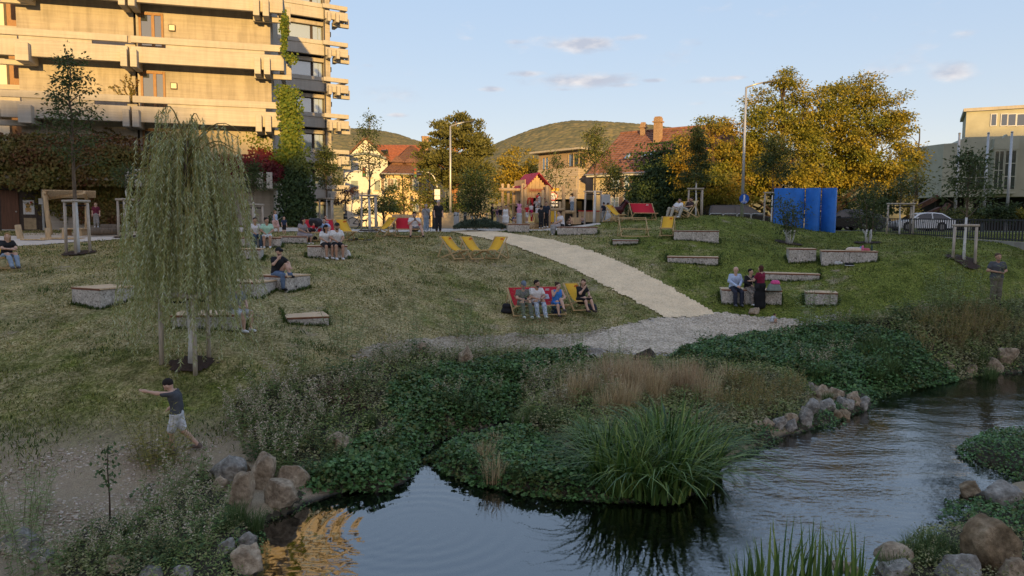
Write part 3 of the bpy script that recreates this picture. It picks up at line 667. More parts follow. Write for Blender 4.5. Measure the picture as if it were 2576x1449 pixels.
# poster beside the door: a sheet with a small plain animal figure
pl = at_y(74, 516, 0.1)  # only for reading the column
ps = FA.s_at(74, WB+.15)[0]
poster = thing('poster', 'white poster with a small tan cartoon animal on the dark panel beside the brown door', 'poster', tuple(FA.A+FA.e*ps+FA.n*(WB+.135)+Vector((0, 0, dz+.92))), FA.rz)
d = MB(); d.box((0, -.008, .36), (.52, .012, .74)); d.build('sheet', m_white, poster)
m_tan = mat('printed_tan', (.50, .32, .12), .8); m_red = mat('printed_red', (.5, .03, .03), .7)
def disc(cx, cz, rx, rz, y, n=14): return [(cx+rx*math.cos(6.2832*i/n), y, cz+rz*math.sin(6.2832*i/n)) for i in range(n)]
d = MB()
for (cx, cz, rx, rz) in [(-.02, .26, .10, .12), (-.02, .42, .09, .08), (-.11, .5, .045, .045), (.07, .5, .045, .045), (-.1, .13, .07, .025), (.06, .13, .07, .025), (-.13, .25, .03, .09), (.1, .25, .03, .09)]:
 v = disc(cx, cz, rx, rz, -.018-.0004*len(d.f)); d.add(v, [tuple(range(len(v)))])
d.build('animal_print', m_tan, poster)
d = MB(); v = disc(.13, .61, .065, .065, -.019); d.add(v, [tuple(range(len(v)))]); d.build('red_dot', m_red, poster)
d = MB()
for i in range(2): d.box((-.15+.0*i, -.017, .62-.05*i), (.16-.05*i, .004, .02))
d.build('print_lines', m_dkframe, poster)
# ------------------------------------------------------------------ rear tower of the same complex
FT = Frame(at_y(736, 560, 63.0), at_y(866, 561, 65.4))
tow = thing('concrete_tower', 'dark grey concrete tower with window bands behind the front building', 'building', (FT.A.x, FT.A.y, 0), FT.rz)
def tpart(mb, name, m, parent=None, bev=.02): return mb.build(name, m, parent or tow, bev=bev)
LT = FT.s_at(838, 0)[0]; sC0 = FT.s_at(826, 0)[0]
zw = lambda py: FT.z_at(800, py)
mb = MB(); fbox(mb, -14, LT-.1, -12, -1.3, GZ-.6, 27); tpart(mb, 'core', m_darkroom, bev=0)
mb = MB(); fbox(mb, sC0+.0, LT+.05, -1.4, -.25, GZ-.6, 27); tpart(mb, 'corner_pier', m_conc)
mb = MB(); fbox(mb, LT-.6, LT+.04, -12, -1.42, GZ-.6, 27); tpart(mb, 'side_wall', m_conc, bev=0)
FLO = (zw(99.5+87)-zw(99.5+174))
for k in range(-3, 6):
 zs = zw(99.5)-3.06*k          # window sill line
 if zs < GZ-1: continue
 # spandrel: cap, panel; shadow gap and window band
 mb = MB(); fbox(mb, -14, sC0-.02, -.3, .05, zs-.36, zs); tpart(mb, 'sill_beam', m_beam)
 mb = MB(); fbox(mb, -14, sC0-.02, -.3, 0, zs-1.24, zs-.364); tpart(mb, 'spandrel', m_beam)
 mb = MB(); fbox(mb, -14, sC0-.02, -.9, -.5, zs-1.72, zs-1.40); tpart(mb, 'lintel', m_conc)
 w = MB(); fbox(w, -14, sC0-.02, -1.1, -.85, zs+.0, zs+1.36); wn = tpart(w, 'window', m_dkframe, bev=0)
 for a in (-7.1, -4.65, -2.2, .25, 2.25):
  b_ = min(a+1.75, sC0-.1)
  if b_-a > .3: w = MB(); fbox(w, a, b_, -.85, -.8, zs+.03, zs+1.28); tpart(w, 'pane', m_skyglass, wn, 0)
 # corner balcony stub
 e = LT+1.45
 mb = MB(); fbox(mb, sC0-.3, e, .05, .3, zs-.36, zs-.003); tpart(mb, 'rail_beam', m_beam)
 mb = MB(); fbox(mb, sC0-.1, e, .05, .32, zs-1.24, zs-.55); tpart(mb, 'stub_beam', m_beam)
 mb = MB(); fbox(mb, e-.25, e-.003, -3.2, .045, zs-.36, zs-.06); tpart(mb, 'side_rail', m_beam)
 mb = MB(); fbox(mb, e-.28, e-.006, -3.2, .045, zs-1.2, zs-.6); tpart(mb, 'side_beam', m_beam)
 for q in (sC0+.02, sC0+.75):
  mb = MB(); fbox(mb, q, q+.27, -.4, .65, zs-1.5, zs-.72); tpart(mb, 'bracket', m_beam)
 mb = MB(); fbox(mb, LT+.35, e+.35, -.7, -.35, zs-1.62, zs-1.3); tpart(mb, 'return_beam', m_beam)
 mb = MB(); fbox(mb, e+.06, e+.35, -.7, -.35, zs-1.3, zs-.85); tpart(mb, 'return_beam', m_beam)
 mb = MB(); fbox(mb, LT+.06, LT+.85, -3.2, -2.4, zs-2.05, zs-1.62); tpart(mb, 'side_bracket', m_beam)
mb = MB().tube([(sC0-.15, -.12, GZ), (sC0-.15, -.12, 27)], .03, 5); tpart(mb, 'cable', m_dkmetal, bev=0)
# ------------------------------------------------------------------ houses in the town
m_cream = mat('cream_render', (.62, .48, .30), .9, .12, 1.2, bump=.15)
m_beige = mat('ochre_render', (.50, .42, .27), .9, .18, .9, bump=.15)
m_brownroof = mat('weathered_brown_tiles', (.17, .09, .065), .85, .4, 5, bump=.3)
m_redroof = mat('orange_red_tiles', (.34, .12, .06), .85, .35, 4, bump=.3)
m_tile = mat('terracotta_tile', (.27, .13, .085), .85, .45, 2.2, bump=.3)
m_shutter = mat('grey_brown_shutter', (.22, .16, .13), .7, .2, 5)
m_brick = mat('chimney_brick', (.36, .24, .15), .9, .35, 9, bump=.3)
m_wood = mat('pale_larch', (.56, .40, .24), .75, .3, 5, stretch=(1, 1, .25), bump=.15)
m_woodg = mat('greyed_timber', (.50, .43, .35), .85, .3, 6, stretch=(4, 4, .5), bump=.25)
m_boards = mat('pale_cladding_boards', (.50, .42, .34), .8, .12, 2, stretch=(.5, .5, 5))
m_brownp = mat('brown_render', (.36, .27, .20), .9, .1, 1.5)
def win(mbroot, Fr, s, z, w, h, o=0, shutters=True, lit=None, bars=True):
 f = MB()
 for (a, b_, c, d_) in ((s-w/2-.07, s-w/2, z, z+h), (s+w/2, s+w/2+.07, z, z+h), (s-w/2-.07, s+w/2+.07, z+h, z+h+.07)): fbox(f, a, b_, o+.002, o+.06, c, d_)
 if bars:
  fbox(f, s-.03, s+.03, o+.03, o+.05, z, z+h); fbox(f, s-w/2, s+w/2, o+.031, o+.049, z+h*.66, z+h*.66+.05)
 wn = f.build('window', m_white, mbroot)
 p = MB(); fbox(p, s-w/2, s+w/2, o+.004, o+.02, z, z+h); p.build('pane', lit or m_glass, wn)
 p = MB(); fbox(p, s-w/2-.12, s+w/2+.12, o+.002, o+.14, z-.1, z-.003); p.build('sill', m_beige, wn)
 if shutters:
  for q in (-1, 1):
   p = MB(); c = s+q*(w/2+.07+w*.27); fbox(p, c-w*.25, c+w*.25, o+.002, o+.05, z-.02, z+h+.05)
   for k in range(6): fbox(p, c-w*.2, c+w*.2, o+.05, o+.062, z+.05+k*h/6.2, z+.05+k*h/6.2+h/11)
   p.build('shutter', m_shutter, wn)
# white gabled house
A = at_y(866, 545, 82); B = at_y(976, 545, 82.5); Fh = Frame(A, B); zt = lambda py, Y=82: at_y(920, py, Y).z
wh = thing('white_house', 'white rendered gable house with an arched canopy beside the grey tower', 'house', (A.x, A.y, 0), Fh.rz)
L_ = Fh.L; ap = Fh.s_at(922)[0]; ze0 = zt(402); zap = zt(350)
m = MB(); m.prism([(0, 3.8), (L_, 3.8), (L_, ze0), (ap, zap), (0, ze0-.2)], 0, 11); m.build('wall', m_white, wh)
for q, (s0, z0) in enumerate(((-.3, ze0-.45), (L_+.3, ze0-.28))):
 m = MB(); d = Vector((ap-s0, 0, zap-z0)).normalized(); up = Vector((-d.z, 0, d.x)) if q == 0 else Vector((d.z, 0, -d.x))
 a0 = Vector((s0, 0, z0+.03)); a1 = Vector((ap, 0, zap+.03)); t_ = up*(.2 if up.z > 0 else -.2)
 m.add([v+Vector((0, y, 0)) for y in (-.4, 11.2) for v in (a0, a1, a1+t_, a0+t_)], [(0, 1, 2, 3), (7, 6, 5, 4), (0, 4, 5, 1), (1, 5, 6, 2), (2, 6, 7, 3), (3, 7, 4, 0)])
 m.build('roof', m_brownroof, wh)
m = MB(); pts = []
for i in range(13):
 t = i/12; s_ = Fh.s_at(868)[0]+t*(Fh.s_at(973)[0]-Fh.s_at(868)[0]); pts.append((s_, -.25, zt(398)+(zt(386)-zt(398))*math.sin(math.pi*t)))
for a, b_ in zip(pts, pts[1:]): m.bar(a, b_, .5, .22)
m.build('arched_canopy', mat('grey_blue_canopy', (.20, .23, .28), .6), wh)
win(wh, Fh, Fh.s_at(908)[0], zt(384), .5, .5, 0, False, m_blind, False)
f = MB(); a0 = Fh.s_at(866)[0]+.1; a1 = Fh.s_at(899)[0]; fbox(f, a0, a1, .002, .05, zt(429), zt(398)); wn = f.build('window', m_white, wh)
for i in range(3):
 for j in range(2):
  if j == 1 and i == 0: continue
  w_ = (a1-a0-.2)/3; p = MB(); fbox(p, a0+.1+i*w_+.05, a0+.05+(i+1)*w_, .05, .06, zt(427-14*j), zt(415-13*j)); p.build('pane', m_blind, wn)
for (px, py, w_, h_) in ((893, 478, .75, 1.0), (931, 485, .4, .4), (931, 446, .5, .7), (950, 478, .6, 1.0)): win(wh, Fh, Fh.s_at(px)[0], zt(py), w_, h_, 0, False, m_skyglass, False)
def gutter(root, s0, s1, o, z): MB().tube([(s0, -o, z), (s1, -o, z)], .07, 6).build('gutter', m_metal, root)
def roof_tiles(name, P0, P1, Q0, Q1, rows, cols, m_, parent):
 """tile courses as stepped strips between eave P0-P1 and ridge Q0-Q1: each course proud of the one above it"""
 P0, P1, Q0, Q1 = map(Vector, (P0, P1, Q0, Q1)); nrm = (P1-P0).cross(Q0-P0).normalized()
 if nrm.z < 0: nrm = -nrm
 mb = MB()
 for r in range(rows):
  a = r/rows; b_ = (r+1)/rows
  e0 = P0.lerp(Q0, a); e1 = P1.lerp(Q1, a); f0 = P0.lerp(Q0, b_); f1 = P1.lerp(Q1, b_)
  pts = []
  n = cols
  for i in range(n+1):
   t = i/n; w = .025*(i % 2); pts += [e0.lerp(e1, t)+nrm*(.09+w), f0.lerp(f1, t)+nrm*(.035+w), e0.lerp(e1, t)+nrm*(.01)]
  mb.add(pts, [(3*i, 3*i+3, 3*i+4, 3*i+1) for i in range(n)]+[(3*i+2, 3*i+5, 3*i+3, 3*i) for i in range(n)])
 o = mb.build(name, m_, parent); o['kind'] = 'stuff'; return o
# red-tiled house behind
A = at_y(935, 545, 93); B = at_y(1050, 545, 93); Fh = Frame(A, B)
rh = thing('red_roofed_house', 'house with an orange red tiled roof behind the hipped cream house', 'house', (A.x, A.y, 0), Fh.rz); zt = lambda py, Y=93: at_y(990, py, Y).z
ze, zr = zt(412), at_y(990, 365, 97).z
m = MB(); fbox(m, 0, Fh.L, -8, 0, 3.8, ze); m.build('wall', m_cream, rh)
m = MB(); m.add([(-.3, -.4, ze-.3), (Fh.L+.3, -.4, ze-.3), (Fh.L+.3, 4, zr), (-.3, 4, zr), (-.3, 8.4, ze-.3), (Fh.L+.3, 8.4, ze-.3)], [(0, 1, 2, 3), (3, 2, 5, 4), (0, 3, 4), (1, 5, 2), (0, 4, 5, 1)]); m.build('roof', m_redroof, rh)
roof_tiles('roof_tile', (-.3, -.4, ze-.3), (Fh.L+.3, -.4, ze-.3), (-.3, 4, zr), (Fh.L+.3, 4, zr), 16, 40, m_redroof, rh)
m = MB(); m.box((1.55, 1.1, ze+1.35), (.9, .06, 1.1), Matrix.Rotation(R(40), 3, 'X')); m.build('roof_window', m_glass, rh)
# hipped cream house
A = at_y(970, 545, 80); B = at_y(1120, 545, 81.5); Fh = Frame(A, B)
hh = thing('hipped_house', 'cream house with brown hipped roof and two dormers next to the pine', 'house', (A.x, A.y, 0), Fh.rz); zt = lambda py, Y=80: at_y(1020, py, Y).z
ze, zr = zt(438), at_y(1027, 365, 84).z; L_ = Fh.L; D_ = 9
m = MB(); fbox(m, 0, L_, -D_, 0, 3.8, ze); m.build('wall', m_cream, hh)
m = MB(); r0 = 3.1; r1 = L_-3.1; ev = [(-.45, -.45, ze), (L_+.45, -.45, ze), (L_+.45, D_+.45, ze), (-.45, D_+.45, ze)]
m.add(ev+[(r0, D_/2, zr), (r1, D_/2, zr)], [(0, 1, 5, 4), (1, 2, 5), (2, 3, 4, 5), (3, 0, 4), (3, 2, 1, 0)]); m.build('roof', m_brownroof, hh)
roof_tiles('roof_tile', ev[0], ev[1], (r0, D_/2, zr), (r1, D_/2, zr), 18, 44, m_brownroof, hh)
roof_tiles('roof_tile', ev[3], ev[0], (r0, D_/2, zr), (r0+.01, D_/2, zr), 18, 24, m_brownroof, hh)
gutter(hh, -.45, L_+.45, .5, ze)
for px in (1002.6, 1037.6):
 s_ = Fh.s_at(px)[0]; z0 = zt(429);
 m = MB(); fbox(m, s_-.55, s_+.55, -2.6, -.95, z0-.4, z0+1.0); dm = m.build('dormer', m_brownroof, hh)
 m = MB(); m.add([(s_-.8, .7, z0+.95), (s_+.8, .7, z0+.95), (s_+.8, 3.2, z0+.95), (s_-.8, 3.2, z0+.95), (s_, 1.2, z0+1.75), (s_, 3.2, z0+1.75)], [(0, 1, 4), (1, 2, 5, 4), (3, 0, 4, 5), (3, 2, 1, 0)]); m.build('dormer_roof', m_brownroof, dm)
 m = MB(); fbox(m, s_-.2, s_+.2, -.949, -.9, z0-.15, z0+.6); m.build('dormer_window', m_blind, dm)
for px in (972+3, 992, 1046, 1080):
 for py in (478, 532): win(hh, Fh, Fh.s_at(px)[0], zt(py), .55, 1.15, 0, True, m_skyglass)
m = MB(); c = Fh.s_at(1083)[0]; m.box((c, D_/2+.3, zr+.35), (.75, .6, 1.5)); m.box((c, D_/2+.3, zr+1.14), (.85, .7, .1)); m.build('chimney', m_brick, hh)
# modern flat-roofed house, seen on its corner
C0 = at_y(1455, 545, 72); Cl = at_y(1352, 545, 76.5); Cr = at_y(1530, 545, 77)
FL = Frame(Cl, C0); FR = Frame(C0, Cr); zt = lambda py: at_y(1455, py, 72).z
mh = thing('modern_house', 'flat roofed modern house with brown upper storey and pale cladding below', 'house', (0, 0, 0))
def wpart(Fr, mb, name, m_, parent=None):
 o = mb.build(name, m_, parent or mh); o.matrix_local = Matrix.Translation(Fr.A) @ Matrix.Rotation(Fr.rz, 4, 'Z'); return o
zr, zb, zm, zl = zt(377), zt(421), zt(442.5), zt(500)
far = (FL.e*-1*FL.L + FR.e*FR.L)
base = [Vector((Cl.x, Cl.y, 0)), Vector((C0.x, C0.y, 0)), Vector((Cr.x, Cr.y, 0)), Vector((Cl.x+Cr.x-C0.x, Cl.y+Cr.y-C0.y, 0))]
def slab(z0, z1, grow, name, m_):
 cen = sum(base, Vector())/4; mb = MB(); q = [cen+(p-cen)*(1+grow) for p in base]
 mb.add([(p.x, p.y, z) for z in (z0, z1) for p in q], [(3, 2, 1, 0), (4, 5, 6, 7)]+[(i, (i+1) % 4, 4+(i+1) % 4, 4+i) for i in range(4)])
 return mb.build(name, m_, mh)
slab(zr, zr+.18, .24, 'roof', m_beam); slab(zb, zr-.003, -.02, 'upper_storey', m_brownp); slab(zl, zb-.003, 0, 'lower_storey', m_boards)
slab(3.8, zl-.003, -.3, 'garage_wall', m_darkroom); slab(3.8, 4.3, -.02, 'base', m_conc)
for Fr in (FL, FR):
 for i in range(5):                                      # cladding boards of the balcony band
  mb = MB(); z0 = zm+.02+(zb-zm)*i/5; fbox(mb, .02, Fr.L-.02, .003, .07-.004*i, z0, z0+(zb-zm)/5-.035); wpart(Fr, mb, 'cladding_board', m_boards)
 for i in range(6):
  mb = MB(); z0 = zl+.02+(1.0)*i/6; fbox(mb, .02, Fr.L-.02, .003, .05, z0, z0+1.0/6-.03); wpart(Fr, mb, 'cladding_board', m_boards)
def mwin(Fr, s0, s1, z0, z1):
 f = MB(); fbox(f, s0, s1, -.15, -.03, z0, z1); w_ = wpart(Fr, f, 'window', m_dkframe)
 for (a, b_) in ((s0, s0+.1), (s1-.1, s1), ((s0+s1)/2-.05, (s0+s1)/2+.05)):
  f = MB(); fbox(f, a, b_, -.03, .02, z0, z1); o = f.build('mullion', mat('warm_timber', (.50, .36, .20), .6), w_)
 f = MB(); fbox(f, s0+.1, s1-.1, -.029, -.02, z0+.05, z1-.05); f.build('pane', m_glass, w_)
a = FL.s_at(1427)[0]; mwin(FL, a, FL.L+.02, zt(417.5), zt(386)); mwin(FR, .02, FR.s_at(1472)[0], zt(417.5), zt(386)); mwin(FL, FL.s_at(1361)[0], FL.s_at(1379)[0], zt(420), zt(389))
for (Fr, x0, x1) in ((FL, 1425, 1449), (FR, 1457, 1472)):
 f = MB(); s0 = Fr.s_at(x0)[0]; s1 = Fr.s_at(x1)[0]; z0 = zt(474); z1 = zt(446)
 for i in range(14): fbox(f, s0, s1, .003, .05, z0+(z1-z0)*i/14, z0+(z1-z0)*(i+.62)/14)
 wpart(Fr, f, 'louvre_screen', m_boards)
# tiled farmhouse right of it
E0 = at_y(1475, 440, 70); E1 = at_y(1622.5, 433, 66); e = Vector((E1.x-E0.x, E1.y-E0.y, 0)).normalized(); LEN = 11.5
Fg = Frame(Vector((E0.x, E0.y, 0)), Vector((E0.x, E0.y, 0))+e*LEN)
fh = thing('tiled_house', 'old ochre house with a large terracotta tiled roof and shuttered windows', 'house', (E0.x, E0.y, 0), Fg.rz)
ze = (E0.z+E1.z)/2; W_ = 6.0; zr = ze+4.35
m = MB(); m.prism([(.5, 3.8), (LEN-.3, 3.8), (LEN-.3, ze-.1), (.5, ze-.1)], .45, 2*W_-.5); m.build('wall', m_beige, fh)
m = MB(); m.add([(.5, .45, ze-.1), (.5, 2*W_-.5, ze-.1), (.5, W_, zr-.2)], [(0, 1, 2)]); m.build('gable', m_beige, fh)
m = MB(); m.add([(0, 0, ze), (LEN, 0, ze), (LEN, W_, zr), (0, W_, zr), (0, 2*W_, ze), (LEN, 2*W_, ze)], [(0, 1, 2, 3), (3, 2, 5, 4), (0, 3, 4), (1, 5, 2)]); m.build('roof', m_tile, fh)
roof_tiles('roof_tile', (0, 0, ze), (LEN, 0, ze), (0, W_, zr), (LEN, W_, zr), 20, 56, m_tile, fh)
m = MB(); m.tube([(0, W_, zr+.1), (LEN, W_, zr+.1)], .14, 8); m.build('ridge_tiles', m_tile, fh)
gutter(fh, -.1, LEN, .08, ze-.02)
fbox(mm := MB(), 0, LEN, .001, -.42, ze-.22, ze-.06); mm.build('eaves_board', m_white, fh)
zt2 = lambda px, py: Fg.z_at(px, py, -.45)
for px in (1546, 1580, 1604.5):
 win(fh, Fg, Fg.s_at(px, -.45)[0], zt2(px, 474), .85, 1.25, -.45, True, m_skyglass)
 win(fh, Fg, Fg.s_at(px, -.45)[0], zt2(px, 528), .75, 1.1, -.45, px < 1560, m_skyglass)
for (px, y0, y1, w_) in ((1613, 311, 340, .45), (1650, 297, 350, .62)):
 t = .93 if px < 1630 else .72; s_ = Fg.s_at(px, -W_*t)[0]; zb_ = ze+4.35*t-.4; zt_ = Fg.z_at(px, y0, -W_*t)
 m = MB(); m.box((s_, W_*t, (zb_+zt_)/2), (w_, w_, zt_-zb_)); m.box((s_, W_*t, zt_-.35), (w_+.2, w_+.2, .12)); m.box((s_, W_*t, zt_+.06), (w_-.1, w_-.1, .12)); m.build('chimney', m_brick, fh)
sl_ang = math.atan2(4.35, W_)
for (px, py) in ((1578, 398), (1620, 393), (1640, 390)):
 # skylights lie in the roof plane
 t = (Fg.z_at(px, py, -2.2)-ze)/4.35; s_ = Fg.s_at(px, -W_*t)[0]
 m = MB(); m.box((s_, W_*t-.12, ze+4.35*t+.16), (.42, .8, .1), Matrix.Rotation(sl_ang, 3, 'X')); m.build('skylight', m_skyglass, fh)
# concrete hall on the right
hall = thing('concrete_hall', 'large grey green concrete hall with bay window behind the flagpoles', 'building', (0, 0, 0))
m_hall = mat('grey_green_concrete', (.40, .39, .30), .9, .14, .5, bump=.15, bs=8)
def hpart(Fr, mb, name, m_, parent=None):
 o = mb.build(name, m_, parent or hall)
 if parent is None: o.matrix_local = Matrix.Translation(Fr.A) @ Matrix.Rotation(Fr.rz, 4, 'Z')
 return o
H1 = Frame(at_y(2255, 545, 84), at_y(2364, 545, 78)); H2 = Frame(at_y(2364, 545, 78), at_y(2720, 545, 74)); H3 = Frame(at_y(2416, 545, 84), at_y(2760, 545, 78))
zb = at_y(2364, 495.5, 78).z; zt1 = at_y(2364, 361.5, 78).z; zt3 = H3.z_at(2416, 281)
m = MB(); fbox(m, 0, H1.L, -12, 0, zb, zt1); hpart(H1, m, 'wall', m_hall)
sA = H2.s_at(2396)[0]; sB = H2.s_at(2416)[0]
m = MB(); m.prism([(0, zb), (H2.L, zb), (H2.L, H2.z_at(2416, 345)), (sB, H2.z_at(2416, 345)), (sA, zt1+.05), (0, zt1)], 0, 9); hpart(H2, m, 'wall', m_hall)
m = MB(); fbox(m, 0, H3.L, -9, 0, zb, zt3); hpart(H3, m, 'upper_block', m_hall)
m = MB(); fbox(m, -.3, H3.L, -9.3, .25, zt3+.003, zt3+.35); hpart(H3, m, 'roof_edge', m_beam)
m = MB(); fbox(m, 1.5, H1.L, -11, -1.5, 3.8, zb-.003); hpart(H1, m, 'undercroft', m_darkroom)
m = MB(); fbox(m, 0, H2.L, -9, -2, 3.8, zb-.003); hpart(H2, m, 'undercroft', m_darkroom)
for s_ in (2.5, 9): m = MB(); fbox(m, s_, s_+.7, -1.6, -.9, 3.8, zb-.003); hpart(H2, m, 'pillar', m_hall)
for (a, b_) in ((2478, 2490), (2503, 2517), (2520, 2538), (2542, 2561), (2564, 2600)):
 f = MB(); s0, s1 = H3.s_at(a)[0], H3.s_at(b_)[0]; z0, z1 = H3.z_at(a, 316), H3.z_at(a, 288)
 fbox(f, s0-.08, s1+.08, .002, .08, z0-.08, z0); fbox(f, s0-.08, s0, .002, .08, z0, z1); fbox(f, s1, s1+.08, .002, .08, z0, z1); fbox(f, s0-.08, s1+.08, .002, .08, z1, z1+.08)
 w_ = hpart(H3, f, 'window', m_white); f = MB(); fbox(f, s0, s1, .003, .02, z0, z1); f.build('pane', m_dkglass, w_)
for (a, b_, y0, y1, o) in ((2420, 2476, 477, 416, 0), (2492, 2515, 477, 380, .9), (2518, 2546, 477, 378, .9)):
 s0, s1 = H2.s_at(a, o)[0], H2.s_at(b_, o)[0]; z0, z1 = H2.z_at(a, y0, o), H2.z_at(a, y1, o)
 if o:
  f = MB(); fbox(f, s0-.1, s1+.15, .003, o-.003, z0-.4, z1+1.3); hpart(H2, f, 'bay', m_hall)
 f = MB(); n = max(2, int((s1-s0)/.75)); m_ = max(2, int((z1-z0)/1.3))
 for i in range(n+1): fbox(f, s0+(s1-s0)*i/n-.04, s0+(s1-s0)*i/n+.04, o, o+.08, z0, z1)
 for i in range(m_+1): fbox(f, s0+.04, s1-.04, o, o+.07, z0+(z1-z0)*i/m_-.04, z0+(z1-z0)*i/m_+.04)
 w_ = hpart(H2, f, 'window', m_hall); f = MB(); fbox(f, s0, s1, o+.003, o+.03, z0, z1); f.build('pane', m_dkglass, w_)
m = MB(); sb0 = H2.s_at(2484, .9)[0]; sb1 = H2.s_at(2552, .9)[0]; zz = H2.z_at(2484, 376, .9)
m.add([(sb0, -.95, zz), (sb1, -.95, zz), ((sb0+sb1)/2, -.95, zz+1.5), (sb0, 0, zz), (sb1, 0, zz), ((sb0+sb1)/2, 0, zz+1.5)], [(0, 1, 2), (3, 5, 4), (0, 2, 5, 3), (1, 4, 5, 2), (0, 3, 4, 1)]); hpart(H2, m, 'bay_roof', m_hall)
# ------------------------------------------------------------------ street furniture
m_pole = mat('pale_galvanised_pole', (.50, .50, .49), .4, .12, 3, metal=.5)
def lamp_post(px, ybase, ytop, Y, arm_px, label, base_z=None):
 p = at_y(px, ybase, Y); z0 = base_z if base_z is not None else p.z; top = at_y(px+2, ytop, Y).z
 t = thing('street_lamp', label, 'street lamp', (p.x, Y, z0), 0, 'tall street lamps')
 H = top-z0; ax = arm_px/FOC*Y
 MB().tube([(0, 0, 0), (0, 0, H*.5), (0, 0, H)], [.11, .085, .06], 10).build('pole', m_pole, t, True)
 MB().tube([(0, 0, H-.03), (ax*.55, 0, H+ax*.17), (ax, 0, H+ax*.27)], [.055, .05, .045], 8).build('arm', m_pole, t, True)
 m = MB(); m.box((ax+.35, 0, H+ax*.30), (.75, .28, .09), Matrix.Rotation(R(-9), 3, 'Y')); m.build('lamp_head', m_dkmetal, t, bev=.02)
 return t
lamp_post(1866, 552, 219, 46, 42, 'tall street lamp with angled arm carrying a round blue sign before the autumn trees', 4.3)
lamp_post(1133, 550, 317, 58, 36, 'slim street lamp with angled arm in front of the large pine', 4.3)
for (px, y0, y1, Y, lab) in ((2403, 525, 337, 62, 'left flagpole of three, beside the low wall of the concrete hall'), (2476, 512, 336, 62, 'middle flagpole in front of the bay window of the hall'), (2534, 522, 334, 60, 'right flagpole near the picture edge in front of the hall')):
 p = at_y(px, y0, Y); H = at_y(px, y1, Y).z-4.2
 t = thing('flagpole', lab, 'flagpole', (p.x, Y, 4.2), 0, 'flagpoles before the hall')
 MB().tube([(0, 0, 0), (0, 0, H)], [.13, .085], 10).build('pole', m_pole, t, True); MB().lathe([(.09, 0), (.11, .05), (.05, .12)], 10, (0, 0, H)).build('finial', m_pole, t)
m_blue = mat('traffic_blue', (.01, .10, .45), .4, .05); m_redsign = mat('traffic_red', (.62, .03, .03), .4, .05); m_signw = mat('sign_white', (.8, .8, .8), .5, .04); m_signg = mat('sign_back_grey', (.45, .46, .46), .5, .1)
m_yel = mat('sign_yellow', (.85, .5, .05), .5, .05)
def sdisc(y, r, n=24, cx=0, cz=0): return disc(cx, cz, r, r, y, n)
def round_sign(name, label, pos, r, ring, face, glyph=None, pole_h=None):
 t = thing(name, label, 'traffic sign', pos)
 m = MB(); m.lathe([(r, 0), (r, .02)], 24); o = m.build('plate', ring, t); o.rotation_euler = (R(90), 0, 0)
 if face is not ring:
  m = MB(); v = sdisc(-.024, r*.78); m.add(v, [tuple(range(len(v)))]); m.build('face', face, t)
 if glyph: glyph(t)
 if pole_h: MB().tube([(0, .03, -pole_h), (0, .03, r)], .03, 8).build('post', m_pole, t, True)
 return t
def glyph_cycle(t):
 m = MB()
 v = sdisc(-.026, .05, 12, 0, .2); m.add(v, [tuple(range(len(v)))])
 m.box((0, -.026, .07), (.10, .003, .18)); m.box((-.035, -.026, -.06), (.04, .003, .12)); m.box((.035, -.026, -.06), (.04, .003, .12))
 for cx in (-.1, .1):
  for i in range(12):
   a0, a1 = 6.2832*i/12, 6.2832*(i+1)/12
   m.add([(cx+.07*math.cos(a0), -.026, -.2+.07*math.sin(a0)), (cx+.07*math.cos(a1), -.026, -.2+.07*math.sin(a1)), (cx+.05*math.cos(a1), -.026, -.2+.05*math.sin(a1)), (cx+.05*math.cos(a0), -.026, -.2+.05*math.sin(a0))], [(0, 1, 2, 3)])
 m.box((0, -.0265, -.16), (.2, .003, .018)); m.box((.04, -.0265, -.12), (.018, .003, .1)); m.build('pictogram', m_signw, t)
p = at_y(1872, 500, 45.7); round_sign('shared_path_sign', 'round blue sign with white walker and cycle on the right lamp post', p, .30, m_blue, m_blue, glyph_cycle)
def text(t, body, size, m_, loc, rot=(R(90), 0, 0), name='lettering', ext=.004):
 c = bpy.data.curves.new(name, 'FONT'); c.body = body; c.size = size; c.align_x = 'CENTER'; c.align_y = 'CENTER'; c.extrude = ext; c.materials.append(m_)
 o = bpy.data.objects.new(name, c); COL.objects.link(o); dg = bpy.context.evaluated_depsgraph_get()
 me = bpy.data.meshes.new_from_object(o.evaluated_get(dg)); bpy.data.objects.remove(o)
 o = link(name, me, t, loc); o.rotation_euler = rot; return o
p = at_y(1392, 494, 52)
t = round_sign('speed_limit_sign', 'round red and white sign on a post right of the playhouse', p, .30, m_redsign, m_signw, lambda t: text(t, '3,4', .26, m_dkframe, (0, -.028, 0)), p.z-4.2)
m = MB(); m.box((0, 0, -.52), (.62, .02, .34)); m.build('lower_plate', m_signw, t); m = MB(); m.box((0, 0, .48), (.85, .02, .22)); m.build('upper_plate', m_yel, t)
m = MB(); m.box((.0, 0, -1.3), (.75, .05, 1.0)); m.build('yellow_board', m_yel, t)
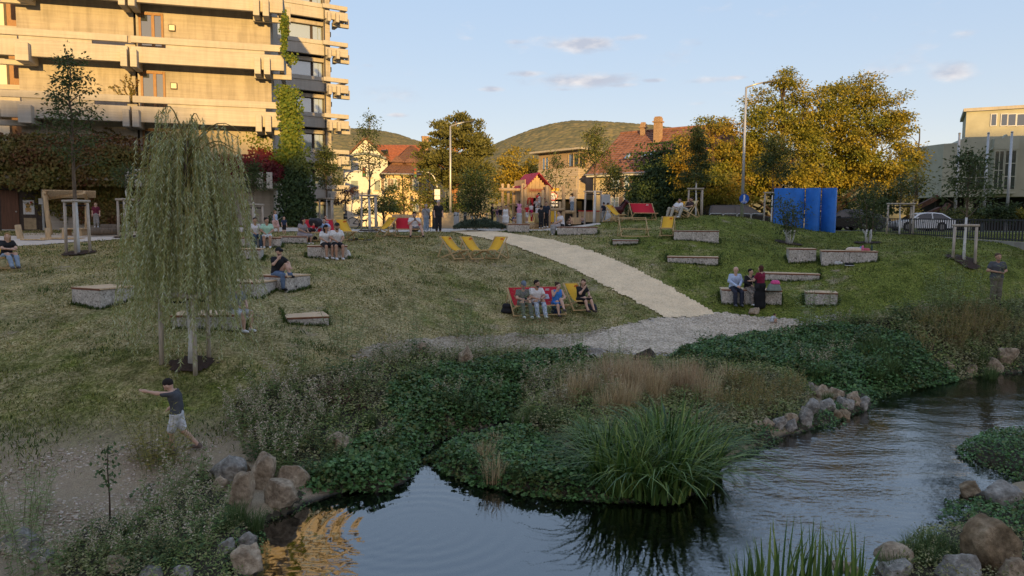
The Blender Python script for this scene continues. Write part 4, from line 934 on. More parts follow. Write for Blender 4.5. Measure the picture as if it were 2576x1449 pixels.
# traffic lights on curved arms, bus stop plate
def traffic_arm(px, ybase, Y, x_end, ytop, label, sgn):
 p = at_y(px, ybase, Y); H = at_y(px, ytop, Y).z-4.25; dx = (x_end-px)/FOC*Y
 t = thing('traffic_light', label, 'traffic light', (p.x, Y, 4.25), 0, 'traffic lights on curved arms')
 pts = [(0, 0, 0), (0, 0, H*.62)]+[(dx*.45*(1-math.cos(a)), 0, H*.62+H*.36*math.sin(a)) for a in np.linspace(.2, 1.57, 7)]+[(dx, 0, H)]
 MB().tube(pts, .06, 8).build('arm', m_pole, t, True)
 m = MB(); m.box((dx, 0, H-.15), (.3, .26, .95)); h_ = m.build('signal_head', m_dkmetal, t)
 for k, c in enumerate(((.25, .01, .01), (.3, .14, .01), (.01, .16, .04))):
  m = MB(); m.lathe([(.1, 0), (.1, .03)], 12); o = m.build('lens', mat('lens_%d' % k, c, .3), h_); o.location = (dx, -.13, H+.13-.28*k); o.rotation_euler = (R(90), 0, 0)
traffic_arm(1101, 545, 66, 1046, 431, 'traffic light hanging from a curved arm before the cream hipped house', -1)
traffic_arm(866, 545, 70, 917, 428, 'traffic light on a curved arm in front of the white house', 1)
p = at_y(1100, 484, 60); t = thing('bus_stop_sign', 'white stop plate with a smaller plate below on a post left of the lamp', 'street sign', p)
m = MB(); m.box((0, 0, 0), (.44, .03, .5)); pl = m.build('plate', m_signw, t)
m = MB(); m.box((0, -.017, 0), (.34, .004, .38)); m.build('plate_border', m_blue, pl); m = MB(); m.box((0, -.02, 0), (.30, .004, .34)); m.build('plate_face', m_signw, pl)
text(pl, 'Neu', .13, m_blue, (0, -.024, 0)); m = MB(); m.box((0, 0, -.43), (.44, .03, .26)); lp = m.build('plate', m_signw, t); text(lp, '2.4m', .12, m_dkframe, (0, -.02, -.43))
MB().tube([(0, .05, -(p.z-4.2)), (0, .05, .2)], .03, 6).build('post', m_pole, t)
p = at_y(1497+27, 505, 44); t = thing('sign_board', 'grey back of a rectangular sign board behind the staked tree at the playground', 'street sign', p)
m = MB(); m.box((0, 0, 0), (.5, .03, .75)); m.build('board', m_signg, t); MB().tube([(0, .05, -(p.z-4.4)), (0, .05, .3)], .03, 6).build('post', m_pole, t)
for (px, y0, y1, lab) in ((2183, 545, 461, 'park lamp with funnel head left of the others by the trees'), (2208, 545, 466, 'small park lamp with funnel head between two others'), (2236, 545, 467, 'park lamp with funnel head under the yellow crown edge'), (2296, 530, 478, 'sunlit park lamp with funnel head beside the rusty sculpture')):
 Y = 66; p = at_y(px, y0, Y); H = at_y(px, y1, Y).z-4.2
 t = thing('park_lamp', lab, 'park lamp', (p.x, Y, 4.2), 0, 'funnel headed park lamps')
 MB().tube([(0, 0, 0), (0, 0, H-.5)], .05, 8).build('pole', m_pole, t); MB().lathe([(.06, 0), (.1, .1), (.26, .5), (.27, .56), (.05, .6)], 12, (0, 0, H-.55)).build('lamp_head', m_signg, t, True)
# dark picket fence on the right with its wall
def fence():
 A_ = at_y(2196, 550, 51.5); B_ = at_y(2640, 570, 31.0); Fr = Frame(A_, B_); L_ = Fr.L
 zb0 = at_y(2196, 584, 51.5).z; zb1 = at_y(2640, 612, 31.0).z; H = 1.0
 t = thing('picket_fence', 'dark metal railing of closely set flat bars along the street on the right', 'fence', (Fr.A.x, Fr.A.y, 0), Fr.rz)
 zz = lambda s: zb0+(zb1-zb0)*s/L_
 n = 78; me = MB().box((0, 0, H/2), (.075, .03, H)).mesh('bar', m_dkmetal)
 for i in range(n):
  s_ = L_*(i+.5)/n; o = link('bar', me, t, (s_, 0, zz(s_)))
 m = MB(); m.bar((0, -.035, zz(0)+.06), (L_, -.035, zz(L_)+.06), .03, .05); m.build('rail', m_dkmetal, t); m = MB(); m.bar((0, -.035, zz(0)+H-.06), (L_, -.035, zz(L_)+H-.06), .03, .05); m.build('rail', m_dkmetal, t)
 m = MB(); n = 10
 w = thing('retaining_wall', 'low concrete retaining wall under the dark railing at the right edge', 'wall', (Fr.A.x, Fr.A.y, 0), Fr.rz)
 for i in range(n):
  s0, s1 = L_*(.45+.55*i/n), L_*(.45+.55*(i+1)/n); fbox(m := MB(), s0+.01, s1-.01, -.25, .15, zz(s0)-2.2, zz((s0+s1)/2)-.03); m.build('wall_panel', m_conc, w)
fence()
def railings(px0, px1, Y, n, ytop):
 for i in range(n):
  a = at_y(px0+(px1-px0)*i/n, 550, Y); b_ = at_y(px0+(px1-px0)*(i+.94)/n, 550, Y); zt_ = at_y(px0, ytop, Y).z
  t = thing('cycle_railing', ['tube barrier in front of the van, leftmost of the row', 'tube barrier before the van door, second of the row', 'tube barrier next to the lamp post foot, third of the row', 'tube barrier at the right end of the row beside the staked tree'][i], 'barrier', (a.x, Y, zt_), 0, 'tube barriers along the street'); w = b_.x-a.x
  MB().tube([(0, 0, -1), (0, 0, -.08), (.06, 0, -.01), (.12, 0, 0), (w-.12, 0, 0), (w-.06, 0, -.01), (w, 0, -.08), (w, 0, -1)], .025, 6).build('hoop', m_pole, t); MB().tube([(0, 0, -.45), (w, 0, -.45)], .02, 6).build('cross_tube', m_pole, t)
railings(1785, 1925, 50, 4, 537)
# cars
m_tyre = mat('tyre_rubber', (.02, .02, .02), .8); m_rim = mat('alloy_rim', (.3, .3, .31), .35, .1, metal=.7)
m_carglass = glass_mat('car_glass', (.015, .018, .02), .05, .0); m_carglass.node_tree.nodes['Principled BSDF'].inputs['IOR'].default_value = 1.4; m_tail = mat('tail_lamp_red', (.4, .01, .01), .25, .1); m_head = mat('head_lamp_clear', (.7, .7, .7), .2, .1)
def car(label, pos, rz, paint, prof, glass, L_, W_=1.8, wheels=(.85, 3.45), wr=.33):
 """prof: lower body outline (x,z); glass: cabin outline (x,z). front at x=0"""
 t = thing('parked_car', label, 'car', pos, rz)
 def loft(poly, w0, w1, y_in=0):
  m = MB(); n = len(poly); zs = [z for _, z in poly]; z0, z1 = min(zs), max(zs)
  hw = [w0+(w1-w0)*((z-z0)/(z1-z0))**1.3 for _, z in poly]
  vs = [(x-L_/2, -h/2, z) for (x, z), h in zip(poly, hw)]+[(x-L_/2, h/2, z) for (x, z), h in zip(poly, hw)]
  return m.add(vs, [tuple(range(n)), tuple(range(2*n-1, n-1, -1))]+[(i, i+n, (i+1) % n+n, (i+1) % n) for i in range(n)])
 o = loft(prof, W_, W_*.96).build('body', paint, t, bev=.04)
 o = loft(glass, W_*.94, W_*.74).build('cabin', paint, t, bev=.04)
 cx = sum(x for x, _ in glass)/len(glass); zs = [z for _, z in glass]; z0, z1 = min(zs), max(zs)
 gi = [(cx+(x-cx)*.9, z0+.03+(z-z0)*.84) for x, z in glass]
 xs = sorted(x for x, _ in gi); xm = (xs[0]+xs[-1])/2+.1
 for sgn in (-1, 1):
  for half in (0, 1):
   poly = []
   for (x, z) in gi:
    xx = min(x, xm-.04) if half == 0 else max(x, xm+.04); poly.append((xx, z))
   hw = [(W_*.94+(W_*.74-W_*.94)*((z-z0)/(z1-z0))**1.3)/2+.012 for _, z in poly]
   m = MB(); m.add([(x-L_/2, sgn*h, z) for (x, z), h in zip(poly, hw)], [tuple(range(len(poly)))]); m.build('side_window', m_carglass, t)
 # windscreens
 lo = [p_ for p_ in glass if p_[1] < z0+.05]; hi = [p_ for p_ in glass if p_[1] > z1-.12]
 for a, b_, nm in ((min(lo), min(hi), 'windscreen'), (max(lo), max(hi), 'rear_window')):
  dx = -.025 if nm == 'windscreen' else .025
  m = MB(); q = [(a[0]*.9+b_[0]*.1+dx-L_/2, a[1]*.9+b_[1]*.1+.02), (a[0]*.12+b_[0]*.88+dx-L_/2, a[1]*.12+b_[1]*.88+.02)]
  m.add([(q[0][0], -W_*.42, q[0][1]), (q[0][0], W_*.42, q[0][1]), (q[1][0], W_*.35, q[1][1]), (q[1][0], -W_*.35, q[1][1])], [(0, 1, 2, 3)]); m.build(nm, m_carglass, t)
 for x in wheels:
  for sgn in (-1, 1):
   m = MB().lathe([(wr*.62, -.1), (wr*.95, -.11), (wr, -.06), (wr, .06), (wr*.95, .11), (wr*.62, .1)], 20); w = m.build('wheel', m_tyre, t, True, loc=(x-L_/2, sgn*(W_/2-.1), wr)); w.rotation_euler = (R(90), 0, 0)
   MB().lathe([(wr*.6, -.112), (wr*.62, .0), (wr*.6, .112)], 16).build('rim', m_rim, w)
   m = MB().lathe([(wr*1.13, -.02), (wr*1.13, .02)], 20); a = m.build('wheel_arch', m_darkroom, t, loc=(x-L_/2, sgn*(W_/2-.015), wr)); a.rotation_euler = (R(90), 0, 0)
 zb = max(z for _, z in prof)*.72
 for sgn in (-1, 1):
  m = MB(); m.box((L_/2-.04, sgn*W_*.38, zb), (.14, .38, .16)); m.build('tail_light', m_tail, t); m = MB(); m.box((-L_/2+.08, sgn*W_*.36, zb*.9), (.16, .36, .14)); m.build('headlight', m_head, t)
  m = MB(); m.box((-L_/2+1.5, sgn*(W_/2+.06), zb+.3), (.18, .16, .12)); m.build('wing_mirror', paint, t)
  for xx in (2.05, 3.1):
   m = MB(); m.box((xx-L_/2, sgn*(W_/2+.004), zb), (.16, .02, .03)); m.build('handle', m_dkmetal, t)
 m = MB(); m.box((L_/2+.0, 0, zb*.7), (.03, .5, .12)); m.build('number_plate', m_signw, t)
 return t
sedan = [(0.05, .32), (.0, .55), (.15, .72), (1.0, .86), (3.9, .95), (4.45, .93), (4.55, .7), (4.5, .34), (4.2, .22), (.4, .2)]
cab_s = [(1.05, .84), (1.75, 1.32), (2.2, 1.42), (3.0, 1.43), (3.6, 1.36), (4.3, .93)]
suv = [(0.05, .38), (0, .65), (.15, .85), (1.0, .98), (4.1, 1.05), (4.45, 1.0), (4.5, .7), (4.45, .4), (4.1, .28), (.4, .26)]
cab_u = [(.95, .96), (1.6, 1.48), (2.1, 1.62), (3.7, 1.62), (4.1, 1.55), (4.42, 1.02)]
van_ = [(0.05, .4), (0, .7), (.2, .95), (.9, 1.12), (4.9, 1.2), (5.05, 1.1), (5.1, .7), (5.05, .4), (4.7, .28), (.4, .26)]
cab_v = [(.75, 1.1), (1.75, 1.72), (2.2, 1.88), (4.6, 1.9), (4.85, 1.85), (5.03, 1.18)]
m_pwhite = mat('white_car_paint', (.75, .75, .74), .25, .04, spec=.6); m_pblack = mat('black_car_paint', (.012, .012, .014), .2, .1, spec=.6); m_pgrey = mat('dark_grey_paint', (.05, .055, .06), .25, .1, spec=.6)
p = at_y(2314, 578, 57.5); car('white saloon car seen from the side behind the dark railing', (p.x, 57.5, 4.3), 0, m_pwhite, sedan, cab_s, 4.55)
p = at_y(2140, 578, 57); car('black car half hidden by the blue panels beside the street', (p.x-.6, 57, 4.3), 0, m_pblack, suv, cab_u, 4.5)
p = at_y(1855, 560, 57); car('black van with dark windows behind the grass mound', (p.x, 57, 4.3), math.pi, m_pblack, van_, cab_v, 5.1, 1.95, (.95, 4.1))
p = at_y(2178, 560, 62); car('dark parked car beyond the shrub with white stems', (p.x, 63, 4.3), 0, m_pgrey, sedan, cab_s, 4.55)
# blue curved panels
def blue_panels():
 t = thing('blue_sculpture', 'three upright curved bright blue panels standing on the lawn', 'sculpture', (0, 0, 0))
 m_ = mat('bright_blue_paint', (.022, .15, .50), .55, .2, 2, bump=.05)
 for (x0, x1, Y, dep) in ((1945, 2021, 43.0, .32), (2024, 2061.5, 43.0, .62), (2064.5, 2102, 43.0, .62)):
  a = at_y(x0, 577, Y); b_ = at_y(x1, 577, Y); zt_ = at_y(x0, 473.5, Y).z; zb_ = min(a.z, b_.z)-.3; n = 14; m = MB(); prof = []
  for i in range(n+1):
   u = i/n; yy = Y-dep*math.sin(math.pi*u)*(.5 if dep < 0 else 1); prof.append((a.x+(b_.x-a.x)*u, yy))
  th = .06; vs = [(x, y, z) for z in (zb_, zt_) for (x, y) in prof]+[(x, y+th, z) for z in (zb_, zt_) for (x, y) in prof]; k = n+1
  fs = [(i, i+1, k+i+1, k+i) for i in range(n)]+[(2*k+i+1, 2*k+i, 3*k+i, 3*k+i+1) for i in range(n)]+[(k+i, k+i+1, 3*k+i+1, 3*k+i) for i in range(n)]+[(0, k, 3*k, 2*k), (n, 2*k+n, 3*k+n, k+n)]
  m.add(vs, fs).build('panel', m_, t, True)
blue_panels()
# rusty ribbon sculpture
p = at_y(2345, 535, 70); t = thing('rusty_sculpture', 'rust brown steel sculpture of bent slabs behind the white car', 'sculpture', (p.x, 70, 4.2))
m_rust = mat('rusted_steel', (.11, .055, .035), .85, .4, 3)
for pts, w_ in (([(-2.0, 0, .2), (-1.6, 0, 1.1), (-.5, .2, 1.6), (.9, .4, 2.2)], .5), ([(-1.9, .3, 1.9), (-1.2, .3, 2.3), (.1, .2, 3.0), (.5, .2, 3.3)], .75), ([(-.6, -.2, 1.2), (.6, -.1, 1.5), (1.5, 0, 2.6)], .55), ([(-.5, .1, 0), (-.2, .1, 1.6)], .6), ([(.6, .2, 0), (.5, .2, 1.7)], .5), ([(-1.3, -.3, .9), (.4, -.3, .8), (1.6, -.2, 1.35)], .35)):
 m = MB()
 for a, b_ in zip(pts, pts[1:]): m.bar(a, b_, .5, w_*.55)
 m.build('slab', m_rust, t)
# ------------------------------------------------------------------ trees
m_bark = mat('grey_brown_bark', (.16, .12, .085), .9, .4, 5, stretch=(3, 3, .6), bump=.6, bs=18)
m_barkdk = mat('dark_bark', (.07, .052, .04), .9, .4, 5, stretch=(3, 3, .6), bump=.6)
m_limewash = mat('white_limewashed_bark', (.74, .73, .70), .9, .12, 5, bump=.2)
def limb(a, b_, r0, r1, n=5, wob=.06, rng=random):
 a = Vector(a); b_ = Vector(b_); L_ = (b_-a).length; pts = []
 for i in range(n+1):
  t = i/n; p = a.lerp(b_, t)
  if 0 < i < n: p += Vector((rng.uniform(-1, 1), rng.uniform(-1, 1), rng.uniform(-1, 1)))*L_*wob
  p.z += L_*.08*math.sin(t*math.pi); pts.append(p)
 return pts, [r0+(r1-r0)*i/n for i in range(n+1)]
def lobed_tree(name, label, base, lobes, leaf_m, bark, leaf=.26, per=150, clump_r=.62, clumps_per_m2=.55, droop=.35, group=None, trunk_r=.28, seed=0, cat='tree', inner=.5, limbs=True, flat=.55):
 """crown = lobes (centre, radii); leaf sprays sit on the outside of the lobes with gaps, thinner inside"""
 rng = np.random.default_rng(seed); rr = random.Random(seed)
 t = thing(name, label, cat, base, 0, group)
 P, A, Nn, LL = [], [], [], []; tips = []
 for (c, r) in lobes:
  c = np.array(c); r = np.array(r); area = 4*math.pi*((r[0]*r[1])**1.6+(r[0]*r[2])**1.6+(r[1]*r[2])**1.6)**(1/1.6)/3**(1/1.6)
  n = max(6, int(area*clumps_per_m2))
  d = unit(rng.normal(size=(n, 3))); k = np.where(rng.random(n) < inner*.4, rng.uniform(.35, .8, n), rng.uniform(.82, 1.1, n))
  cc = c+d*r*k[:, None]
  sz = clump_r*rng.uniform(.55, 1.35, n)
  for j in range(n):
   m_ = max(8, int(per*(sz[j]/clump_r)**2*.8)); off = rng.normal(size=(m_, 3))*np.array([.5, .5, .5*flat])*sz[j]
   P.append(cc[j]+off); ax = unit(off+d[j]*.5*sz[j]+rng.normal(size=(m_, 3))*.35); ax[:, 2] -= droop; A.append(ax)
   Nn.append(unit(rng.normal(size=(m_, 3))*.55+np.array([0, 0, .7])+d[j]*.5)); LL.append(np.full(m_, leaf)*rng.uniform(.65, 1.25, m_))
  tips += [cc[j] for j in rng.choice(n, min(n, max(3, n//7)), replace=False)]
 P = np.concatenate(P); A = np.concatenate(A); Nn = np.concatenate(Nn); LL = np.concatenate(LL)
 leaves('crown', P, A, Nn, LL, LL*.62, leaf_m, t)
 m = MB(); zc = np.mean([l[0][2] for l in lobes]); top = max(l[0][2]+l[1][2]*.5 for l in lobes)
 pts, rad = limb((0, 0, -.2), (rr.uniform(-.2, .2), 0, top), trunk_r, .04, 7, .015, rr); m.tube(pts, rad, 8)
 if limbs:
  for q in tips[:70]:
   z0 = max(.8, min(q[2]-abs(q[0])*.5-.4, top*.85)); f = z0/top; st = pts[0].lerp(pts[-1], f)
   pp, rd = limb(st, q, max(.02, trunk_r*.42*(1-f*.6)), .012, 4, .06, rr); m.tube(pp, rd, 5, False)
 m.build('trunk', bark, t, True); return t
def P2L(base, Y, lst, FOCs=FOC):
 """crown lobes read off the photograph at distance Y: (px, py, rx_px, rz_px, depth offset, depth radius factor)"""
 out = []
 for (px, py, rx, rz, dy, kd) in lst:
  p = at_y(px, py, Y+dy); s_ = (Y+dy)/FOCs
  out.append(((p.x-base[0], p.y-base[1], p.z-base[2]), (rx*s_, rx*s_*kd, rz*s_)))
 return out
lf_autumn = leafmat('autumn_lime_leaves', [(.15, .135, .02), (.28, .235, .032), (.42, .335, .05), (.32, .245, .033)], .3, patch=[(.10, .13, .022), (.19, .21, .033), (.34, .31, .05)], patch_scale=.35)
lf_yelgreen = leafmat('yellow_green_leaves', [(.10, .13, .02), (.22, .24, .035), (.34, .30, .045), (.10, .12, .02)], .3, patch=[(.30, .22, .035), (.42, .27, .04)], patch_scale=.3)
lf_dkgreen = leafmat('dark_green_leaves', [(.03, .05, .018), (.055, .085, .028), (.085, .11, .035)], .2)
lf_gold = leafmat('golden_leaves', [(.24, .18, .02), (.40, .29, .04), (.30, .26, .04)], .3)
lf_pine = leafmat('pine_needles', [(.075, .085, .028), (.125, .13, .042), (.18, .17, .055)], .15)
lf_young = leafmat('young_tree_leaves', [(.05, .075, .028), (.085, .115, .04), (.12, .145, .055)], .3)
lf_youngy = leafmat('young_yellowing_leaves', [(.07, .10, .03), (.12, .14, .04), (.22, .20, .05)], .3)
lf_purple = leafmat('purple_leaves', [(.03, .016, .018), (.06, .03, .03), (.08, .05, .035)], .2)
lf_ivy = leafmat('ivy_leaves', [(.022, .042, .014), (.04, .07, .022), (.065, .10, .03)], .15)
G0 = 4.2
def big(label, px, Y, lobes, lf, seed, leaf=.27, per=150, tr=.35, bark=None, name='autumn_tree', clumps=.5, droop=.35, cr=.75, group=None, flat=.55):
 b = at_y(px, 540, Y); b.z = G0
 return lobed_tree(name, label, b, P2L(b, Y, lobes), lf, bark or m_barkdk, leaf, per, cr, clumps, droop, group, tr, seed, flat=flat)
big('largest tree with domed golden brown crown behind the blue panels', 2105, 65,
 [(2140, 235, 62, 48, 0, .9), (2090, 275, 62, 55, -1, .9), (2200, 270, 62, 55, 0, .9), (2250, 320, 38, 50, 0, 1), (2120, 350, 75, 65, -2, .8), (2200, 370, 80, 65, -2, .8), (2262, 400, 42, 45, -1, 1), (2100, 430, 70, 42, -1, .8), (2190, 440, 75, 38, -1, .8), (2140, 300, 80, 70, 2, .8), (2060, 320, 40, 50, 1, .8), (2050, 400, 55, 60, 0, .8), (2040, 460, 50, 35, 0, .8)], lf_autumn, 11, leaf=.22, per=200, tr=.4)
big('tall golden tree with pointed top beside the right street lamp', 1960, 62,
 [(1972, 195, 15, 27, 0, 1), (1970, 240, 34, 34, 0, 1), (1915, 275, 52, 45, 0, .9), (2000, 285, 45, 50, 0, .9), (1890, 330, 50, 50, -1, .9), (1960, 345, 70, 60, -1, .8), (2020, 375, 45, 60, 0, .9), (1920, 410, 65, 52, -1, .8), (1985, 440, 60, 45, 0, .8), (1880, 460, 60, 40, 1, .8), (2040, 450, 40, 40, 1, .8), (2030, 320, 34, 45, 1, .9), (2012, 250, 34, 34, 1, .9), (2050, 260, 36, 36, 0, .9), (1880, 390, 55, 50, 0, .8)], lf_autumn, 12, leaf=.21, per=190)
big('yellow green tree with layered branches right of the tiled house', 1790, 60,
 [(1790, 320, 38, 32, 0, 1), (1745, 355, 40, 35, 0, 1), (1830, 345, 48, 45, 0, 1), (1775, 390, 62, 42, -1, .9), (1720, 400, 32, 32, 0, 1), (1850, 410, 48, 50, 0, .9), (1715, 440, 32, 26, 0, 1), (1800, 440, 75, 38, -1, .8), (1760, 480, 60, 35, 0, .8), (1840, 490, 62, 38, 0, .8), (1780, 520, 60, 25, 1, .8)], lf_yelgreen, 13, leaf=.2, per=190, cr=.8, droop=.5, flat=.35)
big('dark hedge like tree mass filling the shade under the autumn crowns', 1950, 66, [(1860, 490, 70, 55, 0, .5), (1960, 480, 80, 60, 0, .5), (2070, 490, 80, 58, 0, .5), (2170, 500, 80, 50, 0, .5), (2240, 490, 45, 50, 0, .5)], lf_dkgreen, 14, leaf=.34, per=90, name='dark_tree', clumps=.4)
big('slim tree with thin yellow crown at the right end of the autumn trees', 2297, 64, [(2300, 400, 26, 40, 0, 1), (2285, 445, 40, 40, 0, 1), (2310, 470, 25, 30, 0, 1), (2280, 340, 22, 34, 0, 1)], lf_autumn, 15, leaf=.24, per=70, tr=.14, clumps=.35)
big('broad pine with upright shoots behind the left lamp', 1147, 70,
 [(1150, 320, 42, 26, 0, .9), (1110, 345, 34, 34, 0, .9), (1195, 350, 36, 36, 0, .9), (1085, 385, 30, 34, 0, .9), (1150, 370, 55, 40, -1, .8), (1215, 395, 28, 36, 0, .9), (1120, 415, 52, 30, -1, .8), (1180, 425, 52, 30, -1, .8), (1080, 430, 30, 20, 0, .9), (1150, 455, 60, 18, 0, .8)], lf_pine, 16, leaf=.24, per=170, tr=.34, bark=mat('orange_pine_bark', (.34, .17, .09), .9, .3, 4, bump=.5), name='pine_tree', droop=-.9, cr=.55, clumps=.9)
big('rounded golden tree left of the modern house', 1300, 84, [(1300, 410, 50, 32, 0, .9), (1265, 440, 32, 34, 0, .9), (1335, 435, 32, 34, 0, .9), (1300, 460, 55, 34, 0, .8), (1260, 485, 30, 22, 0, .8)], lf_gold, 17, leaf=.30, per=100, name='golden_tree')
for (lab, px, Y, lob, lf, sd) in (
  ('small sunlit maple before the cream hipped house', 1018, 62, [(1018, 455, 10, 22, 0, 1), (1010, 485, 24, 22, 0, 1), (1030, 505, 28, 20, 0, 1), (1000, 515, 22, 16, 0, 1)], lf_youngy, 21),
  ('loose green tree between the hipped house and the pine', 1075, 62, [(1070, 440, 16, 18, 0, 1), (1085, 470, 24, 24, 0, 1), (1060, 495, 24, 24, 0, 1), (1095, 515, 26, 20, 0, 1)], lf_youngy, 22),
  ('dark conifer bush left of the cream house', 963, 58, [(965, 490, 22, 22, 0, 1), (955, 515, 28, 20, 0, 1), (985, 515, 22, 20, 0, 1)], lf_dkgreen, 23),
  ('dark round bush at the foot of the pine', 1150, 62, [(1150, 510, 34, 25, 0, 1), (1180, 500, 30, 30, 0, 1), (1120, 520, 24, 16, 0, 1)], lf_dkgreen, 24),
  ('yellowing shrub behind the posts of the climbing frame', 1290, 60, [(1285, 500, 24, 28, 0, 1), (1310, 520, 22, 22, 0, 1), (1250, 500, 22, 34, 0, 1)], lf_youngy, 25),
  ('yellow shrub beside the sunlit park lamp', 2282, 62, [(2280, 510, 20, 22, 0, 1), (2290, 530, 16, 14, 0, 1)], lf_gold, 26)):
 big(lab, px, Y, lob, lf, sd, leaf=.2, per=80, tr=.09, cr=.45, clumps=1.0, name='small_tree' if 'tree' in lab or 'maple' in lab else 'shrub')
# shrubs before the hall
for i, (px, w, h, lf, lab) in enumerate(((2425, 40, 22, lf_youngy, 'yellowing bush under the left flagpole'), (2470, 34, 22, lf_dkgreen, 'green bush between the left and middle flagpoles'), (2505, 30, 24, lf_dkgreen, 'dark bush in front of the hall undercroft'), (2535, 30, 24, lf_dkgreen, 'bush at the foot of the right flagpole'), (2568, 26, 22, lf_yelgreen, 'bright green bush at the right picture edge'))):
 big(lab, px, 60, [(px, 540, w, h*.75, 0, .8), (px+8, 532, w*.6, h*.7, 0, .8)], lf, 40+i, leaf=.18, per=80, tr=.05, cr=.4, clumps=1.4, name='bush', group='bushes before the concrete hall')
# ivy on the tiled house and the dark creeper column at the tower corner
def creeper(name, label, cat, pts, nrm, m_, L_, n_each, spread, seed, group=None):
 """leaves lying on a wall: pts = (centre, half width along e, half height)"""
 rng = np.random.default_rng(seed); P = []
 for (c, e, hw, hh, dep) in pts:
  n = int(n_each*hw*hh*4); u = np.clip(rng.normal(0, .55, n), -1.2, 1.2)*hw; v = np.clip(rng.normal(0, .6, n), -1.15, 1.15)*hh
  bump = dep*(1-np.clip((u/hw)**2+(v/hh)**2, 0, 1)*.7)*rng.uniform(.3, 1.15, n)
  P.append(np.array(c)+np.outer(u, np.array(e))+np.outer(v, [0, 0, 1.])+np.outer(bump, np.array(nrm)))
 P = np.concatenate(P); n = len(P); c0 = P.mean(0); c0[2] = P[:, 2].min()
 t = thing(name, label, cat, tuple(c0), 0, group)
 ax = rng.normal(size=(n, 3))*.5+np.array([0, 0, -.8]); nn = np.array(nrm)+rng.normal(size=(n, 3))*.4+np.array([0, 0, .35])
 leaves('foliage', P-c0, ax, nn, L_*rng.uniform(.7, 1.3, n), L_*.85, m_, t); return t
n_g = tuple(Fg.n)
def gpt(px, py, out):
 s_, h_ = Fg.s_at(px, out); return (h_.x, h_.y, Fg.z_at(px, py, out))
creeper('ivy', 'dark ivy mass covering the right part of the old tiled house', 'ivy', [(gpt(1655, 490, -.45), tuple(Fg.e), 2.6, 3.3, .9), (gpt(1690, 470, -.45), tuple(Fg.e), 3, 3.4, 1.1), (gpt(1670, 440, -.4), tuple(Fg.e), 1.8, 1.6, .8), (gpt(1640, 530, -.45), tuple(Fg.e), 2.2, 1.6, .9)], n_g, lf_ivy, .24, 150, .5, 5)
lf_vine = leafmat('vine_leaves_turning', [(.085, .095, .022), (.15, .14, .03), (.20, .135, .035), (.11, .12, .03)], .2, patch=[(.13, .085, .03), (.15, .05, .03), (.19, .11, .035), (.10, .10, .025)], patch_scale=.55)
lf_vinered = leafmat('crimson_vine_leaves', [(.12, .014, .02), (.17, .022, .03), (.10, .02, .026), (.14, .05, .03)], .2)
lf_viney = leafmat('yellow_vine_leaves', [(.10, .15, .02), (.20, .22, .03), (.08, .13, .02), (.06, .11, .018)], .3)
n_f = tuple(FA.n); e_f = tuple(FA.e)
def fpt(px, py, out):
 s_, h_ = FA.s_at(px, out); return (h_.x, h_.y, FA.z_at(px, py, out))
creeper('wall_vine', 'autumn vine turning yellow and red over the lower wall left of the willow', 'vine', [(fpt(40, 385, .3), e_f, 2.2, .8, .35), (fpt(85, 440, .45), e_f, .8, .5, .2), (fpt(60, 455, .4), e_f, .9, .35, .2), (fpt(110, 385, 0), e_f, 2.2, .85, .35), (fpt(200, 385, 0), e_f, 2.2, .85, .35), (fpt(290, 390, 0), e_f, 2.0, .85, .35), (fpt(20, 420, -.3), e_f, 1.8, .6, .4), (fpt(100, 420, -.2), e_f, 2.4, .65, .4), (fpt(200, 425, -.2), e_f, 2.4, .7, .4), (fpt(300, 425, -.2), e_f, 2.2, .7, .4), (fpt(60, 452, -.5), e_f, 2.6, .32, .35), (fpt(250, 465, -1.0), e_f, 2.8, .6, .3), (fpt(160, 500, -1.15), e_f, 1.5, .7, .2), (fpt(250, 510, -1.15), e_f, 1.6, .9, .2), (fpt(300, 530, -1.15), e_f, 1.5, .8, .2), (fpt(0, 395, -.2), e_f, 1.6, 1.0, .35)], n_f, lf_vine, .17, 260, .5, 6)
creeper('wall_vine', 'crimson vine along the lowest balcony right of the willow', 'vine', [(fpt(560, 412, 0), e_f, 1.2, .4, .2), (fpt(620, 415, 0), e_f, 1.0, .5, .25), (fpt(690, 415, 0), e_f, 1.0, .62, .28), (fpt(705, 430, 0), e_f, .7, .5, .25), (fpt(470, 400, 0), e_f, 1.2, .35, .2), (fpt(660, 388, -1.15), e_f, .5, .35, .1)], n_f, lf_vinered, .17, 300, .5, 7)
creeper('wall_vine', 'yellow green vine hanging between the front wing and the rear tower', 'vine', [(fpt(722, 240, .05), e_f, .42, .5, .5), (fpt(735, 270, .05), e_f, .55, .9, .6), (fpt(740, 320, .0), e_f, .5, 1.0, .5), (fpt(735, 370, .0), e_f, .5, 1.0, .5), (fpt(724, 100, .1), e_f, .16, .8, .25), (fpt(726, 60, .1), e_f, .18, .6, .25), (fpt(740, 145, .15), e_f, .3, .25, .25), (fpt(720, 395, .1), e_f, .7, .4, .4)], n_f, lf_viney, .16, 420, .5, 8)
creeper('wall_vine', 'dark green vine column at the foot of the tower corner', 'vine', [(fpt(745, 420, .0), e_f, .7, 1.0, .6), (fpt(748, 470, .0), e_f, .8, 1.1, .6), (fpt(745, 520, .0), e_f, .9, 1.0, .7), (fpt(735, 555, .1), e_f, 1.0, .4, .6)], n_f, lf_ivy, .16, 420, .5, 9)
creeper('wall_vine', 'thin red and yellow vine shoots on the wall over the crimson ledge', 'vine', [(fpt(655, 350, -1.18), e_f, .8, .5, .05), (fpt(670, 375, -1.18), e_f, .5, .4, .06)], n_f, lf_viney, .10, 110, .5, 10)
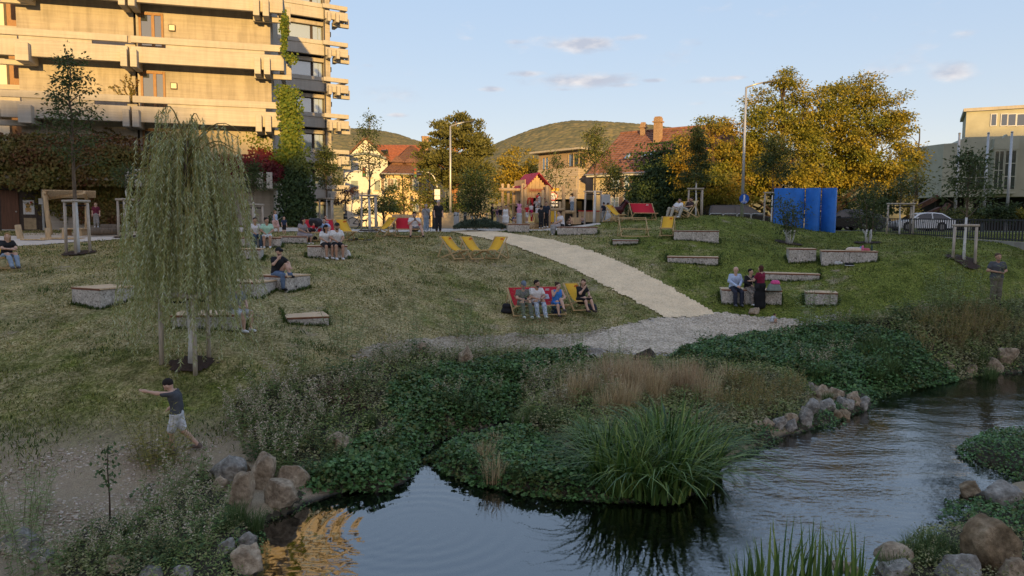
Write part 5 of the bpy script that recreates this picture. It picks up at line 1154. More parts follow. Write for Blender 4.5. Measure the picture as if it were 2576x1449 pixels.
# bare climbing stems between the second and third balcony
def stems(label, px0, py0, tips, seed):
 rr = random.Random(seed); b = Vector(fpt(px0, py0, -1.17)); t = thing('wall_vine', label, 'vine', b)
 m = MB(); P = []
 for (x, y) in tips:
  q = Vector(fpt(x, y, -1.16))-b; pts = [Vector((0, 0, 0)).lerp(q, k/6)+Vector((rr.uniform(-.1, .1), 0, rr.uniform(-.1, .12)))*(1 if 0 < k < 6 else 0) for k in range(7)]; m.tube(pts, [.02-.0022*k for k in range(7)], 4, False)
  for k in range(6):
   for s_ in range(9): P.append(pts[k].lerp(pts[k+1], s_/9)+FA.n*.03)
 m.build('stem', m_barkdk, t); P = np.array([tuple(p) for p in P]); n = len(P); leaves('foliage', P+rnd(n, .03), rnd(n)+np.array([0, 0, -.5]), np.array(n_f)+rnd(n, .3), .085, .075, lf_vine, t)
stems('thin climbing vine stems on the wall left of the balcony window', 345, 262, [(318, 200), (330, 185), (345, 188), (358, 196), (300, 215), (285, 218), (352, 230), (338, 210)], 3)
stems('thin red tinged vine stems left of the lowest balcony window', 330, 352, [(215, 318), (240, 330), (270, 322), (300, 340), (225, 340), (290, 352)], 4)
# young staked trees
def young_tree(label, base, H, crown0, spread, lf, seed, leaf=.13, dens=1.0, white=1.6, nb=16, r=.045, up=.8, crownleaf=26, group='young staked trees', name='young_tree', lean=0):
 rr = random.Random(seed); rng = np.random.default_rng(seed)
 t = thing(name, label, 'tree', base, 0, group)
 m = MB(); n = 10; tr = [Vector((lean*(k/n)**2+rr.uniform(-.03, .03)*(k > 2)*k/4, rr.uniform(-.03, .03)*(k > 2)*k/4, H*k/n-.05)) for k in range(n+1)]
 def at(z):
  k = min(n-1, max(0, int(z/H*n))); return tr[k].lerp(tr[k+1], min(1, max(0, z/H*n-k)))
 m.tube(tr, [r*(1-.82*k/n) for k in range(n+1)], 7)
 P, A = [], []
 for i in range(nb):
  f = (i+rr.random())/nb; z0 = crown0+(H-crown0)*f*.93; a = i*2.4+rr.uniform(-.5, .5); L_ = spread*(1-f*.72)*rr.uniform(.65, 1.15)
  st = at(z0); en = st+Vector((math.cos(a)*L_, math.sin(a)*L_, L_*up*rr.uniform(.5, 1.2)))
  pp, rd = limb(st, en, r*.42*(1-f*.5), .006, 5, .05, rr); m.tube(pp, rd, 4, False)
  for k in range(2, 6):
   c = pp[k]; q = max(3, int(crownleaf*dens*(.5+.25*k)*rr.uniform(.4, 1.4)/2)); o = rng.normal(size=(q, 3))*np.array([.17, .17, .11])*(spread*.55+.35)
   P.append(np.array(c)+o); A.append(o*2+rng.normal(size=(q, 3))*.2+np.array([0, 0, -.15]))
 c = tr[-1]; q = int(crownleaf*dens); P.append(np.array(c)+rng.normal(size=(q, 3))*np.array([.12, .12, .25])); A.append(rng.normal(size=(q, 3)))
 m.build('trunk', m_bark, t, True)
 w = MB(); k = [p for p in tr if p.z < white]+[at(white)]; w.tube(k, [r*(1-.82*p.z/H)+.008 for p in k], 8); w.build('white_paint', m_limewash, t, True)
 P = np.concatenate(P); A = np.concatenate(A); nq = len(P)
 leaves('crown', P, A, rng.normal(size=(nq, 3))*.6+np.array([0, 0, 1]), leaf*rng.uniform(.7, 1.3, nq), leaf*.5, lf, t); return t
m_strap = mat('black_strap', (.012, .012, .013), .7, .1)
def stakes(label, base, H, offs, rail_at=None, group='tree stake frames', rad=.055, mulch=.75, strap=True):
 t = thing('tree_stakes', label, 'tree stakes', base, 0, group)
 tops = []
 for (x, y) in offs:
  g = gz(base[0]+x, base[1]+y)-base[2]; MB().tube([(x*1.05, y*1.05, g-.25), (x, y, H-.06)], rad, 8).build('post', m_woodg, t, True); tops.append(Vector((x, y, H)))
 k = len(tops)
 for i in range(k if k > 2 else 1):
  a, b_ = tops[i], tops[(i+1) % k]; d = (b_-a).normalized()*.1; MB().tube([a-d, b_+d], .05, 8).build('cross_rail', m_woodg, t, True)
  if strap: m = MB(); m.bar(a+Vector((0, 0, -.16)), Vector((0, 0, H-.16)), .012, .06); m.build('strap', m_strap, t)
 if mulch:
  poly = [(base[0]+mulch*math.cos(a)*(1+.12*math.sin(3*a)), base[1]+mulch*math.sin(a)) for a in np.linspace(0, 6.28, 16)[:-1]]
  o = sheet('mulch', np.array(poly), .05, m_mulch, .07, .05, 'dark bark mulch round the staked tree', None, 'stuff')
 return t
def staked(px, py, top_py, Y, lab, slab, offs, stake_top, crown_py, spread, lf, seed, **kw):
 b = ground(px, py) if Y is None else at_y(px, py, Y)
 if Y is not None: b.z = gz(b.x, b.y) if Y < 50 else b.z
 H = at_y(px, top_py, b.y).z-b.z; c0 = at_y(px, crown_py, b.y).z-b.z; sh = at_y(px, stake_top, b.y).z-b.z
 mul = kw.pop('mulch', .62); young_tree(lab, b, H, c0, spread, lf, seed, **kw)
 if slab: stakes(slab, b, sh, offs, mulch=mul)
 return b
T3 = [(-.42, -.12), (.25, .35), (.1, -.38)]; T3b = [(-.5, 0), (.42, .28), (.38, -.25)]
staked(195, 638, 135, None, 'tall slender young tree with feathery leaves in front of the left building', 'three weathered stakes round the tall young tree at left', [(-.46, .1), (.34, .2), (.12, -.3)], 506, 430, 1.25, lf_young, 31, leaf=.15, white=2.05, nb=26, r=.09, up=.75, crownleaf=34)
staked(930, 584, 290, 40, 'very tall thin young tree with tiered branches before the white house', 'stake frame of the tall thin tree beside the bicycle', [(-.4, -.1), (.35, -.2), (.3, .3)], 492, 470, 1.25, lf_young, 32, leaf=.14, white=1.9, nb=20, r=.07, crownleaf=30)
staked(822, 562, 375, 43, 'dense young rowan in front of the tower corner', 'stake frame behind the group with the pram', [(-.4, 0), (.3, .2), (.35, -.3)], 500, 480, 1.0, lf_young, 33, leaf=.15, white=1.7, nb=22, crownleaf=46)
staked(1495, 552, 325, 44, 'tall young tree with sparse crown before the tiled house', 'stake frame with pale cross rail beside the playground', [(-.55, 0), (.4, .2), (.1, .45)], 482, 450, 1.3, lf_youngy, 34, leaf=.16, white=2.0, nb=20, r=.08, crownleaf=38, mulch=.4)
staked(1396, 540, 390, 47, 'young tree with open crown right of the playhouse', None, [], 520, 500, 1.2, lf_young, 35, leaf=.15, white=1.2, nb=16, crownleaf=24)
staked(1545, 545, 420, 50, 'young bushy tree before the shuttered windows of the tiled house', None, [], 520, 505, 1.2, lf_young, 38, leaf=.17, white=1.2, nb=18, crownleaf=44)
staked(1750, 552, 320, 44, 'young tree with dense oval crown above the reclining pair', 'stake frame left of the van on the mound', [(-.45, 0), (.35, .2), (.3, -.2)], 475, 470, .95, lf_young, 36, leaf=.14, white=2.1, nb=26, crownleaf=60, mulch=.4)
staked(1940, 565, 350, 46, 'broad young tree rising behind the blue panels', 'stake frame half hidden by the blue panels', [(-.45, 0), (.35, .2), (.3, -.2)], 485, 465, 1.45, lf_young, 37, leaf=.15, white=2.0, nb=26, crownleaf=56, mulch=0)
staked(2262, 592, 440, 45, 'thin young tree before the white car', 'three tall stakes in front of the white car', [(-.75, 0), (.72, .15), (.62, -.3)], 513, 520, 1.0, lf_young, 39, leaf=.13, white=1.9, nb=16, crownleaf=22)
staked(2424, 655, 375, None, 'young tree with loose wide crown before the concrete hall', 'two stakes joined by a rail on the slope at right', [(-.42, 0), (.38, -.1)], 567, 545, 1.3, lf_young, 41, leaf=.15, white=1.75, nb=20, r=.05, crownleaf=34)
staked(640, 585, 415, 37, 'small young tree at the right edge of the willow before the concrete wall', 'stake frame behind the seated women', [(-.45, 0), (.35, .2), (.1, -.4)], 515, 490, .9, lf_young, 42, leaf=.13, white=1.5, nb=16, crownleaf=34)
staked(322, 610, 420, 34, 'young tree mostly hidden behind the willow', 'stakes seen through the left side of the willow', [(-.4, 0), (.4, .15), (.1, -.4)], 502, 480, .9, lf_young, 43, leaf=.13, white=2.2, nb=12, crownleaf=20)
staked(2297, 575, 420, 52, 'sparse young tree with small leaves behind the three tall stakes', None, [], 520, 505, 1.3, lf_young, 44, leaf=.13, white=1.0, nb=14, crownleaf=16, mulch=0)
def multistem(label, px, py, top, Y, spread, lf, seed, nst=5, leaf=.12, dens=60):
 b = ground(px, py) if Y is None else at_y(px, py, Y); H = at_y(px, top, b.y).z-b.z; rr = random.Random(seed); rng = np.random.default_rng(seed)
 t = thing('multi_stem_tree', label, 'tree', b, 0, 'multi stem trees'); P = []
 for i in range(nst):
  a = 6.28*i/nst+rr.uniform(-.4, .4); L_ = spread*rr.uniform(.3, .8); e_ = Vector((math.cos(a)*L_, math.sin(a)*L_, H*rr.uniform(.75, 1))); st = Vector((math.cos(a)*.1, math.sin(a)*.1, -.05))
  pp, rd = limb(st, e_, .035, .008, 7, .03, rr); m = MB(); m.tube(pp, rd, 6); m.build('stem', m_bark, t, True); k = [p for p in pp if p.z < .75]+[st.lerp(e_, min(.9, .75/e_.z))]
  m = MB(); m.tube(k, [.042]*len(k), 6); m.build('white_paint', m_limewash, t, True)
  for j in range(2, 8):
   q = int(dens*rr.uniform(.5, 1.3)); P.append(np.array(pp[j])+rng.normal(size=(q, 3))*np.array([.3, .3, .22])*spread)
 P = np.concatenate(P); n = len(P); leaves('crown', P, rng.normal(size=(n, 3))+np.array([0, 0, -.2]), rng.normal(size=(n, 3))*.6+np.array([0, 0, 1]), leaf*rng.uniform(.7, 1.3, n), leaf*.5, lf, t)
 poly = [(b.x+.7*math.cos(a), b.y+.6*math.sin(a)) for a in np.linspace(0, 6.28, 14)[:-1]]; sheet('mulch', np.array(poly), .05, m_mulch, .07, .05, kind='stuff'); return t
multistem('bushy tree with white painted stems in front of the blue panels', 1984, 614, 500, None, .9, lf_young, 51)
multistem('bushy tree with white stems right of the blue panels', 2184, 612, 455, None, 1.1, lf_young, 52, dens=95)
multistem('dense dark multi stem tree on the juniper bed left of the playhouse', 1195, 575, 420, 43.5, 1.15, lf_dkgreen, 53, dens=150, leaf=.14)
big('small purple leaved tree between the tower and the stakes', 873, 55, [(875, 485, 18, 16, 0, 1), (868, 505, 20, 14, 0, 1)], lf_purple, 55, leaf=.16, per=60, tr=.05, cr=.35, clumps=1.2, name='purple_tree')
big('dark evergreen bush left of the bicycle', 905, 52, [(905, 520, 16, 18, 0, 1), (990, 500, 22, 34, 0, 1)], lf_dkgreen, 56, leaf=.14, per=80, tr=.05, cr=.35, clumps=1.5, name='bush')
# low juniper bed
b = at_y(1208, 577, 41); c = thing('juniper', 'low blue green juniper spreading at the path bend', 'shrub', b)
n = 9000; q = RNG.uniform(0, 1, (n, 2)); a = q[:, 0]*6.283; r_ = np.sqrt(q[:, 1]); x = r_*np.cos(a)*1.45; y = r_*np.sin(a)*.9; z = .55*(1-r_**2*.75)*RNG.uniform(.4, 1, n)*(1+.25*np.sin(x*5)*np.sin(y*6+1))
leaves('foliage', np.stack([x, y, z], 1), np.stack([x*.6, y*.6, np.full(n, .5)], 1)+rnd(n, .5), rnd(n, .5)+np.array([0, 0, 1]), .13, .045, leafmat('juniper_needles', [(.05, .075, .05), (.08, .115, .075), (.12, .15, .10)], .1), c)
# the weeping willow
def willow():
 b = ground(480, 918); rr = random.Random(9); rng = np.random.default_rng(9)
 t = thing('weeping_willow', 'young weeping willow with long hanging silvery twigs on the slope', 'tree', b)
 s_ = b.y/FOC; H = at_y(480, 330, b.y).z-b.z
 tr = [Vector((.05*math.sin(k*.9), .04*math.cos(k*1.3), H*.97*k/9-.05)) for k in range(10)]
 MB().tube(tr, [.075*(1-.06*k) for k in range(10)], 9).build('trunk', m_bark, t, True)
 MB().tube([tr[0], tr[1], tr[2], tr[3]*.9], [.083, .079, .074, .07], 9).build('white_paint', m_limewash, t, True)
 br = MB(); tw = MB(); P, A, N_ = [], [], []
 strands = []
 nb = 36
 for i in range(nb):
  f = .56+.44*(i+.5)/nb; a = i*2.399+rr.uniform(-.4, .4); st = tr[0].lerp(tr[-1], f); reach = (1.52-.85*((f-.56)/.44)**1.4)*rr.uniform(.42, 1.2)
  if math.cos(a) > .3 and f > .8: reach *= 1.15
  rise = H*(.16+.12*rr.random())*(1.05-f*.35); d = Vector((math.cos(a), math.sin(a)*.9, 0)); pts = []
  for k in range(8):
   u = k/7; pts.append(st+d*reach*u+Vector((0, 0, rise*math.sin(min(1, u*1.15)*math.pi*.62)-.25*u*u)))
  if i == 31: pts = [st+Vector((.95, -.1, 0))*(u*1.35)+Vector((0, 0, .75*math.sin(u*2.3)-.12*u)) for u in [k/7 for k in range(8)]]
  bf = rr.choice([.62, .85, .95, 1.03, 1.05])
  br.tube(pts, [.03*(1-.1*k)*(1.2-f*.5) for k in range(8)], 5, False)
  for k in range(2, 8):
   for q in range(3 if k < 7 else 4):
    p = pts[k-1].lerp(pts[k], rr.random())+Vector((rr.uniform(-.12, .12), rr.uniform(-.12, .12), 0)); strands.append((p, d, (1-.2*(k < 4))*bf))
 zlow = .30
 for (p, d, kk) in strands:
  if rr.random() < .36: continue
  L_ = (p.z-zlow)*rr.choice([.5, .7, .8, .9, .97, 1.03, 1.05])*rr.uniform(.82, 1.04)*kk
  if L_ < .25: continue
  n = max(4, int(L_/.14)); sw = Vector((rr.uniform(-1, 1), rr.uniform(-1, 1), 0))*.42; pts = []
  for k in range(n+1):
   u = k/n; pts.append(p+d*(.35*math.sin(u*1.5))*min(1, L_*.5)+sw*u*u*L_*.35+Vector((rr.uniform(-.012, .012), rr.uniform(-.012, .012), .10*math.sin(u*2.2)*(1-u)-L_*u)))
  tw.tube(pts, [.006-.0038*k/n for k in range(n+1)], 3, False)
  for k in range(n):
   seg = pts[k+1]-pts[k]; dirv = np.array(seg.normalized()); m_ = max(3, int(seg.length/.024))
   for j in range(m_):
    q = pts[k].lerp(pts[k+1], (j+rr.random())/m_); P.append(tuple(q)); aa = rr.uniform(0, 6.283); A.append(dirv*.8+np.array([math.cos(aa), math.sin(aa), 0])*rr.uniform(.3, .85))
 br.build('branch', mat('yellow_willow_bark', (.24, .19, .06), .7, .25, 8), t, True); tw.build('twigs', mat('yellow_twig', (.34, .28, .09), .7, .2, 8), t)
 P = np.array(P); A = np.array(A); n = len(P)
 leaves('crown', P, A, rng.normal(size=(n, 3)), rng.uniform(.075, .14, n), rng.uniform(.014, .023, n), leafmat('willow_leaves', [(.22, .245, .07), (.36, .39, .14), (.50, .53, .28), (.64, .67, .48)], .25, .5), t)
 stakes('stakes and rail round the trunk of the weeping willow', b, at_y(440, 742, b.y).z-b.z, [(-.62, -.05), (.28, -.42), (.22, .45)], mulch=.5)
willow()
# ------------------------------------------------------------------ seat blocks
def block_mat():
 m, nt, b = newmat('exposed_aggregate_concrete'); v = coords(nt)
 vor = nt.nodes.new('ShaderNodeTexVoronoi'); vor.inputs['Scale'].default_value = 26; nt.links.new(v, vor.inputs['Vector'])
 n = _noise(nt, v, 3, 6); r = _ramp(nt, vor.outputs['Color'], [(.08, (.16, .135, .115)), (.25, (.42, .375, .33)), (.7, (.56, .51, .45)), (.95, (.70, .65, .60))])
 r2 = _ramp(nt, n.outputs['Fac'], [(.35, (.82, .82, .80)), (.65, (1.1, 1.1, 1.1))]); c = _mix(nt, 1, r.outputs['Color'], r2.outputs['Color'], 'MULTIPLY')
 nt.links.new(c, b.inputs['Base Color']); b.inputs['Roughness'].default_value = .95
 bp = nt.nodes.new('ShaderNodeBump'); bp.inputs['Strength'].default_value = .5; bp.inputs['Distance'].default_value = .012; nt.links.new(vor.outputs['Distance'], bp.inputs['Height']); nt.links.new(bp.outputs[0], b.inputs['Normal']); return m
m_block = block_mat()
m_slat = mat('oiled_larch_slat', (.66, .47, .29), .7, .22, 5, stretch=(.6, 6, 6), bump=.12)
m_slatg = mat('greying_larch_slat', (.66, .56, .45), .75, .2, 5, stretch=(.6, 6, 6), bump=.12)
m_slatedge = mat('red_brown_slat_edge', (.24, .10, .055), .75, .3, 8)
BLK = {}
def block(key, px, base, top, w, d, rot, label, greyed=False):
 g = ground(px, base); r = R(rot)-(math.atan((px-1288)/1850)*.8 if abs(rot) < 9 else 0); f = Vector((math.sin(r), -math.cos(r), 0))
 zt = max(at_y(px, top, g.y).z, g.z+.12); c = g-f*(d/2)
 t = thing('seat_block', label, 'bench', (c.x, c.y, zt), r, 'concrete seat blocks with timber tops')
 n = 2 if w > 1.6 else 1
 for i in range(n):
  a = -w/2+w*i/n; MB().box((a+w/(2*n), 0, -.06-.55), (w/n-.008, d, 1.1)).build('concrete_base', m_block, t, bev=.012)
 k = max(5, int(d/.14)); me = MB().box((0, 0, 0), (w+.04, d/k-.012, .04)).mesh('slat', m_slatg if greyed else m_slat)
 for i in range(k): link('slat', me, t, (0, -d/2+d*(i+.5)/k, -.0205))
 m = MB(); m.box((0, -d/2+.03, -.052), (w, .05, .018)); m.build('rail', m_slatedge, t); m = MB(); m.box((0, -d/2-.008, -.025), (w+.04, .012, .034)); m.build('front_edge', m_slatedge, t)
 BLK[key] = (c, zt, r, f, w, d)
for a in [('play', 1305, 586, 563, 1.12, 1.0, 6, 'single concrete seat block nearest the playhouse at the path bend', True),
   ('grey', 1452, 592, 570, 2.05, 1.0, 1, 'long concrete seat block under the woman in grey trousers', True),
   ('low', 1573, 616, 603.5, 1.2, 1.0, -2, 'low sunken seat block right of the path below the empty chair frame', True),
   ('mound', 1751, 607, 580, 2.08, 1.0, -2, 'long seat block on the mound right of the yellow deckchair', True),
   ('mid', 1742, 664, 646, 2.15, 1.0, -2, 'long low seat block on the open green slope beside the path', False),
   ('tall', 2018, 661, 625, 1.1, 1.0, -14, 'short tall seat block between the two white stemmed trees', False),
   ('cloth', 2136, 663, 631, 2.12, 1.0, 2, 'long seat block with clothes and bottles laid on it', False),
   ('empty', 1990, 707, 688, 2.15, 1.0, 0, 'long empty seat block behind the standing woman in black skirt', False),
   ('trio', 1890, 766, 729, 2.2, 1.0, 3, 'long seat block with the seated elderly man and a basket', False),
   ('reed', 2066, 769, 736, 1.1, 1.0, 0, 'short seat block partly behind tall willow shoots near the gravel beach', False),
   ('flat', 776, 818, 797, 1.15, 1.25, 22, 'low square seat block with fresh timber top in the middle of the slope', False),
   ('left', 216, 771, 724, 1.15, 1.2, -24, 'square seat block left of the willow with bright timber top', False),
   ('smoker', 686, 726, 693, 1.15, 1.15, -24, 'seat block under the man in black cap', False),
   ('pair', 824, 650, 618, 1.5, 1.0, 14, 'seat block under the couple by the pram', False),
   ('pram', 737, 614, 594, 1.15, 1.0, -4, 'seat block left of the pram', False),
   ('women', 656, 622, 597, 1.6, 1.0, 0, 'seat block under the two women beside the willow', False),
   ('hid', 602, 742, 709, 1.3, 1.1, -10, 'seat block half hidden by the right curtain of the willow', False),
   ('legs', 520, 828, 792, 1.75, 1.1, -8, 'seat block behind the willow stakes carrying the person with bare legs', False),
   ('hid2', 620, 655, 626, 1.0, 1.0, -4, 'seat block just above the half hidden one at the willow edge', False),
   ('veil', 515, 648, 612, 1.2, 1.0, -6, 'seat block seen through the willow with a blue cloth on it', False)]:
 block(*a)
# ------------------------------------------------------------------ deckchairs
m_fyel = mat('yellow_canvas', (.78, .43, .035), .85, .08, 30); m_fred = mat('red_canvas', (.55, .018, .035), .85, .1, 30); m_fcream = mat('cream_canvas', (.68, .58, .30), .85, .1, 30)
m_fr = mat('light_beech_frame', (.58, .40, .20), .6, .15, 9, stretch=(4, 4, .6))
m_print = mat('orange_print', (.72, .20, .06), .8, .1); m_printw = mat('white_print', (.8, .7, .68), .8, .1)
CH = {}
def deckchair(label, pos, rz, w=.62, fab=None, mark=None, group='yellow deckchairs', s=1.0):
 t = thing('deckchair', label, 'deckchair', pos, rz, group, s); h = w/2
 for sx in (-1, 1):
  x = sx*h; m = MB(); m.bar((x, .48, .96), (x, -.38, .02), .03, .055); m.build('long_rail', m_fr, t)
  x = sx*(h-.04); m = MB(); m.bar((x, -.58, .40), (x, .55, .02), .03, .055); m.build('seat_rail', m_fr, t)
  x = sx*(h+.035); m = MB(); m.bar((x, .26, .72), (x, .58, .03), .026, .045); m.build('prop', m_fr, t)
 for (y, z, nm) in ((.47, .945, 'top_bar'), (-.57, .395, 'front_bar'), (-.36, .04, 'foot_bar'), (.54, .03, 'rear_bar')):
  m = MB(); m.bar((-h-.03, y, z), (h+.03, y, z), .04, .04); m.build(nm, m_fr, t)
 if fab is not None:
  pr = [(.47, .97)]+[(.47-1.05*u, .97-.585*u-.20*math.sin(math.pi*u)**1.0*(.55+.6*u)) for u in np.linspace(.06, .94, 12)]+[(-.57, .42)]
  m = MB(); k = len(pr); hw = h-.055
  vs = [(sx*hw, y, z+o) for o in (0, -.012) for sx in (-1, 1) for y, z in pr]
  fs = [(i, i+1, k+i+1, k+i) for i in range(k-1)]+[(2*k+i+1, 2*k+i, 3*k+i, 3*k+i+1) for i in range(k-1)]+[(i+1, i, 2*k+i, 2*k+i+1) for i in range(k-1)]+[(k+i, k+i+1, 3*k+i+1, 3*k+i) for i in range(k-1)]+[(0, k, 3*k, 2*k), (2*k-1, k-1, 3*k-1, 4*k-1)]
  f = m.add(vs, fs).build('fabric', fab, t, True)
  if mark:
   m = MB(); y, z = pr[2]; n_ = Vector((0, -.8, .6)); m.box((hw*.55, y-.012, z+.02), (.14, .012, .10), Matrix.Rotation(R(28), 3, 'X')); m.build('print', mark, f)
 CH[label] = t; return t
def chair_at(label, px, py, rot, **k):
 Y = k.pop('Y', None); g = ground(px, py) if Y is None else at_y(px, py, Y)
 if Y is not None and k.pop('snap', True): g.z = gz(g.x, g.y)
 return deckchair(label, g, R(rot), **k)
Yk = dict(fab=m_fyel, mark=m_print)
chair_at('yellow deckchair leftmost of the three on the dry slope', 1140, 652, 52, **Yk)
chair_at('yellow deckchair in the middle of the three on the dry slope', 1188, 652, 40, **Yk)
chair_at('yellow deckchair rightmost of the three on the dry slope, turned left', 1247, 651, -28, **Yk)
chair_at('yellow deckchair beside the small bicycle lying in the grass', 868, 604, 38, **Yk)
chair_at('yellow deckchair turned left next to the red double one', 971, 595, -40, **Yk)
chair_at('yellow deckchair on the mound left of the red double one', 1546, 553, 40, Y=42.0, **Yk)
chair_at('yellow deckchair alone above the long seat block on the mound', 1678, 594, -18, **Yk)
chair_at('yellow deckchair under the woman in the black dress', 1450, 780, 24, **Yk)
chair_at('cream deckchair seen from behind at the path bend', 1357, 577, 165, fab=m_fcream, group='pale deckchairs')
chair_at('yellow deckchair at the left picture edge under the blonde woman', 8, 676, 55, **Yk)
chair_at('pale orange deckchair under the man in white on the mound', 1703, 548, -45, Y=41.5, **Yk)
chair_at('deckchair under the man in black lying back on the mound', 1730, 549, -55, Y=41.5, fab=m_fcream, group='pale deckchairs')
Rk = dict(fab=m_fred, mark=m_printw, w=1.35, group='red double deckchairs')
chair_at('red double deckchair under the man in white looking at his phone', 1028, 596, 12, **Rk)
chair_at('red double deckchair on the mound standing empty', 1617, 551, 8, Y=41.6, **Rk)
chair_at('red double deckchair behind the couple by the pram', 806, 606, 22, **Rk)
chair_at('red deckchair beside the playground seen past the cream one', 1385, 574, -70, fab=m_fred, group='red deckchairs')
# the widest red one seats three
chair_at('wide red deckchair under the three people near the gravel beach', 1350, 792, 18, fab=m_fred, mark=m_printw, w=1.95, group='red double deckchairs')
chair_at('empty wooden double deckchair frame without canvas', 1594, 596, 2, w=1.35, group='bare deckchair frames')
# ------------------------------------------------------------------ playground
def log(mb, a, b_, r):
 a, b_ = Vector(a), Vector(b_); pts = [a.lerp(b_, k/3)+Vector((random.uniform(-.02, .02), random.uniform(-.02, .02), 0)) for k in range(4)]; mb.tube(pts, [r*1.05, r, r*.97, r*.93], 9); return mb
m_robinia = mat('peeled_robinia_log', (.55, .39, .22), .75, .3, 4, stretch=(2, 2, .5), bump=.25, bs=20)
m_plank = mat('rough_sawn_plank', (.62, .44, .25), .8, .3, 4, stretch=(5, 5, .4), bump=.2)
m_playred = mat('play_red_paint', (.55, .02, .025), .5, .1); m_roofred = mat('crimson_roof_board', (.36, .03, .07), .65, .2, 6)
PY = 46.0; PG = 4.3
pb = at_y(1349, 560, PY); pb.z = PG
ph = thing('playhouse', 'wooden playhouse with crimson board roof and carved name board', 'playhouse', pb, R(22))
wd, dp = 1.5, 1.75; ez, az = 2.62, 3.38
n = 11;
for i in range(n):
 x0 = -wd/2+wd*i/n; xm = x0+wd/(2*n); top = ez+(az-ez)*(1-abs(xm)/(wd/2))-.06; lo = 1.95 if abs(xm) < .32 else (1.0 if abs(xm) < .60 else .0)
 m = MB(); m.box((xm, -.02*(i % 2), (lo+top)/2), (wd/n-.012, .05, top-lo)); m.build('plank', m_plank, ph)
for i in range(12):
 for sx in (-1, 1):
  y = .03+dp*(i+.5)/12; m = MB(); m.box((sx*(wd/2), y, 1.0+ez/2-.05), (.045, dp/12-.012, ez-1.0+.9*0)); m.build('plank', m_plank, ph)
m = MB(); m.box((0, dp, 1.9), (wd, .05, 1.6)); m.build('back_wall', m_plank, ph); m = MB(); m.box((0, dp/2-.1, 1.0), (wd+.1, dp+.5, .1)); m.build('platform', m_plank, ph)
sl = math.atan2(az-ez, wd/2); RL = math.hypot(az-ez, wd/2)+.32
for sx in (-1, 1):
 for i in range(7):
  u = (i+.5)/7*RL-.0; x = sx*u*math.cos(sl); z = az+.10-u*math.sin(sl)+.012*(i % 2); m = MB(); m.box((x, dp/2-.1, z), (RL/7+.02, dp+.55, .035), Matrix.Rotation(sx*(sl+.06), 3, 'Y')); m.build('roof_board', m_roofred, ph)
m = MB(); m.box((0, -.075, 2.42), (1.12, .04, .2)); sb = m.build('name_board', mat('red_brown_board', (.42, .22, .12), .7, .15, 6), ph); text(sb, 'ALA II FLAVIA', .15, mat('carved_red', (.35, .03, .03), .7), (0, -.1, 2.42))
pts = [(-.62, -.09, 1.0)]+[(-.47-.15*math.cos(a), -.09, 1.72+.22*math.sin(a)) for a in np.linspace(0, math.pi, 7)]+[(-.32, -.09, 1.0)]
m = MB().tube(pts, .035, 6); m.build('red_arch', m_playred, ph)
pts = [(.38, -.09, 1.0)]+[(.50-.13*math.cos(a), -.09, 1.72+.22*math.sin(a)) for a in np.linspace(0, math.pi, 7)]+[(.63, -.09, 1.0)]
m = MB().tube(pts, .03, 6); m.build('red_arch', m_playred, ph)
for (x, z0, z1) in ((-.42, .5, 1.92), (-.05, .3, 2.1)): MB().tube([(x, -.28, z0), (x, -.28, z1)], .085, 10).build('red_column', m_playred, ph)
for (x, y) in ((-.85, -.25), (-.8, dp), (.8, -.15), (.8, dp)): log(MB(), (x, y, -.3), (x*1.02, y, 2.75), .11).build('log_post', m_robinia, ph, True)
m = MB(); m.box((0, dp-.02, 1.6), (wd-.1, .02, 1.0)); m.build('inside_shade', m_darkroom, ph)  # near-black sheet painted in for the shade inside the house
def frame_posts(name, label, cat, posts, beams, Y=PY, group=None):
 b0 = at_y(posts[0][0], 556, Y); b0.z = PG; t = thing(name, label, cat, b0, 0, group)
 for (px, y0, y1, dy, r) in posts:
  p = at_y(px, y1, Y+dy); q = at_y(px+random.uniform(-1, 1), y0, Y+dy); log(MB(), Vector((p.x, Y+dy, PG-.3))-b0, Vector((q.x, Y+dy, q.z))-b0, r).build('log_post', m_robinia, t, True)
 for (ax, ay, bx, by, dy, r) in beams: log(MB(), at_y(ax, ay, Y+dy)-b0, at_y(bx, by, Y+dy)-b0, r).build('log_beam', m_robinia, t, True)
 return t
frame_posts('climbing_frame', 'log climbing frame with crossbeam left of the playhouse', 'climbing frame', [(1264, 462, 556, 0, .10), (1279, 463, 556, .6, .10), (1314, 462, 559, -.4, .14)], [(1255, 477, 1316, 477.5, -.15, .10), (1278, 515, 1300, 513, .5, .05)])
frame_posts('climbing_frame', 'log climbing frame with balance beams right of the playhouse', 'climbing frame', [(1377, 466, 556, 0, .11), (1366, 478, 556, -.6, .10), (1417, 467, 556, 0, .11), (1446, 479, 553, .2, .12), (1408, 507, 530, 0, .10)], [(1384, 512, 1408, 512, .1, .05), (1384, 527, 1422, 527, -.1, .10), (1400, 534, 1446, 533, .1, .11)], 45.5)
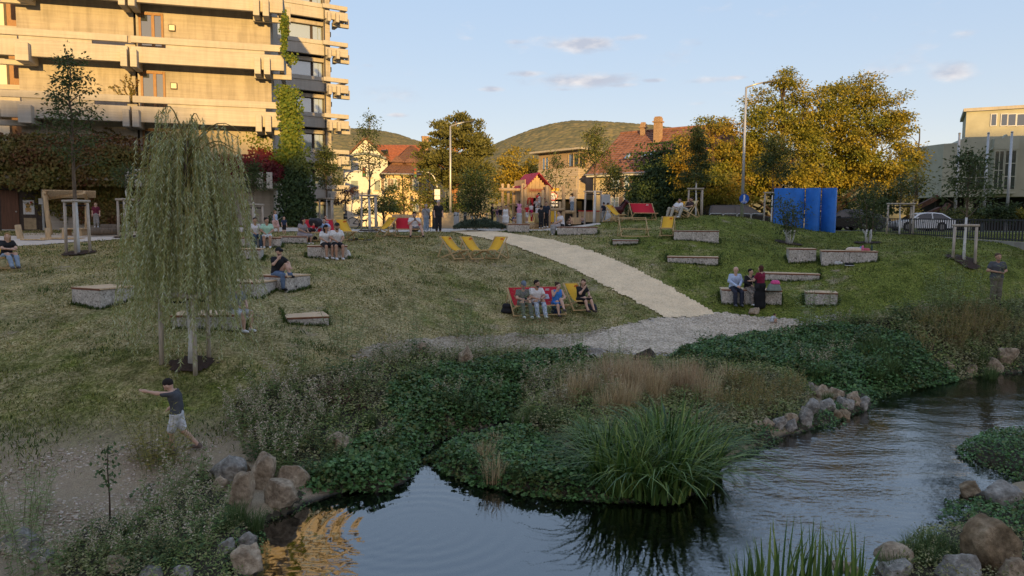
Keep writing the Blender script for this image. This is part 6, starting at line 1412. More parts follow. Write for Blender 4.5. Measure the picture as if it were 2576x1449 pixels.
# low planter with red rim and board edges
def box_of_boards(label, px0, px1, ytop, Y, H, red=True, name='planter'):
 a = at_y(px0, 550, Y); b_ = at_y(px1, 550, Y); zt = at_y(px0, ytop, Y).z; t = thing(name, label, 'planter', (a.x, Y, zt-H)); w = b_.x-a.x; n = max(5, int(w/.17))
 for i in range(n):
  m = MB(); m.box((w*(i+.5)/n, 0, H/2), (w/n-.01, .05, H)); m.build('board', m_plank, t)
 m = MB(); m.box((w/2, .8, H/2-.05), (w, 1.5, H-.1)); m.build('soil', m_mulch, t)
 if red: m = MB(); m.box((w/2, 0, H+.03), (w+.06, .1, .06)); m.build('red_rim', m_playred, t)
 return t
box_of_boards('board planter with red rim at the right end of the playground', 1455, 1507, 532, 46, .65)
box_of_boards('low board edging under the yellow deckchair and horse figure', 1528, 1590, 546, 44.5, .42, False)
box_of_boards('low timber step beside the seated woman in brown', 1436, 1462, 547, 44.2, .40, False, 'timber_step')
# seat logs
for (px, py, w, lab) in ((1283, 552, 26, 'low robinia log lying at the left climbing frame'), (1340, 557, 40, 'low robinia log lying before the playhouse')):
 a = at_y(px-w/2, py, 44.6); b_ = at_y(px+w/2, py, 44.6); t = thing('log', lab, 'log', (a.x, a.y, PG)); log(MB(), (0, 0, .2), (b_.x-a.x, .15, .22), .18).build('trunk_piece', m_robinia, t, True)
# litter bins and bollards, back benches
def bollard(px, y0, y1, Y, r, lab, name='bollard', cat='bollard'):
 p = at_y(px, y0, Y); H = at_y(px, y1, Y).z-PG; t = thing(name, lab, cat, (p.x, Y, PG-.05)); MB().lathe([(r, 0), (r, H-.05), (r*.8, H)], 14).build('body', m_dkmetal if name == 'bollard' else m_signg, t, True); MB().lathe([(r*1.04, 0), (r*1.04, .06)], 14, (0, 0, H*.8)).build('band', m_metal, t)
bollard(1148, 553, 532, 47, .17, 'grey cylinder litter bin left of the juniper bed', 'litter_bin', 'bin')
bollard(1170, 551, 531, 49, .1, 'slim grey bollard behind the litter bin'); bollard(869, 556, 535, 46, .12, 'grey bollard left of the standing bicycle'); bollard(1092, 552, 528, 47, .12, 'grey bollard behind the elderly pair'); bollard(1306, 560, 534, 43, .16, 'dark metal bin below the girl in the pink dress', 'litter_bin', 'bin')
t = thing('low_wall', 'pale low wall behind the left street lamp', 'wall', (at_y(1100, 540, 54).x, 54, 4.1)); m = MB(); m.box((1.8, 0, .65), (3.9, .3, 1.35)); m.build('wall', m_cream, t)
g = at_y(1012, 557, 44); t = thing('park_bench', 'wooden bench back behind the red double deckchair', 'bench', (g.x, 44, PG-.1)); MB().box((0, 0, .42), (1.3, .4, .05)).build('seat', m_plank, t); MB().box((0, .22, .75), (1.3, .05, .4)).build('backrest', m_plank, t)
for sx in (-.5, .5): MB().box((sx, 0, .2), (.08, .36, .4)).build('leg', m_dkmetal, t)
# left play corner: slatted pergola on crooked posts, boards, logs in sand
pl0 = at_y(112, 582, 35.5); zl = 4.0
def rel(px, py, Y): return at_y(px, py, Y)-pl0
pg = thing('pergola', 'small timber pergola with slatted roof on a crooked robinia post beside the brown door', 'pergola', pl0)
log(MB(), rel(126, 590, 35.5), rel(112, 478, 35.5), .11).build('post', m_robinia, pg, True); log(MB(), rel(218, 590, 36.4), rel(216, 482, 36.4), .09).build('post', m_robinia, pg, True)
for k in range(9):
 a = rel(106, 478+k*2.4, 35.3+k*.14); b_ = rel(240, 481+k*2.0, 35.6+k*.14); m = MB(); m.bar(a, b_, .09, .035); m.build('roof_slat', m_plank, pg)
m = MB(); m.bar(rel(112, 484, 35.3), rel(124, 500, 36.4), .1, .12); m.bar(rel(120, 500, 36.4), rel(212, 486, 35.5), .1, .1); m.bar(rel(212, 484, 35.3), rel(218, 500, 36.4), .1, .12); m.build('rafter', m_plank, pg)
for (px, py, yt, w, ang, lab) in ((58, 611, 566, .28, -14, 'leaning split log post at the left edge of the sand corner'), (121, 605, 573, .24, 0, 'short split log post right of the leaning one'), (160, 603, 573, .2, 4, 'thin split log post beside the pergola')):
 g = at_y(px, py, 33.5); t = thing('split_log_post', lab, 'post', g, 0, 'split log posts in the sand corner'); H = at_y(px, yt, 33.5).z-g.z; log(MB(), (0, 0, -.2), (math.sin(R(ang))*H, 0, H), w/2).build('log', m_robinia, t, True)
for (x0, x1, py, Y, lab) in ((62, 125, 602, 33, 'low plank platform left in the sand corner'), (112, 205, 599, 33.4, 'low plank platform in the middle of the sand corner'), (160, 218, 575, 35, 'plank bench under the pergola')):
 a = at_y(x0, py, Y); b_ = at_y(x1, py, Y); t = thing('plank_platform', lab, 'platform', (a.x, Y, a.z), 0, 'plank platforms'); w = b_.x-a.x
 for k in range(3): m = MB(); m.box((w/2, -.22+.22*k, 0), (w, .2, .05)); m.build('plank', m_plank, t)
 for q in (.15, .85): m = MB(); m.box((w*q, 0, -.22), (.12, .5, .38)); m.build('support', m_robinia, t)
for (x0, x1, py, Y, r, lab) in ((225, 300, 588, 34.5, .18, 'dark rough log lying on the sand left of the willow'), (255, 330, 580, 35.2, .2, 'dark rough log behind the first one')):
 a = at_y(x0, py, Y); b_ = at_y(x1, py-3, Y+.4); t = thing('log', lab, 'log', a); log(MB(), (0, 0, .1), (b_.x-a.x, .4, .12), r).build('trunk_piece', m_bark, t, True)
sheet('sand', np.array([(at_y(30, 600, 33.2).x, 33.6), (at_y(330, 595, 33.5).x, 34.6), (at_y(330, 585, 36.6).x, 37.2), (at_y(60, 590, 36.5).x, 36.4)]), .03, mat('play_sand', (.62, .50, .37), .95, .15, 3, world=True, bump=.3, bs=50), .15, .05)
# bicycles
def bike(label, pos, rz, s=1.0, lying=False, frame=None, acc=None):
 root = thing('bicycle', label, 'bicycle', pos, rz, 'bicycles', s); rot = Matrix.Rotation(R(82), 4, 'X') @ Matrix.Identity(4) if lying else Matrix.Identity(4)
 def bp(mb, name, m_, parent=None):
  o = mb.build(name, m_, parent or root, True)
  if parent is None and lying: o.matrix_local = Matrix.Translation((0, 0, .08)) @ rot
  return o
 for x in (-.52, .52):
  m = MB(); k = 22; pts = [(x+.33*math.cos(6.2832*i/k), 0, .34+.33*math.sin(6.2832*i/k)) for i in range(k+1)]; m.tube(pts, .022, 6, False); w = bp(m, 'wheel', m_tyre)
  m = MB()
  for i in range(9): a = math.pi*i/9; m.bar((x+.32*math.cos(a), 0, .34+.32*math.sin(a)), (x-.32*math.cos(a), 0, .34-.32*math.sin(a)), .005, .005)
  m.build('spokes', m_metal, w)
 m = MB(); f = frame or m_dkmetal
 for a, b_ in (((-.52, 0, .34), (-.12, 0, .30)), ((-.12, 0, .30), (-.2, 0, .80)), ((-.2, 0, .80), (.34, 0, .82)), ((-.12, 0, .30), (.36, 0, .72)), ((-.52, 0, .34), (-.18, 0, .72)), ((.34, 0, .9), (.52, 0, .34))): m.tube([a, b_], .024, 6)
 bp(m, 'frame', f)
 m = MB(); m.tube([(.33, -.28, 1.0), (.36, 0, .98), (.33, .28, 1.0)], .014, 6); m.tube([(.36, 0, .98), (.34, 0, .86)], .016, 6); bp(m, 'handlebar', m_dkmetal)
 m = MB(); m.box((-.22, 0, .88), (.26, .12, .05)); m.tube([(-.2, 0, .8), (-.21, 0, .87)], .014, 6); bp(m, 'saddle', acc or m_tyre)
 m = MB(); m.box((-.12, 0, .3), (.18, .05, .18)); m.box((.12, 0, .52), (.3, .07, .09)); bp(m, 'crank', m_dkmetal); return root
p = at_y(912, 568, 41.5); p.z = gz(p.x, p.y); bike('black bicycle standing left of the tall thin tree', p, R(15), 1.0)
p = ground(906, 607); bike("child's black and yellow bicycle lying in the grass", p, R(8), .62, True, mat('yellow_bike_paint', (.6, .45, .05), .4), m_tyre)
# ------------------------------------------------------------------ people: one smooth body from joined limbs, clothes as outer skins
def surfnet(vals, org, h):
 nx, ny, nz = vals.shape; ins = vals < 0
 cc = np.zeros((nx-1, ny-1, nz-1), np.int8)
 for i in (0, 1):
  for j in (0, 1):
   for k in (0, 1): cc += ins[i:nx-1+i, j:ny-1+j, k:nz-1+k]
 act = (cc > 0) & (cc < 8); idx = -np.ones(act.shape, np.int32); I, J, K = np.nonzero(act); idx[act] = np.arange(len(I))
 P = np.zeros((len(I), 3)); W_ = np.zeros(len(I))
 cor = [(0, 0, 0), (1, 0, 0), (0, 1, 0), (1, 1, 0), (0, 0, 1), (1, 0, 1), (0, 1, 1), (1, 1, 1)]
 for a in range(8):
  for b_ in range(a+1, 8):
   if sum(abs(cor[a][q]-cor[b_][q]) for q in range(3)) != 1: continue
   va = vals[I+cor[a][0], J+cor[a][1], K+cor[a][2]]; vb = vals[I+cor[b_][0], J+cor[b_][1], K+cor[b_][2]]
   x = (va < 0) != (vb < 0); t = np.where(x, va/np.where(va == vb, 1, va-vb), 0)
   P += np.where(x[:, None], np.array(cor[a])+t[:, None]*(np.array(cor[b_])-np.array(cor[a])), 0); W_ += x
 P = (P/W_[:, None]+np.stack([I, J, K], 1))*h+org
 F = []
 for ax in range(3):
  s0 = [slice(None)]*3; s1 = [slice(None)]*3; s0[ax] = slice(0, -1); s1[ax] = slice(1, None)
  A_, B_ = ins[tuple(s0)], ins[tuple(s1)]; c = A_ != B_
  o1, o2 = [(1, 2), (2, 0), (0, 1)][ax]
  lim = [slice(None)]*3; lim[o1] = slice(1, -1); lim[o2] = slice(1, -1); m = np.zeros_like(c); m[tuple(lim)] = c[tuple(lim)]
  q = np.stack(np.nonzero(m), 1)
  if not len(q): continue
  e1 = np.zeros(3, int); e1[o1] = 1; e2 = np.zeros(3, int); e2[o2] = 1
  f = np.stack([idx[tuple((q-d).T)] for d in (e1+e2, e2, e1*0, e1)], 1)
  fl = A_[m]; f[~fl] = f[~fl][:, ::-1]; F.append(f)
 return P, np.concatenate(F)
def sdf_mesh(name, prims, h, m_, cuts=(), k=.03):
 """prims: (a, b, ra, rb); cuts: (point, normal) keep the side against the normal"""
 pr = [(np.array(a, float), np.array(b_, float), ra, rb) for a, b_, ra, rb in prims]
 lo = np.min([np.minimum(a, b_)-max(ra, rb) for a, b_, ra, rb in pr], 0)-h*2.5; hi = np.max([np.maximum(a, b_)+max(ra, rb) for a, b_, ra, rb in pr], 0)+h*2.5
 n = np.ceil((hi-lo)/h).astype(int)+1; g = [lo[i]+np.arange(n[i])*h for i in range(3)]
 D = np.full(n, 1e3)
 for a, b_, ra, rb in pr:
  m0 = np.minimum(a, b_)-max(ra, rb)-.09; m1 = np.maximum(a, b_)+max(ra, rb)+.09
  sl_ = tuple(slice(max(0, int((m0[i]-lo[i])/h)), min(n[i], int((m1[i]-lo[i])/h)+2)) for i in range(3))
  X, Y, Z = np.meshgrid(g[0][sl_[0]], g[1][sl_[1]], g[2][sl_[2]], indexing='ij'); d = b_-a; L2 = d.dot(d)+1e-9
  t = np.clip(((X-a[0])*d[0]+(Y-a[1])*d[1]+(Z-a[2])*d[2])/L2, 0, 1)
  s = np.sqrt((X-a[0]-t*d[0])**2+(Y-a[1]-t*d[1])**2+(Z-a[2]-t*d[2])**2)-(ra+(rb-ra)*t)
  o = D[sl_]; hh = np.clip(.5+.5*(o-s)/k, 0, 1); D[sl_] = np.where(o > 100, s, o*(1-hh)+s*hh-k*hh*(1-hh))
 if cuts:
  X, Y, Z = np.meshgrid(*g, indexing='ij')
  for p, nn in cuts: D = np.maximum(D, (X-p[0])*nn[0]+(Y-p[1])*nn[1]+(Z-p[2])*nn[2])
 V, F = surfnet(D, lo, h); return npmesh(name, V, [F], m_, True)
SK = {k: mat('skin_'+k, c, .6, .06, 8) for k, c in (('light', (.58, .36, .26)), ('tan', (.46, .27, .18)), ('dark', (.30, .17, .11)))}
CLO = {}
def cloth(c, rough=.9):
 k = tuple(round(x, 3) for x in c)
 if k not in CLO: CLO[k] = mat('cloth_%d' % len(CLO), c, rough, .22, 9, bump=.3, bs=14)
 return CLO[k]
BASE = dict(pel=(0, .0, .94), wai=(0, .01, 1.08), che=(0, .0, 1.30), nec=(0, .0, 1.47), hea=(0, -.02, 1.615), shL=(.175, 0, 1.41), shR=(-.175, 0, 1.41), elL=(.235, .03, 1.13), elR=(-.235, .03, 1.13), wrL=(.235, -.07, .88), wrR=(-.235, -.07, .88),
   hiL=(.085, 0, .92), hiR=(-.085, 0, .92), knL=(.095, -.02, .50), knR=(-.095, -.02, .50), anL=(.10, .02, .085), anR=(-.10, .02, .085))
def shift(keys, d, J):
 for k in keys: J[k] = tuple(np.array(J[k])+np.array(d))
UP = ('wai', 'che', 'nec', 'hea', 'shL', 'shR', 'elL', 'elR', 'wrL', 'wrR')
def pose(kind, **over):
 J = dict(BASE)
 if kind == 'sit':          # seat 0.45
  shift(UP+('pel', 'hiL', 'hiR'), (0, 0, -.40), J)
  for s, x in (('L', 1), ('R', -1)): J['kn'+s] = (x*.13, -.46, .50); J['an'+s] = (x*.12, -.46, .085); J['el'+s] = (x*.25, -.10, .78); J['wr'+s] = (x*.11, -.33, .66)
  for k in ('che', 'nec', 'hea', 'shL', 'shR'): J[k] = tuple(np.array(J[k])+np.array((0, -.05-.05*(k in ('nec', 'hea')), -.02)))
 elif kind == 'recline':
  J.update(pel=(0, .0, .40), wai=(0, .10, .50), che=(0, .24, .68), nec=(0, .35, .83), hea=(0, .36, .98), shL=(.175, .30, .79), shR=(-.175, .30, .79), elL=(.27, .12, .62), elR=(-.27, .12, .62), wrL=(.08, -.06, .60), wrR=(-.08, -.06, .60),
     hiL=(.09, -.02, .40), hiR=(-.09, -.02, .40), knL=(.13, -.48, .53), knR=(-.13, -.48, .53), anL=(.13, -.72, .085), anR=(-.13, -.66, .085))
 elif kind == 'crouch':
  J.update(pel=(0, .12, .32), wai=(0, .06, .44), che=(0, -.08, .60), nec=(0, -.20, .72), hea=(0, -.28, .84), shL=(.16, -.12, .68), shR=(-.16, -.12, .68), elL=(.2, -.34, .45), elR=(-.2, -.34, .45), wrL=(.08, -.48, .2), wrR=(-.08, -.48, .2),
     hiL=(.1, .1, .30), hiR=(-.1, .1, .30), knL=(.17, -.28, .46), knR=(-.17, -.28, .46), anL=(.13, -.05, .085), anR=(-.13, -.05, .085))
 elif kind == 'walk':
  J.update(knL=(.09, -.17, .52), anL=(.09, -.22, .09), knR=(-.09, .06, .50), anR=(-.09, .38, .17), wrL=(.24, .12, .92), wrR=(-.24, -.28, .96), elR=(-.24, -.06, 1.12))
 J.update(over); return J
def person(label, loc, rz, H=1.72, J=None, skin='light', hair=((.03, .02, .015), 'short'), top=((.05, .05, .055), 'short'), bot=((.1, .14, .22), 'trousers'), shoes=(.75, .75, .75), look=0, nod=0, build=1.0, extra=(), h=.021, head=1.0):
 J = J or pose('stand'); s = H/1.74; J = {k: np.array(v, float) for k, v in J.items()}; B = build; S_ = SK[skin]
 hd = J['hea']; fw = np.array([math.sin(look)*math.cos(nod), -math.cos(look)*math.cos(nod), -math.sin(nod)]); rt = np.array([math.cos(look), math.sin(look), 0]); up = np.cross(rt, fw)*1.0; up = up if up[2] > 0 else -up
 c = hd; hs = head
 torso = [(J['hiL']+(0, 0, .03), J['wai']+(.05, 0, 0), .105*B, .095*B), (J['hiR']+(0, 0, .03), J['wai']-(.05, 0, 0), .105*B, .095*B), (J['wai']+(.05, 0, 0), J['che']+(.07, 0, 0), .10*B, .115*B), (J['wai']-(.05, 0, 0), J['che']-(.07, 0, 0), .10*B, .115*B), (J['che']+(.06, 0, 0), J['shL']*.8+J['shR']*.2, .10*B, .062), (J['che']-(.06, 0, 0), J['shR']*.8+J['shL']*.2, .10*B, .062)]
 arm = {q: [(J['sh'+q], J['el'+q], .055*B, .043*B), (J['el'+q], J['wr'+q], .043*B, .028)] for q in 'LR'}
 leg = {q: [(J['hi'+q], J['kn'+q], .088*B, .058*B), (J['kn'+q], J['kn'+q]*.65+J['an'+q]*.35, .055*B, .060*B), (J['kn'+q]*.65+J['an'+q]*.35, J['an'+q], .060*B, .036)] for q in 'LR'}
 body = list(torso)+arm['L']+arm['R']+leg['L']+leg['R']
 body += [(J['nec']-(0, 0, .04), c-up*.06*hs, .058, .055), (c+up*.03*hs-fw*.012, c+up*.035*hs-fw*.03, .088*hs, .088*hs), (c-up*.02*hs+fw*.012, c-up*.075*hs+fw*.035, .078*hs, .048*hs), (c+fw*.085*hs-up*.005, c+fw*.108*hs-up*.032*hs, .012, .017)]
 for q in (-1, 1): body.append((c+rt*q*.083*hs+up*.01, c+rt*q*.088*hs-up*.03, .02, .014))
 hand_t = []
 for q, sx in (('L', 1), ('R', -1)):
  w = J['wr'+q]; d = w-J['el'+q]; d = d/np.linalg.norm(d); side = np.cross(d, (0, 0, 1.)); side = side/max(np.linalg.norm(side), 1e-6)
  if np.linalg.norm(np.cross(d, (0, 0, 1.))) < .3: side = np.array([0, -1., 0])
  pal = np.cross(side, d); body += [(w, w+d*.05+side*.014, .028, .026), (w, w+d*.05-side*.014, .028, .026)]
  for i, (o, l) in enumerate(((-.030, .060), (-.010, .072), (.010, .068), (.030, .052))):
   a = w+d*.068+side*o; hand_t.append([a, a+d*l*.5+pal*.004*sx, a+d*l*.85+pal*sx*.02]);
  a = w+d*.02-side*.028; hand_t.append([a, a+d*.035-side*.028, a+d*.07-side*.030])
  an = J['an'+q]; kn = J['kn'+q]; f_ = np.array([0, -1., 0]); body.append((an+(0, .03, -.03), an+f_*.15+(0, 0, -.052), .038, .03))
 me = sdf_mesh('person', [(a*s, b_*s, ra*s, rb*s) for a, b_, ra, rb in body], h, S_)
 mb = MB()
 for pts in hand_t: mb.tube([Vector(p*s) for p in pts], [.0105*s, .010*s, .008*s], 5)
 bm = bmesh.new(); bm.from_mesh(me); tmp = mb.mesh('tmp', S_, True); bm.from_mesh(tmp); bm.to_mesh(me); bm.free(); bpy.data.meshes.remove(tmp)
 o = link('person', me); o.location = loc; o.rotation_euler = (0, 0, rz); tag(o, label, 'person')
 X = lambda prims: [(np.array(a)*s, np.array(b_)*s, ra*s, rb*s) for a, b_, ra, rb in prims]
 def garment(name, prims, col, cuts=(), k=.035, hh=None): return link(name, sdf_mesh(name, X(prims), hh or h, col if isinstance(col, bpy.types.Material) else cloth(col), [(np.array(p)*s, nn) for p, nn in cuts], k), o)
 tcol, ttype = top; spine = (J['che']-J['pel']); spine = spine/np.linalg.norm(spine)
 g = .016
 tp = [(a, b_, ra+g+.004, rb+g) for a, b_, ra, rb in torso]
 if True:
  if ttype in ('short', 'long', 'dress'):
   for q in 'LR':
    u, f_ = arm[q]
    if ttype == 'long': tp += [(u[0], u[1], u[2]+g, u[3]+g), (f_[0], f_[0]+(f_[1]-f_[0])*.93, f_[2]+g, f_[3]+g)]
    else: tp.append((u[0], u[0]+(u[1]-u[0])*.55, u[2]+g, u[3]+g+.016))
  garment('shirt', tp, tcol, [(J['pel']-spine*.03, -spine), (J['nec']-np.array((0, 0, .005))+spine*.0, spine)])
 bcol, btype = bot; lp = [(J['hiL'], J['hiR'], .112*B+.01, .112*B+.01), (J['pel']+(0, 0, .0), J['pel']+spine*.07, .125*B, .115*B)]
 if btype in ('trousers', 'shorts'):
  for q in 'LR':
   L0, L1, L2 = leg[q]
   if btype == 'trousers': lp += [(a, b_, ra+.016, rb+.02) for a, b_, ra, rb in leg[q][:2]]+[(L2[0], L2[0]+(L2[1]-L2[0])*.95, L2[2]+.02, L2[3]+.035)]
   else: lp.append((L0[0], L0[0]+(L0[1]-L0[0])*.82, L0[2]+.018, L0[3]+.04))
  garment(btype, lp, bcol, [(J['pel']+spine*.09, spine)])
 elif btype in ('skirt', 'longskirt', 'dress'):
  e = {'skirt': .85, 'dress': .85, 'longskirt': 1.0}[btype]
  for q in 'LR':
   L0 = leg[q][0]; lp.append((L0[0], L0[0]+(L0[1]-L0[0])*e, L0[2]+.04, L0[3]+.08))
   if btype == 'longskirt': lp.append((J['kn'+q], J['kn'+q]*.1+J['an'+q]*.9, .15, .16))
  garment('skirt', lp, bcol, [(J['pel']+spine*.10, spine)], .12)
 for q in 'LR':
  an = J['an'+q]; garment('shoe', [(an+(0, .035, -.035), an+np.array((0, -.15, -.05)), .047, .038), (an+(0, .02, -.0), an+(0, .03, -.03), .045, .047)], shoes, [(an+np.array((0, 0, -.085)), (0, 0, -1.))], .02)
 hc, ht = hair; c2 = c+up*.045*hs-fw*.02
 if ht not in ('bald', 'none'):
  hp = [(c2, c2-fw*.012, .097*hs, .097*hs)]; cut = [(c+fw*.055+up*.075, unit(fw*.85-up*.55))]
  if ht == 'long': hp += [(c-fw*.06, J['nec']-fw*.075-np.array((0, 0, .12)), .085, .055), (c-fw*.03+rt*.05, J['nec']-fw*.03+rt*.07-np.array((0, 0, .08)), .05, .03), (c-fw*.03-rt*.05, J['nec']-fw*.03-rt*.07-np.array((0, 0, .08)), .05, .03)]
  if ht == 'bob': hp += [(c-fw*.03+rt*.03, c-fw*.035+rt*.045-up*.09, .075, .05), (c-fw*.03-rt*.03, c-fw*.035-rt*.045-up*.09, .075, .05)]
  if ht == 'bun': hp += [(c2-fw*.08+up*.05, c2-fw*.10+up*.06, .042, .045)]
  if ht == 'tail': hp += [(c2-fw*.09, c-fw*.14-up*.16, .04, .025), (c-fw*.14-up*.16, c-fw*.12-up*.34, .028, .012)]
  garment('hair', hp, hc, [(p, n_) for p, n_ in cut] if ht not in ('long', 'bob') else [(c+fw*.06+up*.06, unit(fw))], .02, .014)
 for q in (-1, 1):
  e = (c+fw*.083*hs+rt*q*.034*hs+up*.018*hs)*s; m = MB(); m.lathe([(.004*s, -.008*s), (.011*s, -.003*s), (.011*s, .003*s), (.004*s, .008*s)], 6, tuple(e)); m.build('eye', mat('eye_dark', (.03, .02, .015), .3), o)
 for ex in extra: ex(o, J, s, c, fw, up, rt, garment)
 return o
def cap(col):
 def f(o, J, s, c, fw, up, rt, G): G('cap', [(c+up*.05-fw*.015, c+up*.055-fw*.02, .102, .102), (c+up*.055+fw*.06, c+up*.05+fw*.15, .055, .045)], col, [(c+up*.035, -up)], .02, .014)
 return f
def flatcap(col):
 def f(o, J, s, c, fw, up, rt, G): G('flat_cap', [(c+up*.07-fw*.02, c+up*.07+fw*.05, .098, .07), (c+up*.05+fw*.08, c+up*.045+fw*.125, .045, .03)], col, [(c+up*.045, -up)], .03, .014)
 return f
def specs(o, J, s, c, fw, up, rt, G):
 m = MB()
 for q in (-1, 1): m.box(tuple((c+fw*.095+rt*q*.036+up*.02)*s), (.05*s, .03*s, .03*s), Matrix((rt, fw, up)).transposed())
 m.build('sunglasses', m_tyre, o)
def beard(col):
 def f(o, J, s, c, fw, up, rt, G): G('beard', [(c-up*.082+fw*.042, c-up*.098+fw*.052, .046, .036), (c-up*.05-rt*.055+fw*.02, c-up*.09-rt*.03+fw*.035, .024, .028), (c-up*.05+rt*.055+fw*.02, c-up*.09+rt*.03+fw*.035, .024, .028)], tuple(min(1, q*2+.03) for q in col), [(c-up*.062, up)], .02, .013)
 return f
def bag(col, side=1, drop=.0):
 def f(o, J, s, c, fw, up, rt, G):
  p = J['pel']+np.array((side*.2, -.05, .02-drop)); G('shoulder_bag', [(p, p+(0, 0, -.10), .07, .08), (p+(0, .09, 0), p+(0, .09, -.10), .06, .07)], col)
  a = J['shR' if side > 0 else 'shL']; m = MB(); m.tube([Vector(a*s)+Vector((0, -.09, .07)), Vector((J['che']+np.array((0, -.15, 0)))*s), Vector((p+np.array((0, -.05, .05)))*s)], .013, 5); m.build('bag_strap', cloth(col), o)
 return f
def phone(o, J, s, c, fw, up, rt, G):
 w = (J['wrL']+J['wrR'])/2; m = MB(); m.box(tuple((J['wrR']+np.array((.05, -.08, .07)))*s), (.075, .012, .15), Matrix.Rotation(R(-25), 3, 'X')); m.build('phone', m_tyre, o)
W_, K_, N_, GR = (.74, .73, .72), (.022, .022, .025), (.03, .045, .09), (.36, .36, .36)
JE = (.12, .17, .26); LJ = (.26, .33, .42); BR = (.05, .028, .016); DK = (.018, .013, .011); BL = (.34, .20, .075)
def Hs(px, y0, y1, Y): return at_y(px, y0, Y).z-at_y(px, y1, Y).z
def stand(label, px, hy, feet, rot, Y=None, **k):
 g = ground(px, feet) if Y is None else at_y(px, feet, Y); H = Hs(px, hy, feet, g.y)*k.pop('grow', 1); k.setdefault('J', pose('stand'))
 return person(label, g, R(rot), H, **k)
def sit_on(label, key, px, rot, H=1.7, inset=.22, side=0, seat=.45, **k):
 """sit on the front part of a seat block; legs hang to the ground or rest on the slope"""
 c, zt, r, f, w, d = BLK[key]; dd = ray(px, 600); e = Vector((math.cos(r), math.sin(r), 0)); o = c+f*(d/2-inset)
 kk = (o.x-o.y*dd.x/dd.y)/(-(e.x-e.y*dd.x/dd.y)); p = o+e*kk; s = H/1.74
 zg = gz(p.x+f.x*.6, p.y+f.y*.6); zr = zt-.45*s-.02; J = k.pop('J', None) or pose('sit'); dz = (zg-zr)/s
 for q in 'LR':
  a = np.array(J['an'+q]); a[2] = max(-.25, dz)+.085+max(0, a[2]-.085); J['an'+q] = tuple(a)
  kn = np.array(J['kn'+q]); L_ = kn[2]-a[2]
  if L_ > .44: kn[2] -= (L_-.44)*.6; a[2] = kn[2]-.44; J['an'+q] = tuple(a); J['kn'+q] = tuple(kn)
 return person(label, Vector((p.x, p.y, zr)), R(rot), H, J=J, **k)
def in_chair(label, chair, x, H=1.72, **k):
 t = CH[chair]; M = Matrix.Rotation(t.rotation_euler.z, 4, 'Z'); p = t.location+M @ Vector((x, -.12, .0)); k.setdefault('J', pose('recline')); k.setdefault('h', .021)
 return person(label, p, t.rotation_euler.z+R(k.pop('turn', 0)), H, **k)
# the boy by the stream, stepping left with his arm stretched out
J = pose('walk', knL=(.08, -.12, .50), anL=(.08, -.10, .085), knR=(-.08, .10, .50), anR=(-.08, .42, .16), hea=(0, -.16, 1.56), nec=(0, -.08, 1.45), che=(0, -.03, 1.30), shL=(.16, -.06, 1.40), shR=(-.16, -.05, 1.40), elL=(.16, -.36, 1.42), wrL=(.12, -.62, 1.47), elR=(-.24, .02, 1.14), wrR=(-.20, -.2, 1.0))
_boy = stand('boy in dark grey tee and white shorts striding left with arm stretched out', 448, 962, 1140, -82, J=J, skin='light', hair=((.022, .016, .014), 'short'), top=((.075, .078, .085), 'short'), bot=((.66, .66, .68), 'shorts'), shoes=(.16, .12, .10), grow=1.07, nod=.65, h=.0125, head=1.16)
sit_on('man in black cap and tee smoking on a seat block with one knee raised', 'smoker', 695, 55, 1.8, J=pose('sit', knL=(.12, -.30, .80), anL=(.14, -.48, .47), elL=(.26, -.25, .84), wrL=(.18, -.42, .72), elR=(-.24, -.15, .82), wrR=(-.08, -.25, 1.04)), top=(K_, 'short'), bot=(JE, 'trousers'), shoes=K_, hair=(BR, 'short'), extra=(cap(K_), specs, beard(BR)))
t = CH['yellow deckchair at the left picture edge under the blonde woman']
in_chair('blonde long haired woman in black tee and jeans sitting at the left edge', 'yellow deckchair at the left picture edge under the blonde woman', .0, 1.68, J=pose('sit', pel=(0, -.22, .50), wai=(0, -.24, .63), che=(0, -.28, .86), nec=(0, -.34, 1.02), hea=(0, -.37, 1.16), shL=(.165, -.30, .97), shR=(-.165, -.30, .97), hiL=(.085, -.22, .48), hiR=(-.085, -.22, .48), elL=(.22, -.46, .74), elR=(-.22, -.46, .74), wrL=(-.06, -.60, .72), wrR=(.06, -.60, .70), knL=(.12, -.66, .55), knR=(-.12, -.66, .55), anL=(.10, -.86, .13), anR=(-.10, -.90, .13)), top=(K_, 'short'), bot=(LJ, 'trousers'), shoes=(.1, .1, .11), hair=(BL, 'long'), look=-.5)
sit_on('woman with long black hair in white top and black shorts on the couple\'s block', 'pair', 818, 35, 1.64, top=(W_, 'short'), bot=(K_, 'shorts'), hair=(DK, 'long'), skin='tan', look=.5, nod=.3)
sit_on('bearded man in white tee, black shorts and cap on the couple\'s block', 'pair', 846, 28, 1.78, top=(W_, 'short'), bot=(K_, 'shorts'), hair=(DK, 'short'), skin='tan', extra=(cap(K_), beard(DK)), look=-.3)
sit_on('woman in white blouse and dark jeans left of the one in mint', 'women', 641, 35, 1.66, top=((.7, .68, .68), 'short'), bot=((.05, .08, .12), 'trousers'), hair=(DK, 'tail'), skin='tan')
sit_on('woman in mint green top and white shorts on the block by the willow', 'women', 672, 18, 1.66, top=((.42, .66, .50), 'short'), bot=(W_, 'shorts'), hair=(DK, 'bun'), skin='tan', look=.7)
stand('girl with long light brown hair in pink skirt facing right', 693, 529, 590, 75, 36.5, J=pose('walk'), top=((.45, .55, .75), 'none'), bot=((.72, .45, .42), 'skirt'), hair=((.22, .13, .06), 'long'), shoes=W_)
stand('small boy in navy tee and black shorts beside the pink skirted girl', 715, 545, 592, 40, 36, top=(N_, 'short'), bot=(K_, 'shorts'), hair=(BR, 'short'), shoes=K_, head=1.25)
